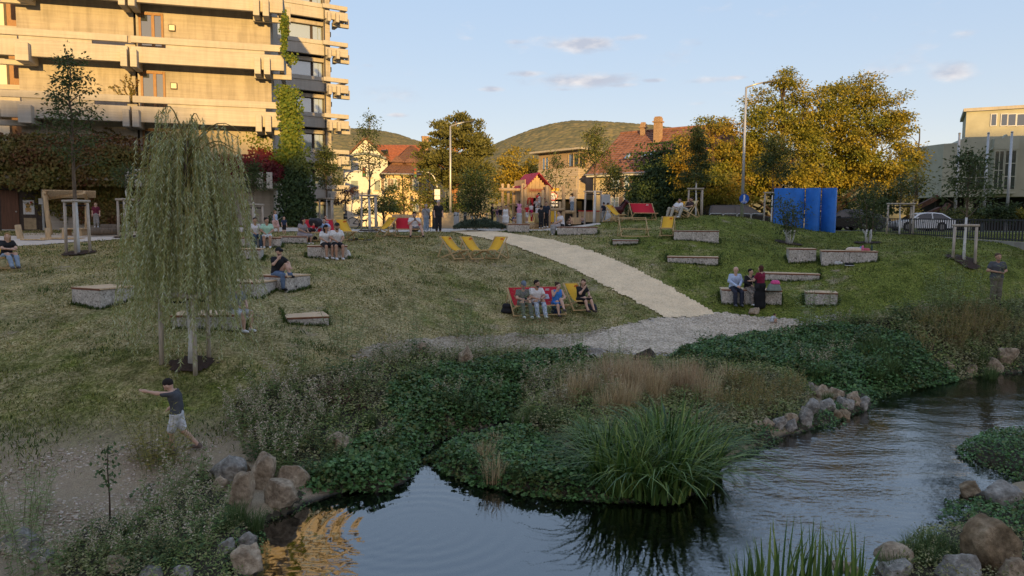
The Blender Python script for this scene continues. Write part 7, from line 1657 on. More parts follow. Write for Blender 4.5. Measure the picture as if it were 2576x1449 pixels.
sit_on('woman with long black hair in grey dress behind the pram', 'pram', 759, 60, 1.62, inset=.5, top=((.30, .26, .27), 'short'), bot=((.30, .26, .27), 'dress'), hair=(DK, 'long'), skin='tan', look=.4)
in_chair('woman in blue top leaning back in the red double deckchair behind the couple', 'red double deckchair behind the couple by the pram', .2, 1.62, top=((.35, .45, .62), 'short'), bot=(JE, 'shorts'), hair=(BR, 'long'))
stand('small child in orange vest with arms spread behind the red deckchair', 820, 543, 587, 0, 38.5, J=pose('stand', elL=(.42, 0, 1.38), wrL=(.66, 0, 1.42), elR=(-.42, 0, 1.36), wrR=(-.66, 0, 1.4)), top=((.75, .25, .18), 'none'), bot=((.75, .25, .18), 'shorts'), hair=((.2, .12, .06), 'bob'), head=1.25)
in_chair('bearded man in white tee and grey shorts reading his phone in the red double deckchair', 'red double deckchair under the man in white looking at his phone', .28, 1.82, J=pose('recline', wai=(0, .02, .52), che=(0, .04, .76), nec=(0, .02, .93), hea=(0, -.03, 1.07), shL=(.19, .03, .87), shR=(-.19, .03, .87), elL=(.27, -.15, .64), wrL=(.06, -.32, .80), elR=(-.27, -.15, .62), wrR=(-.05, -.32, .78), knL=(.26, -.5, .50), anL=(.36, -.72, .085), knR=(-.2, -.5, .52), anR=(-.24, -.72, .085)), top=(W_, 'short'), bot=((.25, .25, .26), 'shorts'), shoes=K_, hair=(DK, 'short'), build=1.15, extra=(beard(DK), phone), nod=.4)
stand('elderly man in grey shirt and jeans with shoulder bag and walking stick', 1072, 514, 582, 25, None, top=((.34, .34, .35), 'short'), bot=(LJ, 'trousers'), hair=((.35, .34, .33), 'short'), build=1.1, extra=(bag((.10, .07, .05), 1), ), shoes=W_)
stand('grey haired man in black polo shirt and black trousers beside the one with the stick', 1103, 504, 583, 15, None, top=(K_, 'short'), bot=((.025, .025, .03), 'trousers'), hair=((.5, .5, .5), 'short'), shoes=(.2, .1, .06), build=1.08, look=.3)
stick = thing('walking_stick', 'dark walking stick held by the elderly man in grey', 'stick', ground(1083, 582)); MB().tube([(0, 0, 0), (-.02, 0, .85), (-.08, 0, .9), (-.12, 0, .86)], .012, 6).build('shaft', m_tyre, stick, True)
# around the playground
Yp = 45.0
stand('man in black tee standing sideways left of the climbing frame', 1238, 511, 562, 80, 44.5, top=(K_, 'short'), bot=(K_, 'trousers'), hair=(DK, 'short'), J=pose('stand', elR=(-.22, -.1, 1.14), wrR=(-.15, -.36, 1.16), elL=(.22, -.1, 1.14), wrL=(.15, -.36, 1.12)))
stand('woman in purple top half hidden behind the dark clad one', 1253, 519, 566, 20, 45.2, top=((.12, .07, .14), 'short'), bot=(GR, 'trousers'), hair=((.2, .1, .05), 'bob'))
stand('woman in black top and beige trousers next to the white dress', 1260, 519, 570, -30, 44.2, top=(K_, 'short'), bot=((.45, .37, .28), 'trousers'), hair=(BR, 'bob'))
stand('woman in white sports dress standing at the juniper bed', 1272, 516, 578, -10, 41.5, top=(W_, 'none'), bot=(W_, 'skirt'), hair=(BR, 'tail'), skin='tan', J=pose('stand', elL=(.3, .03, 1.15), wrL=(.2, -.05, .98)))
g_ = garment_dress = None
stand('girl in pink dress standing on the log with arms up', 1306, 506, 549, 190, 45.2, J=pose('stand', elL=(.25, -.1, 1.5), wrL=(.3, -.2, 1.72), elR=(-.2, -.1, 1.2), wrR=(-.2, -.25, 1.3)), top=((.75, .34, .52), 'short'), bot=((.75, .34, .52), 'dress'), hair=(BR, 'tail'), head=1.2)
stand('child in red tee and white shorts by the big log post', 1326, 514, 560, -60, 44.4, top=((.6, .03, .04), 'short'), bot=(W_, 'shorts'), hair=((.2, .1, .05), 'tail'), head=1.2, J=pose('stand', elR=(-.3, -.2, 1.2), wrR=(-.35, -.45, 1.22)))
stand('girl in white top and crimson shorts climbing up to the playhouse', 1336, 512, 547, 170, 45.3, J=pose('walk', knL=(.12, -.2, .68), anL=(.1, -.12, .4)), top=(W_, 'short'), bot=((.55, .04, .14), 'shorts'), hair=(DK, 'bun'), head=1.2)
stand('boy in white tee on the steps holding something to his mouth', 1351, 498, 547, -20, 45.5, J=pose('stand', elR=(-.26, -.2, 1.22), wrR=(-.08, -.2, 1.46), elL=(.26, -.2, 1.22), wrL=(.1, -.22, 1.42)), top=(W_, 'short'), bot=(K_, 'shorts'), hair=(BR, 'short'), head=1.15)
stand('girl with long curly dark hair leaning out of the playhouse door', 1355, 486, 533, -25, 45.7, top=((.7, .66, .62), 'none'), bot=(GR, 'skirt'), hair=(DK, 'long'), skin='tan', nod=.5, head=1.15)
stand('small girl in pale dress in front of the woman in black', 1352, 516, 558, -30, 44.8, top=((.65, .6, .58), 'short'), bot=((.65, .6, .58), 'dress'), hair=(DK, 'bob'), head=1.25)
stand('woman in black tee and dark trousers seen from behind at the playhouse', 1361, 517, 575, 175, 43.2, top=(K_, 'short'), bot=(K_, 'trousers'), hair=(DK, 'bun'), skin='tan', shoes=W_)
stand('young man in dark navy tee and black trousers right of the playhouse', 1374, 507, 572, -25, 43.5, top=((.025, .035, .055), 'short'), bot=(K_, 'trousers'), hair=(DK, 'short'), skin='tan', shoes=W_, look=.5)
stand('girl in white tee and jeans standing on the beam seen from behind', 1439, 487, 532, 185, 45.6, top=(W_, 'short'), bot=(LJ, 'trousers'), hair=(DK, 'tail'), J=pose('stand', elR=(-.32, -.1, 1.3), wrR=(-.40, -.25, 1.35)))
stand('child in dark blue tee sitting low by the metal bin', 1291, 527, 560, 60, 44.2, J=pose('crouch'), top=((.03, .06, .2), 'short'), bot=(K_, 'shorts'), hair=(DK, 'short'), head=1.15)
sit_on('heavy set woman in white tee and grey trousers sitting sideways on the long block', 'grey', 1411, -72, 1.66, inset=.5, top=((.70, .68, .70), 'short'), bot=((.38, .37, .38), 'trousers'), hair=(BR, 'bun'), build=1.35, shoes=W_, extra=(bag(K_, 1),), look=-.2)
stand('woman in brown dress sitting low beside the timber step', 1431, 530, 566, 70, 43.8, J=pose('crouch', hea=(0, -.2, .95), nec=(0, -.14, .82), che=(0, -.02, .66)), top=((.17, .11, .07), 'none'), bot=((.17, .11, .07), 'dress'), hair=((.10, .05, .03), 'bun'), skin='tan')
stand('woman in white vest and jeans sitting on the timber step', 1466, 532, 560, -40, 44.0, J=pose('crouch'), top=(W_, 'none'), bot=(JE, 'trousers'), hair=(DK, 'bun'), skin='tan')
stand('man in navy tee and grey joggers standing behind the yellow deckchair', 1518, 509, 557, -150, 43.5, top=((.02, .025, .045), 'short'), bot=(GR, 'trousers'), hair=(DK, 'short'), skin='tan')
stand('woman with very long hair in white dress behind the yellow deckchair', 1529, 510, 558, 110, 43.3, top=((.68, .67, .68), 'short'), bot=((.68, .67, .68), 'longskirt'), hair=(BR, 'long'))
in_chair('bearded man in white tee and khaki trousers lying back on the mound', 'pale orange deckchair under the man in white on the mound', 0, 1.8, top=(W_, 'short'), bot=((.42, .38, .30), 'trousers'), hair=(DK, 'short'), shoes=(.5, .45, .4), extra=(beard(DK),), skin='tan')
in_chair('man in black tee lying back with a hand behind his head on the mound', 'deckchair under the man in black lying back on the mound', 0, 1.8, J=pose('recline', elR=(-.32, .5, 1.0), wrR=(-.12, .5, 1.05)), top=((.04, .025, .025), 'short'), bot=((.42, .39, .33), 'trousers'), hair=(DK, 'short'), skin='tan', extra=(beard(DK),))
# on the wide red deckchair
wr = 'wide red deckchair under the three people near the gravel beach'
m_check = mat('check_shirt_cloth', (.30, .30, .27), .9, .1, 40, col2=(.03, .03, .035))
fwd = lambda **k: dict(pose('recline', pel=(0, -.12, .42), wai=(0, -.1, .54), che=(0, -.12, .78), nec=(0, -.17, .95), hea=(0, -.22, 1.09), shL=(.18, -.12, .89), shR=(-.18, -.12, .89), elL=(.25, -.26, .66), elR=(-.25, -.26, .66), wrL=(.08, -.46, .62), wrR=(-.08, -.46, .62), hiL=(.09, -.14, .42), hiR=(-.09, -.14, .42)), **k)
in_chair('man in flat cap and checked shirt looking at his phone on the wide red deckchair', wr, -.62, 1.75, J=fwd(), top=(m_check, 'short'), bot=((.14, .15, .13), 'trousers'), hair=((.15, .13, .12), 'short'), extra=(flatcap((.16, .19, .24)), beard((.12, .1, .09)), phone), nod=.45)
m_print_t = mat('patterned_trousers', (.62, .66, .70), .9, .1, 16, col2=(.16, .22, .32))
in_chair('man in white shirt and patterned trousers in the middle of the wide red deckchair', wr, -.12, 1.82, J=fwd(), top=((.72, .70, .68), 'short'), bot=(m_print_t, 'trousers'), hair=(DK, 'short'), skin='tan', extra=(beard(DK),), look=.7)
in_chair('woman in bright blue dress at the right end of the wide red deckchair', wr, .68, 1.68, J=fwd(knL=(.0, -.50, .62), anL=(.02, -.78, .3), wrR=(-.05, -.34, 1.0), elR=(-.22, -.3, .74)), top=((.05, .22, .62), 'none'), bot=((.05, .22, .62), 'dress'), hair=(BR, 'bun'), shoes=(.1, .08, .07), look=.5)
in_chair('woman with long brown hair in black dress on the yellow deckchair', 'yellow deckchair under the woman in the black dress', .05, 1.66, turn=10, J=fwd(wrR=(-.03, -.36, .92), elR=(-.22, -.32, .68)), top=(K_, 'short'), bot=(K_, 'dress'), hair=((.07, .035, .02), 'long'), shoes=(.08, .06, .05), look=-.9)
# right bench group
sit_on('bald elderly man in light blue shirt and navy trousers on the right seat block', 'trio', 1851, 5, 1.76, top=((.46, .55, .72), 'long'), bot=((.03, .035, .055), 'trousers'), hair=(W_, 'bald'), shoes=(.12, .13, .14), nod=.35, J=pose('sit', wrL=(.03, -.42, .60), wrR=(-.03, -.42, .60)))
m_flor = mat('floral_trousers', (.55, .42, .35), .9, .1, 22, col2=(.04, .07, .06))
sit_on('woman in black top and floral trousers sitting beside the bald elderly man', 'trio', 1887, 20, 1.62, top=(K_, 'long'), bot=(m_flor, 'trousers'), hair=(DK, 'short'), shoes=W_, look=.5, extra=(bag((.62, .52, .42), 1, .1),))
stand('woman with dark bob in maroon top and long black skirt standing at the right block', 1911, 668, 776, -145, None, top=((.20, .015, .045), 'short'), bot=((.012, .012, .014), 'longskirt'), hair=((.09, .035, .025), 'bob'), J=pose('stand', elR=(-.24, -.18, 1.16), wrR=(-.12, -.42, 1.18), elL=(.24, -.14, 1.14), wrL=(.16, -.4, 1.1)), extra=(bag(K_, 1),), shoes=(.4, .25, .18))
m_camo = mat('black_white_print', (.75, .75, .76), .9, .1, 14, col2=(.12, .13, .15))
stand('crouching child in red cap and black and white printed shirt on the gravel', 1943, 769, 815, 120, None, J=pose('crouch'), top=(m_camo, 'short'), bot=((.5, .5, .52), 'shorts'), hair=(BR, 'short'), extra=(cap((.5, .03, .04)),), head=1.2).scale = (1.0,)*3
stand('bearded man in grey tee and olive trousers standing by the reeds at the right', 2503, 637, 768, -4, None, J=pose('stand', elL=(.29, .02, 1.16), wrL=(.06, -.22, 1.10), elR=(-.29, .02, 1.16), wrR=(-.05, -.24, 1.12)), top=((.095, .10, .11), 'short'), bot=((.17, .15, .115), 'trousers'), hair=((.12, .08, .05), 'short'), shoes=(.06, .05, .05), extra=(beard((.13, .085, .055)), phone), skin='tan', build=1.06)
sit_on('person in white shorts with bare legs mostly hidden by the willow', 'legs', 588, 60, 1.72, inset=.3, top=((.25, .26, .28), 'short'), bot=((.6, .6, .62), 'shorts'), hair=(DK, 'short'), shoes=W_)
stand('long haired woman in dark red top standing before the vine wall left of the willow', 243, 510, 572, 20, 35.5, top=((.14, .02, .04), 'short'), bot=((.30, .28, .26), 'trousers'), hair=((.32, .2, .1), 'long'))
# things lying about
def softbag(label, px, py, col, w, d, hgt_, name='backpack', cat='bag', Y=None, z=None, strap=True):
 g = ground(px, py) if Y is None else at_y(px, py, Y)
 if z is not None: g.z = z
 t = thing(name, label, cat, g); link('body', sdf_mesh('body', [((-w/2, 0, hgt_*.2), (w/2, 0, hgt_*.2), d, d), ((-w*.4, 0, hgt_*.8), (w*.4, 0, hgt_*.8), d*.8, d*.8)], .02, cloth(col), [((0, 0, 0), (0, 0, -1.))], .06), t)
 if strap: MB().tube([(-.08, 0, hgt_*.95), (0, 0, hgt_*1.25), (.08, 0, hgt_*.95)], .012, 5).build('strap', cloth(col), t)
 return t
softbag('black backpack leaning on the seat block of the man in black cap', 731, 727, K_, .16, .14, .42)
softbag('black backpack on the grass left of the wide red deckchair', 1275, 787, K_, .18, .12, .3)
softbag('dark blue bag beside the woman in the blue dress', 1399, 789, (.04, .07, .16), .16, .11, .28, 'bag')
softbag('dark bag behind the yellow deckchair of the woman in black', 1487, 780, (.04, .045, .06), .26, .1, .2, 'bag')
softbag('white shopping bag beside the couple', 868, 645, (.72, .68, .62), .22, .13, .2, 'bag')
softbag('grey green basket on the right seat block', 1947, 727, (.22, .25, .22), .28, .14, .22, 'basket', 'basket', 27.6, BLK['trio'][1])
softbag('pink cloth piled in the basket', 1950, 716, (.72, .10, .28), .16, .1, .08, 'cloth', 'cloth', 27.6, BLK['trio'][1]+.26, False)
def shoes_pair(label, px, py, rot, c1, c2):
 g = ground(px, py); t = thing('pair_of_shoes', label, 'shoes', g, R(rot), 'shoes left in the grass')
 for x in (-.08, .09):
  o = link('shoe', sdf_mesh('shoe', [((x, .1, .05), (x, -.12, .04), .05, .042), ((x, .1, .07), (x, .06, .07), .045, .045)], .014, cloth(c1), [((0, 0, .012), (0, 0, -1.))], .02), t)
  m = MB(); m.box((x, -.01, .008), (.1, .32, .022)); m.build('sole', cloth(c2), o)
shoes_pair('white trainers in the grass before the block with clothes', 2110, 664, 60, (.7, .7, .7), W_); shoes_pair('black and white trainers in the grass before the block with clothes', 2136, 668, 80, K_, W_)
bz = BLK['cloth'][1];
softbag('cream and purple clothes heaped on the long block', 2150, 628, (.62, .52, .42), .55, .1, .08, 'clothes', 'clothes', 30.8, bz, False); softbag('small red striped cloth beside the pink bottle', 2178, 628, (.5, .12, .16), .2, .08, .05, 'cloth', 'cloth', 30.8, bz, False)
def bottle(label, px, col, H, r, Y, z):
 g = at_y(px, 625, Y); t = thing('bottle', label, 'bottle', (g.x, Y, z)); MB().lathe([(r, 0), (r, H*.7), (r*.45, H*.85), (r*.45, H*.95)], 10).build('body', cloth(col), t, True); MB().lathe([(r*.5, H*.95), (r*.5, H)], 8).build('lid', m_tyre, t)
bottle('pink drinking bottle on the long block', 2170, (.7, .2, .35), .24, .045, 30.7, bz); bottle('dark glass bottle at the right end of the long block', 2193, (.05, .09, .08), .26, .04, 30.7, bz); bottle('blue drinking bottle beside the pink one', 2165, (.2, .4, .7), .2, .04, 30.75, bz)
softbag('pale blue garment thrown over the wide red deckchair', 1372, 745, (.50, .56, .68), .18, .06, .16, 'garment', 'garment', 25.95, at_y(1372, 752, 25.95).z, False)
softbag('light blue cloth on the block seen through the willow', 540, 606, (.25, .4, .65), .3, .1, .12, 'cloth', 'cloth', BLK['veil'][0].y, BLK['veil'][1], False)
# crutches leaning by the elderly man
g = ground(1840, 762); t = thing('crutches', 'pair of grey crutches leaning on the seat block beside the elderly man', 'crutches', g)
for x in (0, .07): MB().tube([(x, -.05, 0), (x+.03, .1, .62), (x+.03, .12, .95)], .014, 6).build('crutch', m_metal, t, True)
m = MB(); m.box((.05, .08, .66), (.16, .1, .04)); m.build('grips', m_tyre, t)
# pram
g = ground(787, 608); t = thing('pram', 'dark folding pram with a baby in red beside the seat blocks', 'pram', g, R(-30)); m = MB()
for sx in (-.24, .24):
 m.tube([(sx, .42, 1.0), (sx, .05, .55), (sx, -.42, .12)], .014, 6); m.tube([(sx, .38, .14), (sx, -.1, .62)], .014, 6)
m.tube([(-.24, .42, 1.0), (.24, .42, 1.0)], .018, 6); m.build('frame', m_metal, t, True)
for sx in (-.26, .26):
 for y in (-.42, .4): m = MB().lathe([(.05, -.02), (.12, -.022), (.12, .022), (.05, .02)], 14); o = m.build('wheel', m_tyre, t, True, (sx, y, .12)); o.rotation_euler = (0, R(90), 0)
link('seat', sdf_mesh('seat', [((-.14, .2, .75), (.14, .2, .75), .07, .07), ((-.14, .05, .5), (.14, .05, .5), .08, .08), ((-.14, -.3, .48), (.14, -.3, .48), .06, .06)], .025, cloth((.03, .03, .035)), (), .12), t)
link('hood', sdf_mesh('hood', [((-.15, .18, .86), (.15, .18, .86), .2, .2)], .025, cloth((.05, .05, .058)), [((0, .05, .86), unit(np.array((0, -1, -.5))))], .03), t)
person('baby in red sitting in the pram', g+Matrix.Rotation(R(-30), 3, 'Z') @ Vector((0, -.05, .42)), R(-30), .62, J=pose('recline'), top=((.6, .03, .04), 'long'), bot=((.1, .08, .1), 'trousers'), hair=((.25, .15, .08), 'short'), head=1.5, h=.016)
# horse figure
g = at_y(1557, 555, 44.8); t = thing('horse_figure', 'dark maroon horse figure behind the yellow deckchair', 'play figure', (g.x+.1, 44.8, at_y(1557, 558, 44.8).z), R(75))
link('body', sdf_mesh('body', [((0, .0, .72), (0, .75, .70), .2, .22), ((0, -.05, .8), (0, -.32, 1.18), .15, .10), ((0, -.32, 1.2), (0, -.62, 1.02), .10, .062), ((0, -.62, 1.02), (0, -.68, .98), .062, .055), ((.06, -.27, 1.28), (.075, -.25, 1.38), .03, .012), ((-.06, -.27, 1.28), (-.075, -.25, 1.38), .03, .012), ((.1, .02, .6), (.1, .0, .05), .08, .05), ((-.1, .02, .6), (-.1, .0, .05), .08, .05), ((.1, .75, .6), (.1, .8, .05), .09, .05), ((-.1, .75, .6), (-.1, .8, .05), .09, .05), ((0, .95, .8), (0, 1.08, .35), .05, .04)], .028, mat('maroon_gloss', (.07, .012, .016), .3, .2), (), .06), t)
link('mane', sdf_mesh('mane', [((0, .02, .98), (0, -.22, 1.30), .045, .04)], .02, m_tyre), t)
# ------------------------------------------------------------------ boulders
m_rock = {}
def rock_mat(name, a, b_, c):
 m, nt, b = newmat(name); v = coords(nt); n = _noise(nt, v, 2.6, 9, .68); n2 = _noise(nt, v, 11, 6, .7)
 r = _ramp(nt, n.outputs['Fac'], [(.32, a), (.5, b_), (.68, c)]); r2 = _ramp(nt, n2.outputs['Fac'], [(.33, (.62, .60, .58)), (.62, (1.1, 1.1, 1.1))])
 cc = _mix(nt, 1, r.outputs['Color'], r2.outputs['Color'], 'MULTIPLY'); nt.links.new(cc, b.inputs['Base Color']); b.inputs['Roughness'].default_value = .92; b.inputs['Specular IOR Level'].default_value = .2
 bp = nt.nodes.new('ShaderNodeBump'); bp.inputs['Strength'].default_value = 1; bp.inputs['Distance'].default_value = .05; nt.links.new(n2.outputs['Fac'], bp.inputs['Height']); nt.links.new(bp.outputs[0], b.inputs['Normal']); return m
m_rock = dict(tan=rock_mat('tan_limestone', (.20, .145, .095), (.41, .32, .22), (.62, .50, .365)), grey=rock_mat('grey_limestone', (.15, .14, .12), (.325, .30, .26), (.52, .485, .42)), brown=rock_mat('brown_mossy_stone', (.11, .08, .045), (.26, .19, .115), (.46, .35, .225)), dark=rock_mat('dark_wet_stone', (.04, .035, .028), (.10, .085, .065), (.19, .16, .12)))
_ico = bmesh.new(); bmesh.ops.create_icosphere(_ico, subdivisions=4, radius=1); ICO_V = np.array([v.co[:] for v in _ico.verts]); ICO_F = np.array([[v.index for v in f.verts] for f in _ico.faces], np.int32); _ico.free()
_ico = bmesh.new(); bmesh.ops.create_icosphere(_ico, subdivisions=1, radius=1); PEB_V = np.array([v.co[:] for v in _ico.verts]); PEB_F = np.array([[v.index for v in f.verts] for f in _ico.faces], np.int32); _ico.free()
def vnoise(P, f, seed):
 o = np.zeros(len(P)); r = np.random.default_rng(seed)
 for k in range(5):
  d = unit(r.normal(size=(3, 3))); ph = r.uniform(0, 6.28, 3); q = P*f*(1.75**k)
  o += (np.sin(q @ d[0]+ph[0]+1.3*np.sin(q @ d[1]+ph[1]))*np.sin(q @ d[2]+ph[2]))/(1.75**k)
 return o
def boulder(label, x0, x1, y0, y1, tone, seed, lean=0, Y=None, group=None, depth=.85):
 cx = (x0+x1)/2; g = ground(cx, y1-(y1-y0)*.08) if Y is None else at_y(cx, y1, Y); s_ = g.y/FOC; w = (x1-x0)*s_; hh = (y1-y0)*s_*1.06
 r = np.random.default_rng(seed); V = ICO_V.copy(); V = np.sign(V)*np.abs(V)**.86
 for k in range(18):
  d = unit(r.normal(size=3)); lim = r.uniform(.46, .82); dd = V @ d; V -= np.outer(np.maximum(0, dd-lim)*.92, d)
 V += unit(V)*(.06*vnoise(V, 2.2, seed)+.034*vnoise(V, 6.5, seed+1))[:, None]
 V /= (V.max(0)-V.min(0))/2; V *= np.array([w/2, w/2*depth, hh*.62]); V[:, 0] += V[:, 2]*lean
 V[:, 2] -= V[:, 2].max()-hh
 t = link('boulder', npmesh('boulder', V, [ICO_F], m_rock[tone], False)); t.location = (g.x, g.y+w*depth*.35, g.z); t.rotation_euler = (0, 0, r.uniform(-.25, .25))
 tag(t, label, 'boulder', group); return t
GB = 'boulders along the bank'
for i, a in enumerate([
 ('grey white boulder leaning left at the back of the lower left cluster', 519, 618, 1157, 1226, 'grey', .1), ('tall tan boulder standing upright in front of the grey one', 571, 640, 1197, 1302, 'tan', -.05),
 ('tilted tan boulder at the top of the lower left cluster', 627, 690, 1150, 1243, 'tan', .2), ('rounded tan boulder at the right of the lower left cluster', 676, 766, 1178, 1236, 'tan', 0),
 ('dark based tan boulder at the water in the lower left cluster', 654, 746, 1217, 1292, 'tan', .05), ('small grey stone between cluster and watercress', 748, 784, 1174, 1204, 'grey', 0),
 ('pale boulder in the weeds below the dark brown shrub', 811, 885, 1094, 1142, 'tan', .1), ('small brown stone behind the grey white boulder', 588, 632, 1165, 1200, 'brown', 0), ('low tan stone under the grey white boulder', 528, 570, 1205, 1240, 'tan', 0),
 ('small grey boulder near the orange reflection', 543, 588, 1362, 1398, 'grey', 0), ('rounded pale boulder at the water near the bottom edge', 571, 655, 1384, 1450, 'tan', .1), ('grey stone at the corner of the orange reflection', 597, 643, 1345, 1386, 'grey', 0),
 ('flat grey stone at the bottom edge among weeds', 340, 410, 1434, 1462, 'grey', 0), ('small grey stone at the bottom edge right of the flat one', 434, 482, 1428, 1458, 'grey', 0), ('large pale boulder at the lower left corner', -20, 82, 1340, 1402, 'grey', 0), ('pale stone right of the lower left corner boulder', 74, 132, 1384, 1420, 'grey', 0), ('dark stone in the weeds above the bottom edge', 195, 262, 1340, 1372, 'dark', 0), ('tan stone by the weeds at the bottom edge', 250, 320, 1405, 1445, 'tan', 0),
 ('reddish boulder on the bank left of the middle', 1040, 1078, 866, 902, 'tan', 0), ('pinkish tall stone on the bank beside the willowherb', 1150, 1196, 878, 932, 'tan', .1), ('small pale stone lying on the middle bank', 1245, 1278, 898, 914, 'tan', 0), ('pale flat stone left of the gravel beach', 1458, 1520, 880, 905, 'grey', 0), ('dark stump like stone under the gravel beach', 1590, 1652, 880, 915, 'dark', 0),
 ('pale block of stone at the feet of the standing woman', 1882, 1914, 776, 791, 'tan', 0), ('pale stone behind the right watercress bed', 2050, 2080, 818, 844, 'grey', 0), ('small stone beside the tall willow shoots', 2088, 2106, 830, 842, 'grey', 0),
 ('large rounded stone at the far right bank', 2510, 2566, 880, 928, 'tan', 0), ('pale stone in front of the large one at the far right bank', 2488, 2538, 905, 942, 'tan', 0), ('small tan stone left on the far right bank', 2378, 2406, 913, 938, 'tan', 0), ('low stone under the reeds on the far right bank', 2427, 2466, 922, 945, 'tan', 0),
 ('left topmost stone of the stone row', 2030, 2050, 964, 988, 'grey', 0), ('long tan stone at the top of the stone row', 2050, 2094, 972, 1004, 'tan', .1), ('tan slab right of the long stone in the row', 2086, 2132, 979, 1008, 'tan', 0), ('pale stone near the tip of the stone row', 2132, 2170, 990, 1024, 'tan', 0), ('outermost grey stone at the tip of the row', 2156, 2190, 1001, 1032, 'grey', 0),
 ('pair of white grey stones behind the tip', 2105, 2148, 1003, 1031, 'grey', 0), ('grey stone inside the bend of the row', 2062, 2108, 1008, 1040, 'grey', 0), ('large grey stone in the bend of the row', 2026, 2070, 1010, 1052, 'grey', 0), ('grey stone left under the bend', 2010, 2046, 1030, 1076, 'grey', 0), ('brown stone in the water before the tip', 2094, 2128, 1042, 1064, 'brown', 0), ('tan stone in the water beside the brown one', 2107, 2142, 1034, 1060, 'brown', 0),
 ('angular pale stone at the water left of the bend', 1979, 2010, 1066, 1100, 'grey', 0), ('square grey stone in the left half of the row', 1944, 1979, 1050, 1083, 'grey', 0), ('tan stone between square stone and weeds', 1974, 2010, 1044, 1078, 'tan', 0), ('small tan stone at the left of the row', 1918, 1950, 1056, 1084, 'tan', 0), ('leftmost pinkish stone of the row', 1892, 1923, 1062, 1086, 'tan', 0),
 ('dark round boulder standing in the water at right', 2416, 2478, 1218, 1262, 'brown', 0), ('dark low stone beside the round boulder', 2465, 2506, 1242, 1272, 'dark', 0), ('large pale boulder at the right edge in the water', 2496, 2590, 1226, 1288, 'grey', .1),
 ('flat cream slab on the lower right bank', 2212, 2306, 1386, 1436, 'tan', 0), ('rounded grey stone on the lower right bank', 2421, 2497, 1354, 1400, 'grey', 0), ('huge rust brown boulder at the lower right corner', 2462, 2600, 1325, 1462, 'brown', -.1), ('grey stone at the bottom edge under the slab', 2215, 2300, 1420, 1462, 'grey', 0), ('grey boulder at the bottom edge before the rust brown one', 2376, 2492, 1408, 1470, 'grey', 0), ('pale stone at the bottom edge right of the iris leaves', 2090, 2172, 1428, 1462, 'tan', 0), ('tan corner stone at the bottom right', 2522, 2600, 1414, 1470, 'tan', 0)]):
 boulder(*a[:6], 100+i*7, a[6], group=GB)
# pebbles: loose stones on the trodden left bank and round the gravel beach
def pebbles(name, label, poly, n, s0, s1, cols, seed):
 rng = np.random.default_rng(seed); p = in_poly_pts(poly, n); n = len(p); z = hgt(p[:, 0], p[:, 1]); s_ = rng.uniform(s0, s1, n)*rng.uniform(.5, 1.3, n)
 sc = np.stack([s_, s_*rng.uniform(.6, 1, n), s_*rng.uniform(.35, .6, n)], 1); a = rng.uniform(0, 6.28, n); ca, sa = np.cos(a), np.sin(a)
 V = PEB_V[None]*sc[:, None]*rng.uniform(.8, 1.2, (n, len(PEB_V), 1)); V = np.stack([V[..., 0]*ca[:, None]-V[..., 1]*sa[:, None], V[..., 0]*sa[:, None]+V[..., 1]*ca[:, None], V[..., 2]], -1)
 V += np.stack([p[:, 0], p[:, 1], z+s_*.12], 1)[:, None]
 F = (np.arange(n, dtype=np.int32)*len(PEB_V))[:, None, None]+PEB_F[None]
 o = link(name, npmesh(name, V.reshape(-1, 3), [F.reshape(-1, 3)], leafmat(name+'_'+str(seed), cols, 0, .95))); tag(o, label, kind='stuff')
PC = [(.26, .20, .145), (.46, .37, .28), (.60, .50, .40), (.35, .27, .20), (.72, .63, .53)]
pebbles('pebbles', 'loose pebbles on the trodden bank at lower left', gpoly([(0, 1180), (180, 1120), (400, 1110), (520, 1120), (600, 1060), (640, 1010), (600, 1000), (560, 1060), (560, 1150), (480, 1230), (300, 1330), (60, 1380), (0, 1380)]), 2900, .010, .032, PC, 3)
pebbles('pebbles', 'pebbles along the bank between lawn and watercress', gpoly([(870, 900), (930, 868), (1050, 850), (1300, 836), (1440, 840), (1500, 868), (1400, 885), (1200, 890), (1000, 905), (900, 925)]), 2300, .014, .042, PC, 4)
pebbles('pebbles', 'grey pebbles of the gravel beach', gpoly([(1640, 800), (1800, 785), (1990, 802), (2100, 790), (2120, 812), (2010, 825), (1850, 850), (1740, 872), (1690, 896), (1600, 893), (1480, 884), (1420, 870), (1490, 845)]), 9000, .018, .045, [(.26, .23, .20), (.46, .42, .37), (.62, .57, .52), (.36, .32, .28), (.76, .71, .65)], 5)
pebbles('pebbles', 'stones lying on the stream bed', np.array([(p.x, p.y) for p in [at_z(*c, 0) for c in [(700, 1440), (740, 1320), (1000, 1250), (1500, 1300), (1900, 1250), (2200, 1100), (2350, 1200), (2150, 1400), (1800, 1460)]]]), 2600, .02, .09, [(.05, .045, .035), (.12, .10, .075), (.22, .18, .13), (.10, .085, .06)], 6)
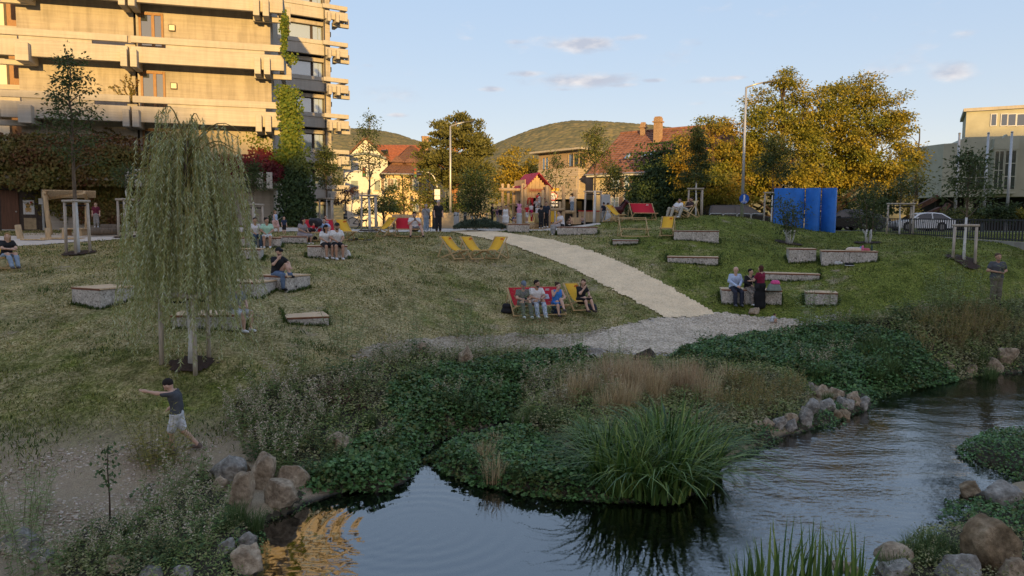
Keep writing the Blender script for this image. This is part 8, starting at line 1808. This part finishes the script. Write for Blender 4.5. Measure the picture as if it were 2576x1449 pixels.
# ------------------------------------------------------------------ low vegetation
def lawn_grass():
 rng = np.random.default_rng(12); n = 230000
 Y = 11.5+34*rng.random(n)**1.25; X = (rng.random(n)*2-1)*(Y*.74+1.5)
 z = hgt(X, Y); ok = z > .25
 for pl in (PATHP, BEACHP): ok &= poly_sd(pl, X, Y) > -.03
 ok &= poly_sd(PLAZA1, X, Y) > 0; ok &= poly_sd(PLAZA2, X, Y) > 0
 den = np.clip((z-.28)/.4, .12, 1); ok &= rng.random(n) < den
 # thin where the turf is worn
 w = np.sin(X*1.1+1.7*np.sin(Y*.7))*np.sin(Y*1.3+X*.4); ok &= (w > -.55) | (rng.random(n) < .3)
 X, Y, z = X[ok], Y[ok], z[ok]; n = len(X); near = np.clip((20-Y)/8, 0, 1)
 gr = (X > 5) | (Y < 17.5) | (rng.random(n) < .5)
 for sel, nm, cols, lab in ((gr, 'grass', [(.05, .065, .012), (.11, .13, .026), (.21, .23, .05), (.34, .33, .09)], 'short green lawn grass'), (~gr, 'grass', [(.22, .175, .06), (.44, .35, .14), (.64, .50, .26), (.15, .16, .035)], 'dry straw coloured lawn grass')):
  k = sel.sum(); base = np.stack([X[sel], Y[sel], z[sel]-.015], 1)
  o = blades(nm, base, rng.normal(size=(k, 3))*np.array([.75, .75, 0]), rng.uniform(.035, .10, k)*(1+.7*near[sel])*np.clip(Y[sel]/26, .75, 1.2), rng.uniform(.012, .03, k)*np.clip(Y[sel]/22, .6, 1.5), leafmat('lawn_blades_%d' % len(cols) + ('g' if sel is gr else 's'), cols, .25), kind='stuff', droop=.35); o['label'] = lab
PATHP = gpoly(PATH_L+PATH_R); BEACHP = gpoly([(1660, 800), (1800, 788), (1850, 790), (1990, 806), (2015, 818), (1960, 835), (1850, 850), (1740, 870), (1690, 892), (1600, 890), (1500, 880), (1440, 868), (1490, 845), (1560, 822)])
PLAZA1 = np.array([(-4.5, 41), (-3.0, 40.2), (-1.0, 40.6), (2.5, 41.2), (5, 41.5), (4.8, 47), (3, 50), (-6, 50), (-5.5, 46)]); PLAZA2 = np.array([(-40, 31), (-24, 30.2), (-20.5, 30.8), (-17, 33.5), (-13, 36.5), (-9, 38.2), (-4.4, 41), (-5, 44), (-10, 41), (-14, 39.2), (-19, 36.2), (-24, 34.5), (-40, 34.5)])
lawn_grass()
def edge_grass():
 rng = np.random.default_rng(5); B_ = []
 for (c, zt, r, f, w, d) in BLK.values():
  n = 520; u = rng.uniform(-.5, .5, n); side = rng.integers(0, 3, n); off = np.abs(rng.normal(0, .05, n))+.01
  lx = np.where(side == 0, u*w, np.where(side == 1, -w/2-off, w/2+off)); ly = np.where(side == 0, -d/2-off, u*d); B_.append(np.stack([c.x+lx*math.cos(r)-ly*math.sin(r), c.y+lx*math.sin(r)+ly*math.cos(r)], 1))
 g = rng.uniform(0, 1, (9000, 2)); tx = []
 for _ in range(130):
  y = 13+24*rng.random()**1.3; x = (rng.random()*2-1)*y*.7
  if hgt(x, y)[0] > .5 and poly_sd(PATHP, x, y) > .3 and poly_sd(BEACHP, x, y) > .2: tx.append(rng.normal(size=(60, 2))*np.array([.32, .22])+np.array([x, y]))
 p = np.concatenate(B_+tx); n = len(p); ok = (poly_sd(PATHP, p[:, 0], p[:, 1]) > 0) & (poly_sd(PLAZA2, p[:, 0], p[:, 1]) > 0); p = p[ok]; n = len(p)
 o = blades('grass', np.stack([p[:, 0], p[:, 1], hgt(p[:, 0], p[:, 1])-.015], 1), rng.normal(size=(n, 3))*np.array([.6, .6, 0]), rng.uniform(.06, .17, n), rng.uniform(.014, .03, n), leafmat('tuft_blades', [(.035, .06, .012), (.075, .115, .022), (.13, .17, .04)], .25), kind='stuff'); o['label'] = 'longer green tufts round the seat blocks and in the turf'
edge_grass()
def surf(x, y): return np.maximum(hgt(x, y), 0)
def parea(p): x, y = p[:, 0], p[:, 1]; return abs(np.dot(x, np.roll(y, 1))-np.dot(y, np.roll(x, 1)))/2
lf_cress = leafmat('watercress_leaves', [(.03, .08, .022), (.075, .165, .045), (.17, .30, .10), (.05, .12, .032)], .12, .42, patch=[(.03, .075, .02), (.08, .15, .04), (.15, .15, .045)], patch_scale=1.4)
lf_under = leafmat('mixed_weed_leaves', [(.09, .135, .035), (.17, .235, .06), (.30, .34, .11), (.38, .35, .16)], .25, patch=[(.15, .15, .06), (.28, .26, .11), (.44, .38, .22)], patch_scale=1.1)
def bed(label, poly, per, hmax, leaf, lf, seed, name='watercress', edge=.35, tuft=3.2, ov=.2, sprig=0):
 sheet('bank_soil', poly, .02, m_gapsoil, .09, .06)  # soil sheet under the bed, its dark tone deepens the leaf gaps
 rng = np.random.default_rng(seed); A_ = parea(poly); n = int(A_*per); p = in_poly_pts(poly, n, -ov); n = len(p); x, y = p[:, 0], p[:, 1]
 d = ov-poly_sd(poly, x, y); mound = .55+.45*np.sin(x*tuft+np.sin(y*2.1+seed))*np.sin(y*tuft*.9+x*.7+seed); mound = mound+.35*np.sin(x*9+y*4)*np.sin(y*8-x*3)
 top = hmax*np.clip(d/edge, .12, 1)**.7*np.clip(.7+.4*mound, .4, 1.25); u = rng.random(n)**.55
 P = np.stack([x+rng.normal(size=n)*.02, y, surf(x, y)+top*u], 1); nn = rng.normal(size=(n, 3))*.55+np.array([0, -.25, 1]); ax = rng.normal(size=(n, 3))*np.array([1, 1, .35]); L_ = leaf*rng.uniform(.6, 1.35, n)
 if sprig:
  m_ = int(A_*sprig); q = in_poly_pts(poly, m_, -ov*.5); m_ = len(q); k_ = 16; hh = rng.uniform(.25, 1.0, m_)*hmax*2.1; uu = np.tile(np.linspace(.1, 1, k_), m_); qx = np.repeat(q[:, 0], k_); qy = np.repeat(q[:, 1], k_); ln = np.repeat(rng.normal(size=(m_, 2))*.18, k_, 0)*np.repeat(hh, k_)[:, None]
  P2 = np.stack([qx+ln[:, 0]*uu, qy+ln[:, 1]*uu, surf(qx, qy)+uu*np.repeat(hh, k_)], 1)+rng.normal(size=(m_*k_, 3))*.012; aa = rng.uniform(0, 6.28, m_*k_)
  P = np.concatenate([P, P2]); ax = np.concatenate([ax, np.stack([np.cos(aa), np.sin(aa), rng.uniform(-.2, .9, m_*k_)], 1)]); nn = np.concatenate([nn, rng.normal(size=(m_*k_, 3))*.5+np.array([0, 0, 1])]); L_ = np.concatenate([L_, leaf*rng.uniform(.5, 1.1, m_*k_)*(1.15-.6*uu)])
 o = leaves(name, P, ax, nn, L_, L_*(.82 if not sprig else .5), lf, kind='stuff'); o['label'] = label; return o
A1 = gpoly([(990, 962), (1080, 932), (1200, 917), (1350, 892), (1480, 884), (1505, 900), (1400, 930), (1315, 960), (1312, 1000), (1300, 1038), (1230, 1066), (1150, 1086), (1095, 1108), (1050, 1140), (1032, 1196), (960, 1236), (860, 1238), (780, 1228), (768, 1192), (850, 1150), (905, 1110), (1000, 1080), (965, 1020)])
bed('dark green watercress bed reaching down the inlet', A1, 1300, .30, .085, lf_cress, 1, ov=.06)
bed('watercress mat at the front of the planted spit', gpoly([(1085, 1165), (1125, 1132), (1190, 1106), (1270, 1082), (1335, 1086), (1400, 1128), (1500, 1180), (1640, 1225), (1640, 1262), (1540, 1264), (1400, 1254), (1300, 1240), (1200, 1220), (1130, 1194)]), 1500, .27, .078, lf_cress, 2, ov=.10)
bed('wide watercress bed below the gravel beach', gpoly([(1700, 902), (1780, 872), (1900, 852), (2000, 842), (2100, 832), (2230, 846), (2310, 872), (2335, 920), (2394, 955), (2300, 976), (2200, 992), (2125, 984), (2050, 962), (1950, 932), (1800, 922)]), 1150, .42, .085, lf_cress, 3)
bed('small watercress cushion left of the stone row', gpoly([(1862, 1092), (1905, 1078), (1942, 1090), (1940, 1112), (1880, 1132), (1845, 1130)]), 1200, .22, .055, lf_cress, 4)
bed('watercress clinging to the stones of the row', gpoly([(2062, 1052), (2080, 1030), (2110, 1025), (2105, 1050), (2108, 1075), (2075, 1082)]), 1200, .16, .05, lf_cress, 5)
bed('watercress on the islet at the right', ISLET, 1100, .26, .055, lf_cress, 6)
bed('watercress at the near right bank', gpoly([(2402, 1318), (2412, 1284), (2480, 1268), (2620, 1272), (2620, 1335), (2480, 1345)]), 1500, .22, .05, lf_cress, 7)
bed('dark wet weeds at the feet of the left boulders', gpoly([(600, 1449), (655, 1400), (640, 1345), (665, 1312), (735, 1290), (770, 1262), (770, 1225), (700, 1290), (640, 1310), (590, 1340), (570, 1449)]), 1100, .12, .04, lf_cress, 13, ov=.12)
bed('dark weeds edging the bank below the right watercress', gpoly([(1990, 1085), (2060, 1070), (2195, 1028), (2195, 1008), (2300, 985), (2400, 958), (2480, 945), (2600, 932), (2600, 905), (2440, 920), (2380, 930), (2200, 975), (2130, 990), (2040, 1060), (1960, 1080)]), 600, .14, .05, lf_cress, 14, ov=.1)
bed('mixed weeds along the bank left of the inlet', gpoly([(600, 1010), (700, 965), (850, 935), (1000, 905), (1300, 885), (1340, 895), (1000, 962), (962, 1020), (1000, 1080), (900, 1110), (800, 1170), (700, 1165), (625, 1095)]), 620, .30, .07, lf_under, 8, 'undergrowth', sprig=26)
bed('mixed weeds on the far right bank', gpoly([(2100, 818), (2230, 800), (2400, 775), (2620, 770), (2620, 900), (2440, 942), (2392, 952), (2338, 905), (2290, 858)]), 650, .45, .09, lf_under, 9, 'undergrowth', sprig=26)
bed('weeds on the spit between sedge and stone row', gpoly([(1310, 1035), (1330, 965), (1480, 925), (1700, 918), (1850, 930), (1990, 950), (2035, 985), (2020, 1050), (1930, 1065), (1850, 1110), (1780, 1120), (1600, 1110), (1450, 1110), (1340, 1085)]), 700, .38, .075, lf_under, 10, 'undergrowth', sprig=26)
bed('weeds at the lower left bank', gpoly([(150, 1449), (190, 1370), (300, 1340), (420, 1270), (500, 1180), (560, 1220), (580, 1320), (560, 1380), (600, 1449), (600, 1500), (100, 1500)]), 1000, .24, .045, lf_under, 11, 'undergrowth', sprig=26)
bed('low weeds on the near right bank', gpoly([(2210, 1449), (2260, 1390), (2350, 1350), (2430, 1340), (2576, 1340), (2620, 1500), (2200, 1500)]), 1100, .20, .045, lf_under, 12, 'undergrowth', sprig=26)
# upright plants, each kind built once, then copied
rr = random.Random(77)
m_stem = mat('green_stem', (.16, .17, .07), .8, .3, 6); m_stemdry = mat('dry_stem', (.42, .30, .17), .85, .3, 6); m_stemdk = mat('dark_stem', (.08, .055, .04), .8, .3, 6)
lf_wh = leafmat('willowherb_leaves', [(.07, .125, .033), (.14, .22, .06), (.26, .34, .13), (.26, .24, .10)], .25)
lf_fluff = leafmat('seed_fluff', [(.40, .32, .22), (.56, .46, .34), (.70, .60, .46), (.30, .23, .14)], .3, .95)
lf_shoot = leafmat('willow_shoot_leaves', [(.14, .19, .06), (.24, .30, .11), (.36, .41, .19)], .3)
lf_olive = leafmat('olive_shoot_leaves', [(.20, .17, .04), (.33, .28, .07), (.42, .37, .12)], .3)
lf_dry = leafmat('dry_grass_blades', [(.34, .25, .12), (.54, .41, .22), (.68, .54, .33), (.30, .19, .10)], .25)
lf_reddry = leafmat('reddish_dry_stalks', [(.30, .19, .10), (.48, .33, .19), (.62, .47, .30), (.25, .16, .08)], .25)
lf_sedge = leafmat('sedge_blades', [(.035, .075, .018), (.075, .14, .03), (.14, .22, .05), (.30, .36, .09)], .25, .4)
lf_grassg = leafmat('bank_grass_blades', [(.06, .10, .03), (.10, .15, .045), (.15, .20, .07)], .3)
lf_broad = leafmat('broad_leaves', [(.05, .09, .03), (.08, .13, .045), (.11, .16, .06)], .25)
lf_gold_w = leafmat('yellowing_weed_leaves', [(.20, .17, .05), (.32, .26, .08), (.14, .15, .045), (.40, .30, .12)], .3)
lf_redbr = leafmat('red_brown_leaves', [(.10, .045, .03), (.16, .075, .045), (.08, .05, .03)], .2)
def plant(name, nst, H, spread, lf, leafL, leafW, per, fluff=0, stem=None, up=.9, seed=1, topleaf=1.0, l0=.08, flf=None):
 """a clump of stems with leaves up their length and, for some, fluffy or spiky heads"""
 r = random.Random(seed); g = np.random.default_rng(seed); t = thing(name, None, None); m = MB(); P, A, Ls = [], [], []; FP = []
 for i in range(nst):
  a = r.uniform(0, 6.28); b0 = Vector((math.cos(a), math.sin(a), 0))*r.random()**.5*spread*.45; h = H*r.uniform(.55, 1.05); ln = Vector((math.cos(a)*r.random(), math.sin(a)*r.random(), 0))*spread*.55+Vector((r.uniform(-.1, .1), r.uniform(-.1, .1), 0))*H*(1-up)*3
  pts = [b0+ln*(k/5)**1.5+Vector((0, 0, h*k/5-.03)) for k in range(6)]; m.tube(pts, [max(.002, .0045*(1-.14*k))*(.6+H*.4) for k in range(6)], 4, False)
  for k in range(per):
   u = l0+(1-l0)*(k+r.random())/per*topleaf; j = min(4, int(u*5)); p = pts[j].lerp(pts[j+1], u*5-j); aa = k*2.4+r.uniform(-.5, .5); P.append(tuple(p)); A.append((math.cos(aa), math.sin(aa), r.uniform(-.25, up))); Ls.append(leafL*r.uniform(.6, 1.2)*(1-.45*u))
  if fluff and r.random() < .85:
   for k in range(fluff):
    u = r.uniform(.62, 1.0); j = min(4, int(u*5)); p = pts[j].lerp(pts[j+1], u*5-j); FP.append(tuple(p+Vector((r.gauss(0, .035), r.gauss(0, .035), r.gauss(0, .03)))*H))
 m.build('stems', stem or m_stem, t); P = np.array(P); n = len(P); Ls = np.array(Ls); leaves('foliage', P, np.array(A), g.normal(size=(n, 3))*.4+np.array([0, 0, 1]), Ls, Ls*leafW, lf, t)
 if FP: FP = np.array(FP); k = len(FP); leaves('seed_heads', FP, g.normal(size=(k, 3))+np.array([0, 0, .4]), g.normal(size=(k, 3)), (.055*H*g.uniform(.5, 1.4, k)), .028*H, flf or lf_fluff, t, 'stuff')
 return t
def clump(name, n, H, W, spread, lf, lean=.55, seed=1, segs=5, droop=.75, tw=0):
 """a tussock of long arching blades"""
 g = np.random.default_rng(seed); t = thing(name, None, None); a = g.uniform(0, 6.283, n); r0 = np.sqrt(g.random(n))*spread; b = np.stack([r0*np.cos(a), r0*np.sin(a), np.full(n, -.03)], 1)
 a2 = a+g.normal(size=n)*.7; h = H*g.uniform(.5, 1.08, n); le = lean*g.uniform(.15, 1.25, n); d = np.stack([np.cos(a2), np.sin(a2), np.zeros(n)], 1); side = np.stack([-np.sin(a2), np.cos(a2), np.zeros(n)], 1); w = W*g.uniform(.6, 1.2, n)
 V = []
 for k in range(segs+1):
  u = k/segs; c = b+d*(h*le*(u**1.7))[:, None]+np.array([0, 0, 1.])*(h*(u-.5*droop*le*u**3.0))[:, None]; ww = (w*(1-u**2.2)*.5+.001)[:, None]; V += [c-side*ww, c+side*ww]
 V = np.stack(V, 1); i = np.arange(n, dtype=np.int32)[:, None]*(2*segs+2); F = np.concatenate([i+np.array([[2*k, 2*k+1, 2*k+3, 2*k+2]], np.int32) for k in range(segs)])
 link('blades', npmesh('blades', V.reshape(-1, 3), [F], lf), t); return t
PROTO = {}
def P_(key, fn): PROTO[key] = fn; fn.location = (0, -500, -50)
P_('wh', plant('willowherb', 13, 1.0, .55, lf_wh, .15, .24, 18, 15, m_stem, .8, 1)); P_('wh2', plant('willowherb', 10, .85, .5, lf_wh, .14, .24, 16, 24, m_stem, .8, 2))
P_('shoot', plant('willow_shoots', 15, 1.4, .8, lf_shoot, .17, .15, 34, 0, m_stem, .55, 3)); P_('shoot2', plant('willow_shoots', 9, 1.2, .6, lf_shoot, .16, .15, 28, 0, m_stem, .55, 4)); P_('olive', plant('willow_shrub', 26, 1.1, .85, lf_olive, .15, .17, 30, 0, m_stem, .55, 5))
P_('bush', plant('leafy_weed', 16, .65, .6, lf_under, .13, .42, 14, 0, m_stem, .6, 6)); P_('green', plant('leafy_weed', 16, .7, .6, lf_broad, .15, .45, 13, 0, m_stem, .6, 7)); P_('gold', plant('yellowing_weed', 22, .9, .55, lf_gold_w, .07, .35, 22, 14, m_stemdry, .9, 8, flf=lf_gold_w)); P_('brown', plant('withered_bush', 20, .6, .6, lf_redbr, .10, .5, 12, 0, m_stemdk, .5, 9)); P_('burdock', plant('broad_leaved_plant', 7, .5, .7, lf_broad, .30, .7, 3, 0, m_stem, .4, 10, l0=.5))
P_('drygrass', clump('dry_grass', 170, .85, .010, .28, lf_dry, .42, 11)); P_('reddry', clump('dry_grass', 190, .80, .010, .32, lf_reddry, .30, 12)); P_('grass', clump('bank_grass', 170, .6, .014, .22, lf_grassg, .7, 13)); P_('sedge', clump('sedge_tussock', 230, 1.45, .046, .50, lf_sedge, 1.05, 14, 6, 1.0)); P_('sedge2', clump('sedge_tussock', 190, 1.3, .044, .42, lf_sedge, 1.15, 15, 6, 1.05)); P_('iris', clump('iris', 34, 1.15, .06, .36, lf_sedge, .30, 16, 5, .4))
LAB = {}
def put(key, px, py, sc, label, cat, group, rot=None, Y=None, over=None):
 g = ground(px, py) if Y is None else at_y(px, py, Y)
 if over is not None: g.z = over
 g.z = max(g.z, -.05)
 copy_tree(PROTO[key], loc=g, rz=rr.uniform(0, 6.28) if rot is None else rot, scale=sc*rr.uniform(.9, 1.1), label=label, group=group)['category'] = cat
WL = 'willowherb gone to seed on the banks'; SL = 'willow shoots along the bank'; DL = 'tufts of dry grass on the spit'; LWL = 'leafy weeds on the banks'; GL = 'grass tufts on the banks'; SDL = 'big sedge tussocks at the tip of the spit'; YL = 'yellowing weeds on the banks'
for (px, py, s_) in ((430, 1250, .62), (470, 1230, .72), (390, 1290, .62), (350, 1340, .58), (300, 1370, .52), (450, 1320, .62), (500, 1300, .62), (410, 1380, .55), (520, 1360, .55), (260, 1420, .5), (340, 1420, .5), (480, 1410, .55), (150, 1440, .5), (60, 1449, .48), (200, 1400, .5)):
 put(rr.choice(['wh', 'wh2']), px, py, s_*1.3, 'fluffy grey seeded willowherb among the weeds at the lower left bank', 'wild plant', WL)
for (px, py, s_) in ((650, 1080, .8), (690, 1100, .85), (740, 1140, .8), (770, 1120, .85), (720, 1060, .85), (640, 1030, .75), (790, 1070, .8), (680, 1150, .9), (620, 1090, .9), (830, 1010, 1.0), (600, 1060, .9), (660, 1000, 1.0), (720, 1000, 1.1), (760, 1050, 1.1), (700, 1180, .85), (820, 1070, .9), (880, 1000, 1.0), (640, 1140, .9)):
 put(rr.choice(['wh', 'wh2']), px, py, s_, 'fluffy seeded willowherb in the thicket above the left boulders', 'wild plant', WL)
for (px, py, s_) in ((910, 950, .8), (960, 935, .8), (1010, 930, .7), (1090, 920, .7), (1130, 925, .8), (930, 990, 1.0), (870, 960, 1.1), (1050, 905, 1.0), (1180, 905, .9), (1240, 900, .9), (990, 915, 1.0)):
 put(rr.choice(['wh', 'wh2', 'green']), px, py, s_, 'grey green weed with seed heads behind the inlet watercress', 'wild plant', WL)
for (px, py, s_) in ((1335, 1010, .8), (1380, 990, .85), (1420, 975, .8), (1460, 1000, .8), (1350, 1040, .7), (1500, 985, .9), (1400, 1030, .95), (1345, 975, 1.0), (1440, 945, 1.0), (1530, 1020, .9)):
 put(rr.choice(['wh', 'wh2']), px, py, s_, 'pinkish grey seeded plant on the left half of the spit', 'wild plant', WL)
for (px, py, s_) in ((2110, 830, .9), (2150, 822, .9), (2260, 800, 1.0), (2300, 795, 1.0), (2330, 815, .9)):
 put(rr.choice(['wh', 'green']), px, py, s_, 'grey green weed behind the right watercress bed', 'wild plant', WL)
for (px, py, s_, k, lab) in ((870, 885, 1.25, 'shoot', 'tall willow shoots left on the middle bank'), (1035, 870, 1.1, 'shoot2', 'thin willow shoots above the reddish boulder'), (1170, 850, 1.2, 'shoot', 'willow shoots in front of the dry slope'), (1340, 850, 1.25, 'shoot', 'willow shoots below the wide red deckchair'), (1225, 870, .9, 'shoot2', 'small willow shoots on the middle bank'), (1550, 905, .9, 'shoot2', 'willow shoots at the left end of the gravel beach'), (2045, 828, 1.7, 'shoot', 'tall feathery willow shoots before the short seat block'), (2380, 790, 1.6, 'shoot', 'large willow shoots left of the bearded man'), (2425, 800, 1.75, 'shoot', 'tallest willow shoots on the right bank'), (2350, 800, 1.2, 'shoot2', 'slender willow shoots left in the right thicket'), (2540, 810, 1.4, 'shoot', 'willow shoots at the right picture edge'), (760, 940, 1.0, 'shoot2', 'thin willow shoots on the bare slope right of the willow'), (60, 1390, .95, 'shoot', 'tall willow shoots at the lower left edge'), (20, 1330, 1.0, 'shoot', 'willow shoots cut by the left picture edge'), (95, 1290, .8, 'shoot2', 'thin willow shoots beside the tall ones at the lower left'), (1450, 880, .9, 'shoot2', 'thin willow shoots above the flat pale stone'), (405, 1180, 1.05, 'olive', 'olive willow shrub in front of the boy'), (385, 1165, .9, 'olive', 'smaller olive willow shrub left of the boy')):
 put(k, px, py, s_, lab, 'willow shoots', SL)
for (px, py, s_, k) in [(1600+rr.uniform(-90, 150), 985+rr.uniform(-35, 22), 1.0, 'reddry') for _ in range(15)]+[(1500+rr.uniform(-90, 330), 1000+rr.uniform(-30, 50), 1.05, 'drygrass') for _ in range(20)]:
 put(k, px, py, s_, 'tuft of %s on the back of the spit' % ('reddish brown dry stalks' if k == 'reddry' else 'pale dry grass'), 'grass tuft', DL)
for _ in range(18): put('gold', 1880+rr.uniform(-60, 130), 1020+rr.uniform(-45, 35), .8, 'yellowing weed on the spit beside the stone row', 'wild plant', YL)
for _ in range(16): put('gold', 2420+rr.uniform(-110, 130), 860+rr.uniform(-45, 45), 1.1, 'yellowing weed on the far right bank', 'wild plant', YL)
for (px, py, s_, k) in [(1850+rr.uniform(-60, 160), 1000+rr.uniform(-30, 70), .8, rr.choice(['bush', 'green'])) for _ in range(10)]: put(k, px, py, s_, 'leafy green weed on the right half of the spit', 'wild plant', LWL)
for (px, py, s_, k) in [(rr.uniform(200, 560), rr.uniform(1330, 1449), .5, rr.choice(['bush', 'green', 'green'])) for _ in range(22)]: put(k, px, py, s_, 'leafy green weed at the lower left bank', 'wild plant', LWL)
for (px, py, s_, k) in [(rr.uniform(640, 860), rr.uniform(1100, 1215), .65, rr.choice(['bush', 'green', 'green'])) for _ in range(14)]: put(k, px, py, s_, 'leafy green weed behind the left boulders', 'wild plant', LWL)
for (px, py, s_, k) in [(rr.uniform(2180, 2576), rr.uniform(800, 900), .95, rr.choice(['bush', 'green', 'bush'])) for _ in range(16)]: put(k, px, py, s_, 'leafy weed in the thicket on the far right bank', 'wild plant', LWL)
for (px, py, s_, k) in [(rr.uniform(900, 1350), rr.uniform(885, 935), .6, rr.choice(['bush', 'green', 'bush'])) for _ in range(12)]: put(k, px, py, s_, 'low leafy weed along the middle bank', 'wild plant', LWL)
for (px, py, s_) in [(rr.uniform(1010, 1300), rr.uniform(945, 1060), .8) for _ in range(12)]+[(rr.uniform(860, 1010), rr.uniform(1120, 1200), .65) for _ in range(6)]: put(rr.choice(['green', 'bush', 'bush', 'grass', 'wh']), px, py, s_, 'taller weed sticking out of the inlet watercress', 'wild plant', LWL)
for (px, py, s_) in [(rr.uniform(1120, 1420), rr.uniform(1110, 1215), .6) for _ in range(11)]: put(rr.choice(['grass', 'bush', 'green', 'drygrass']), px, py, s_, 'taller weed in the watercress at the tip of the spit', 'wild plant', LWL)
for (px, py, s_) in [(rr.uniform(1780, 2250), rr.uniform(860, 950), .9) for _ in range(12)]: put(rr.choice(['grass', 'bush', 'green', 'wh']), px, py, s_, 'taller weed in the wide right watercress bed', 'wild plant', LWL)
put('brown', 855, 1020, 1.1, 'dark red brown withered bush on the left bank', 'bush', None); put('brown', 905, 1035, .8, 'smaller withered brown bush beside the larger one', 'bush', None)
for (px, py, s_) in ((640, 1330, .6), (600, 1310, .6), (570, 1330, .6), (1340, 1060, .8), (1380, 1080, .9), (1420, 1070, .9), (1310, 1075, .7), (1460, 1090, .9), (930, 1075, .7), (2080, 1010, .6)): put('grass', px, py, s_, 'bright green grass tuft at the water margin', 'grass tuft', GL)
for (px, py, s_) in [(rr.uniform(2000, 2330), rr.uniform(870, 960), 1.15) for _ in range(16)]: put('grass', px, py, s_, 'long grass tuft in the right watercress bed', 'grass tuft', GL)
for (px, py, s_) in ((2260, 1425, .6), (2300, 1400, .65), (2340, 1385, .6), (2380, 1400, .6), (2240, 1440, .55), (2330, 1420, .55), (2470, 915, 1.0), (2490, 960, .9)): put('grass', px, py, s_, 'grass tuft on the right bank near the water', 'grass tuft', GL)
for (px, py, s_, k, lab) in ((1560, 1225, 1.0, 'sedge', 'left front sedge tussock with arching blades'), (1650, 1240, 1.05, 'sedge', 'middle front sedge tussock leaning over the water'), (1730, 1225, 1.0, 'sedge2', 'right front sedge tussock bending over the dark water'), (1600, 1170, 1.0, 'sedge2', 'sedge tussock in the middle of the big clump'), (1690, 1165, 1.0, 'sedge', 'sedge tussock at the back right of the big clump'), (1520, 1170, .85, 'sedge2', 'sedge tussock at the left back of the big clump'), (1770, 1165, .9, 'sedge2', 'sedge tussock on the right side of the big clump'), (1470, 1130, .6, 'sedge2', 'small sedge tussock beside the bright grass')): put(k, px, py, s_, lab, 'sedge', SDL)
for (px, py, s_) in ((1830, 1130, .9), (1800, 1140, .8), (1860, 1110, .8), (350, 1250, .45), (480, 1375, .6), (430, 1425, .6), (700, 1085, .6), (560, 1290, .5)): put('burdock', px, py, s_, 'plant with large broad leaves near the water', 'wild plant', 'broad leaved plants')
for (px, Y, s_, lab) in ((1880, 8.75, .62, 'iris leaves left at the bottom edge'), (1960, 8.7, .8, 'iris leaves in the middle at the bottom edge'), (2040, 8.7, .82, 'iris leaves right of the middle at the bottom edge'), (2130, 8.8, .66, 'slanting iris leaves at the right of the bottom clump')):
 p = at_y(px, 1500, Y); put('iris', px, 1500, s_, lab, 'iris', 'iris leaves at the bottom edge', None, Y, .05)
for t_ in PROTO.values():
 for c_ in list(t_.children): bpy.data.objects.remove(c_)
 bpy.data.objects.remove(t_)
# thin dark sapling on the gravel
g = ground(277, 1325); t = thing('sapling', 'thin dark stemmed sapling with few green leaves on the gravel bank', 'sapling', g); H = at_y(280, 1125, g.y).z-g.z
MB().tube([(0, 0, -.05), (.01, 0, H*.4), (-.005, 0, H*.75), (.02, 0, H)], [.014, .012, .009, .004], 6).build('stem', m_stemdk, t, True)
P = np.concatenate([np.array([0, 0, z])*H+rnd(26, .07) for z in (.55, .72, .85, .97)]); n = len(P); leaves('foliage', P, rnd(n), rnd(n, .4)+np.array([0, 0, 1]), .075, .045, lf_broad, t)
# things of one kind that stand together are told apart by their place in the row
ORD = ['leftmost', 'second from the left', 'third from the left', 'fourth from the left', 'fifth from the left', 'sixth from the left', 'seventh from the left', 'eighth from the left', 'ninth from the left', 'tenth from the left', 'eleventh from the left', 'twelfth from the left']
def ordinals():
 by = {}
 for o in COL.objects:
  if o.parent is None and o.get('category') and o.get('group'): by.setdefault(o['label'], []).append(o)
 for lab, os_ in by.items():
  if len(os_) < 2: continue
  os_.sort(key=lambda o: px_of(o.location)[0]); n = len(os_)
  for i, o in enumerate(os_):
   k = n-1-i
   w = ORD[i] if i < min(12, (n+1)//2) else ('rightmost' if k == 0 else ORD[k].replace('left', 'right') if k < 12 else 'in the middle of the row')
   o['label'] = lab+', '+w
ordinals()
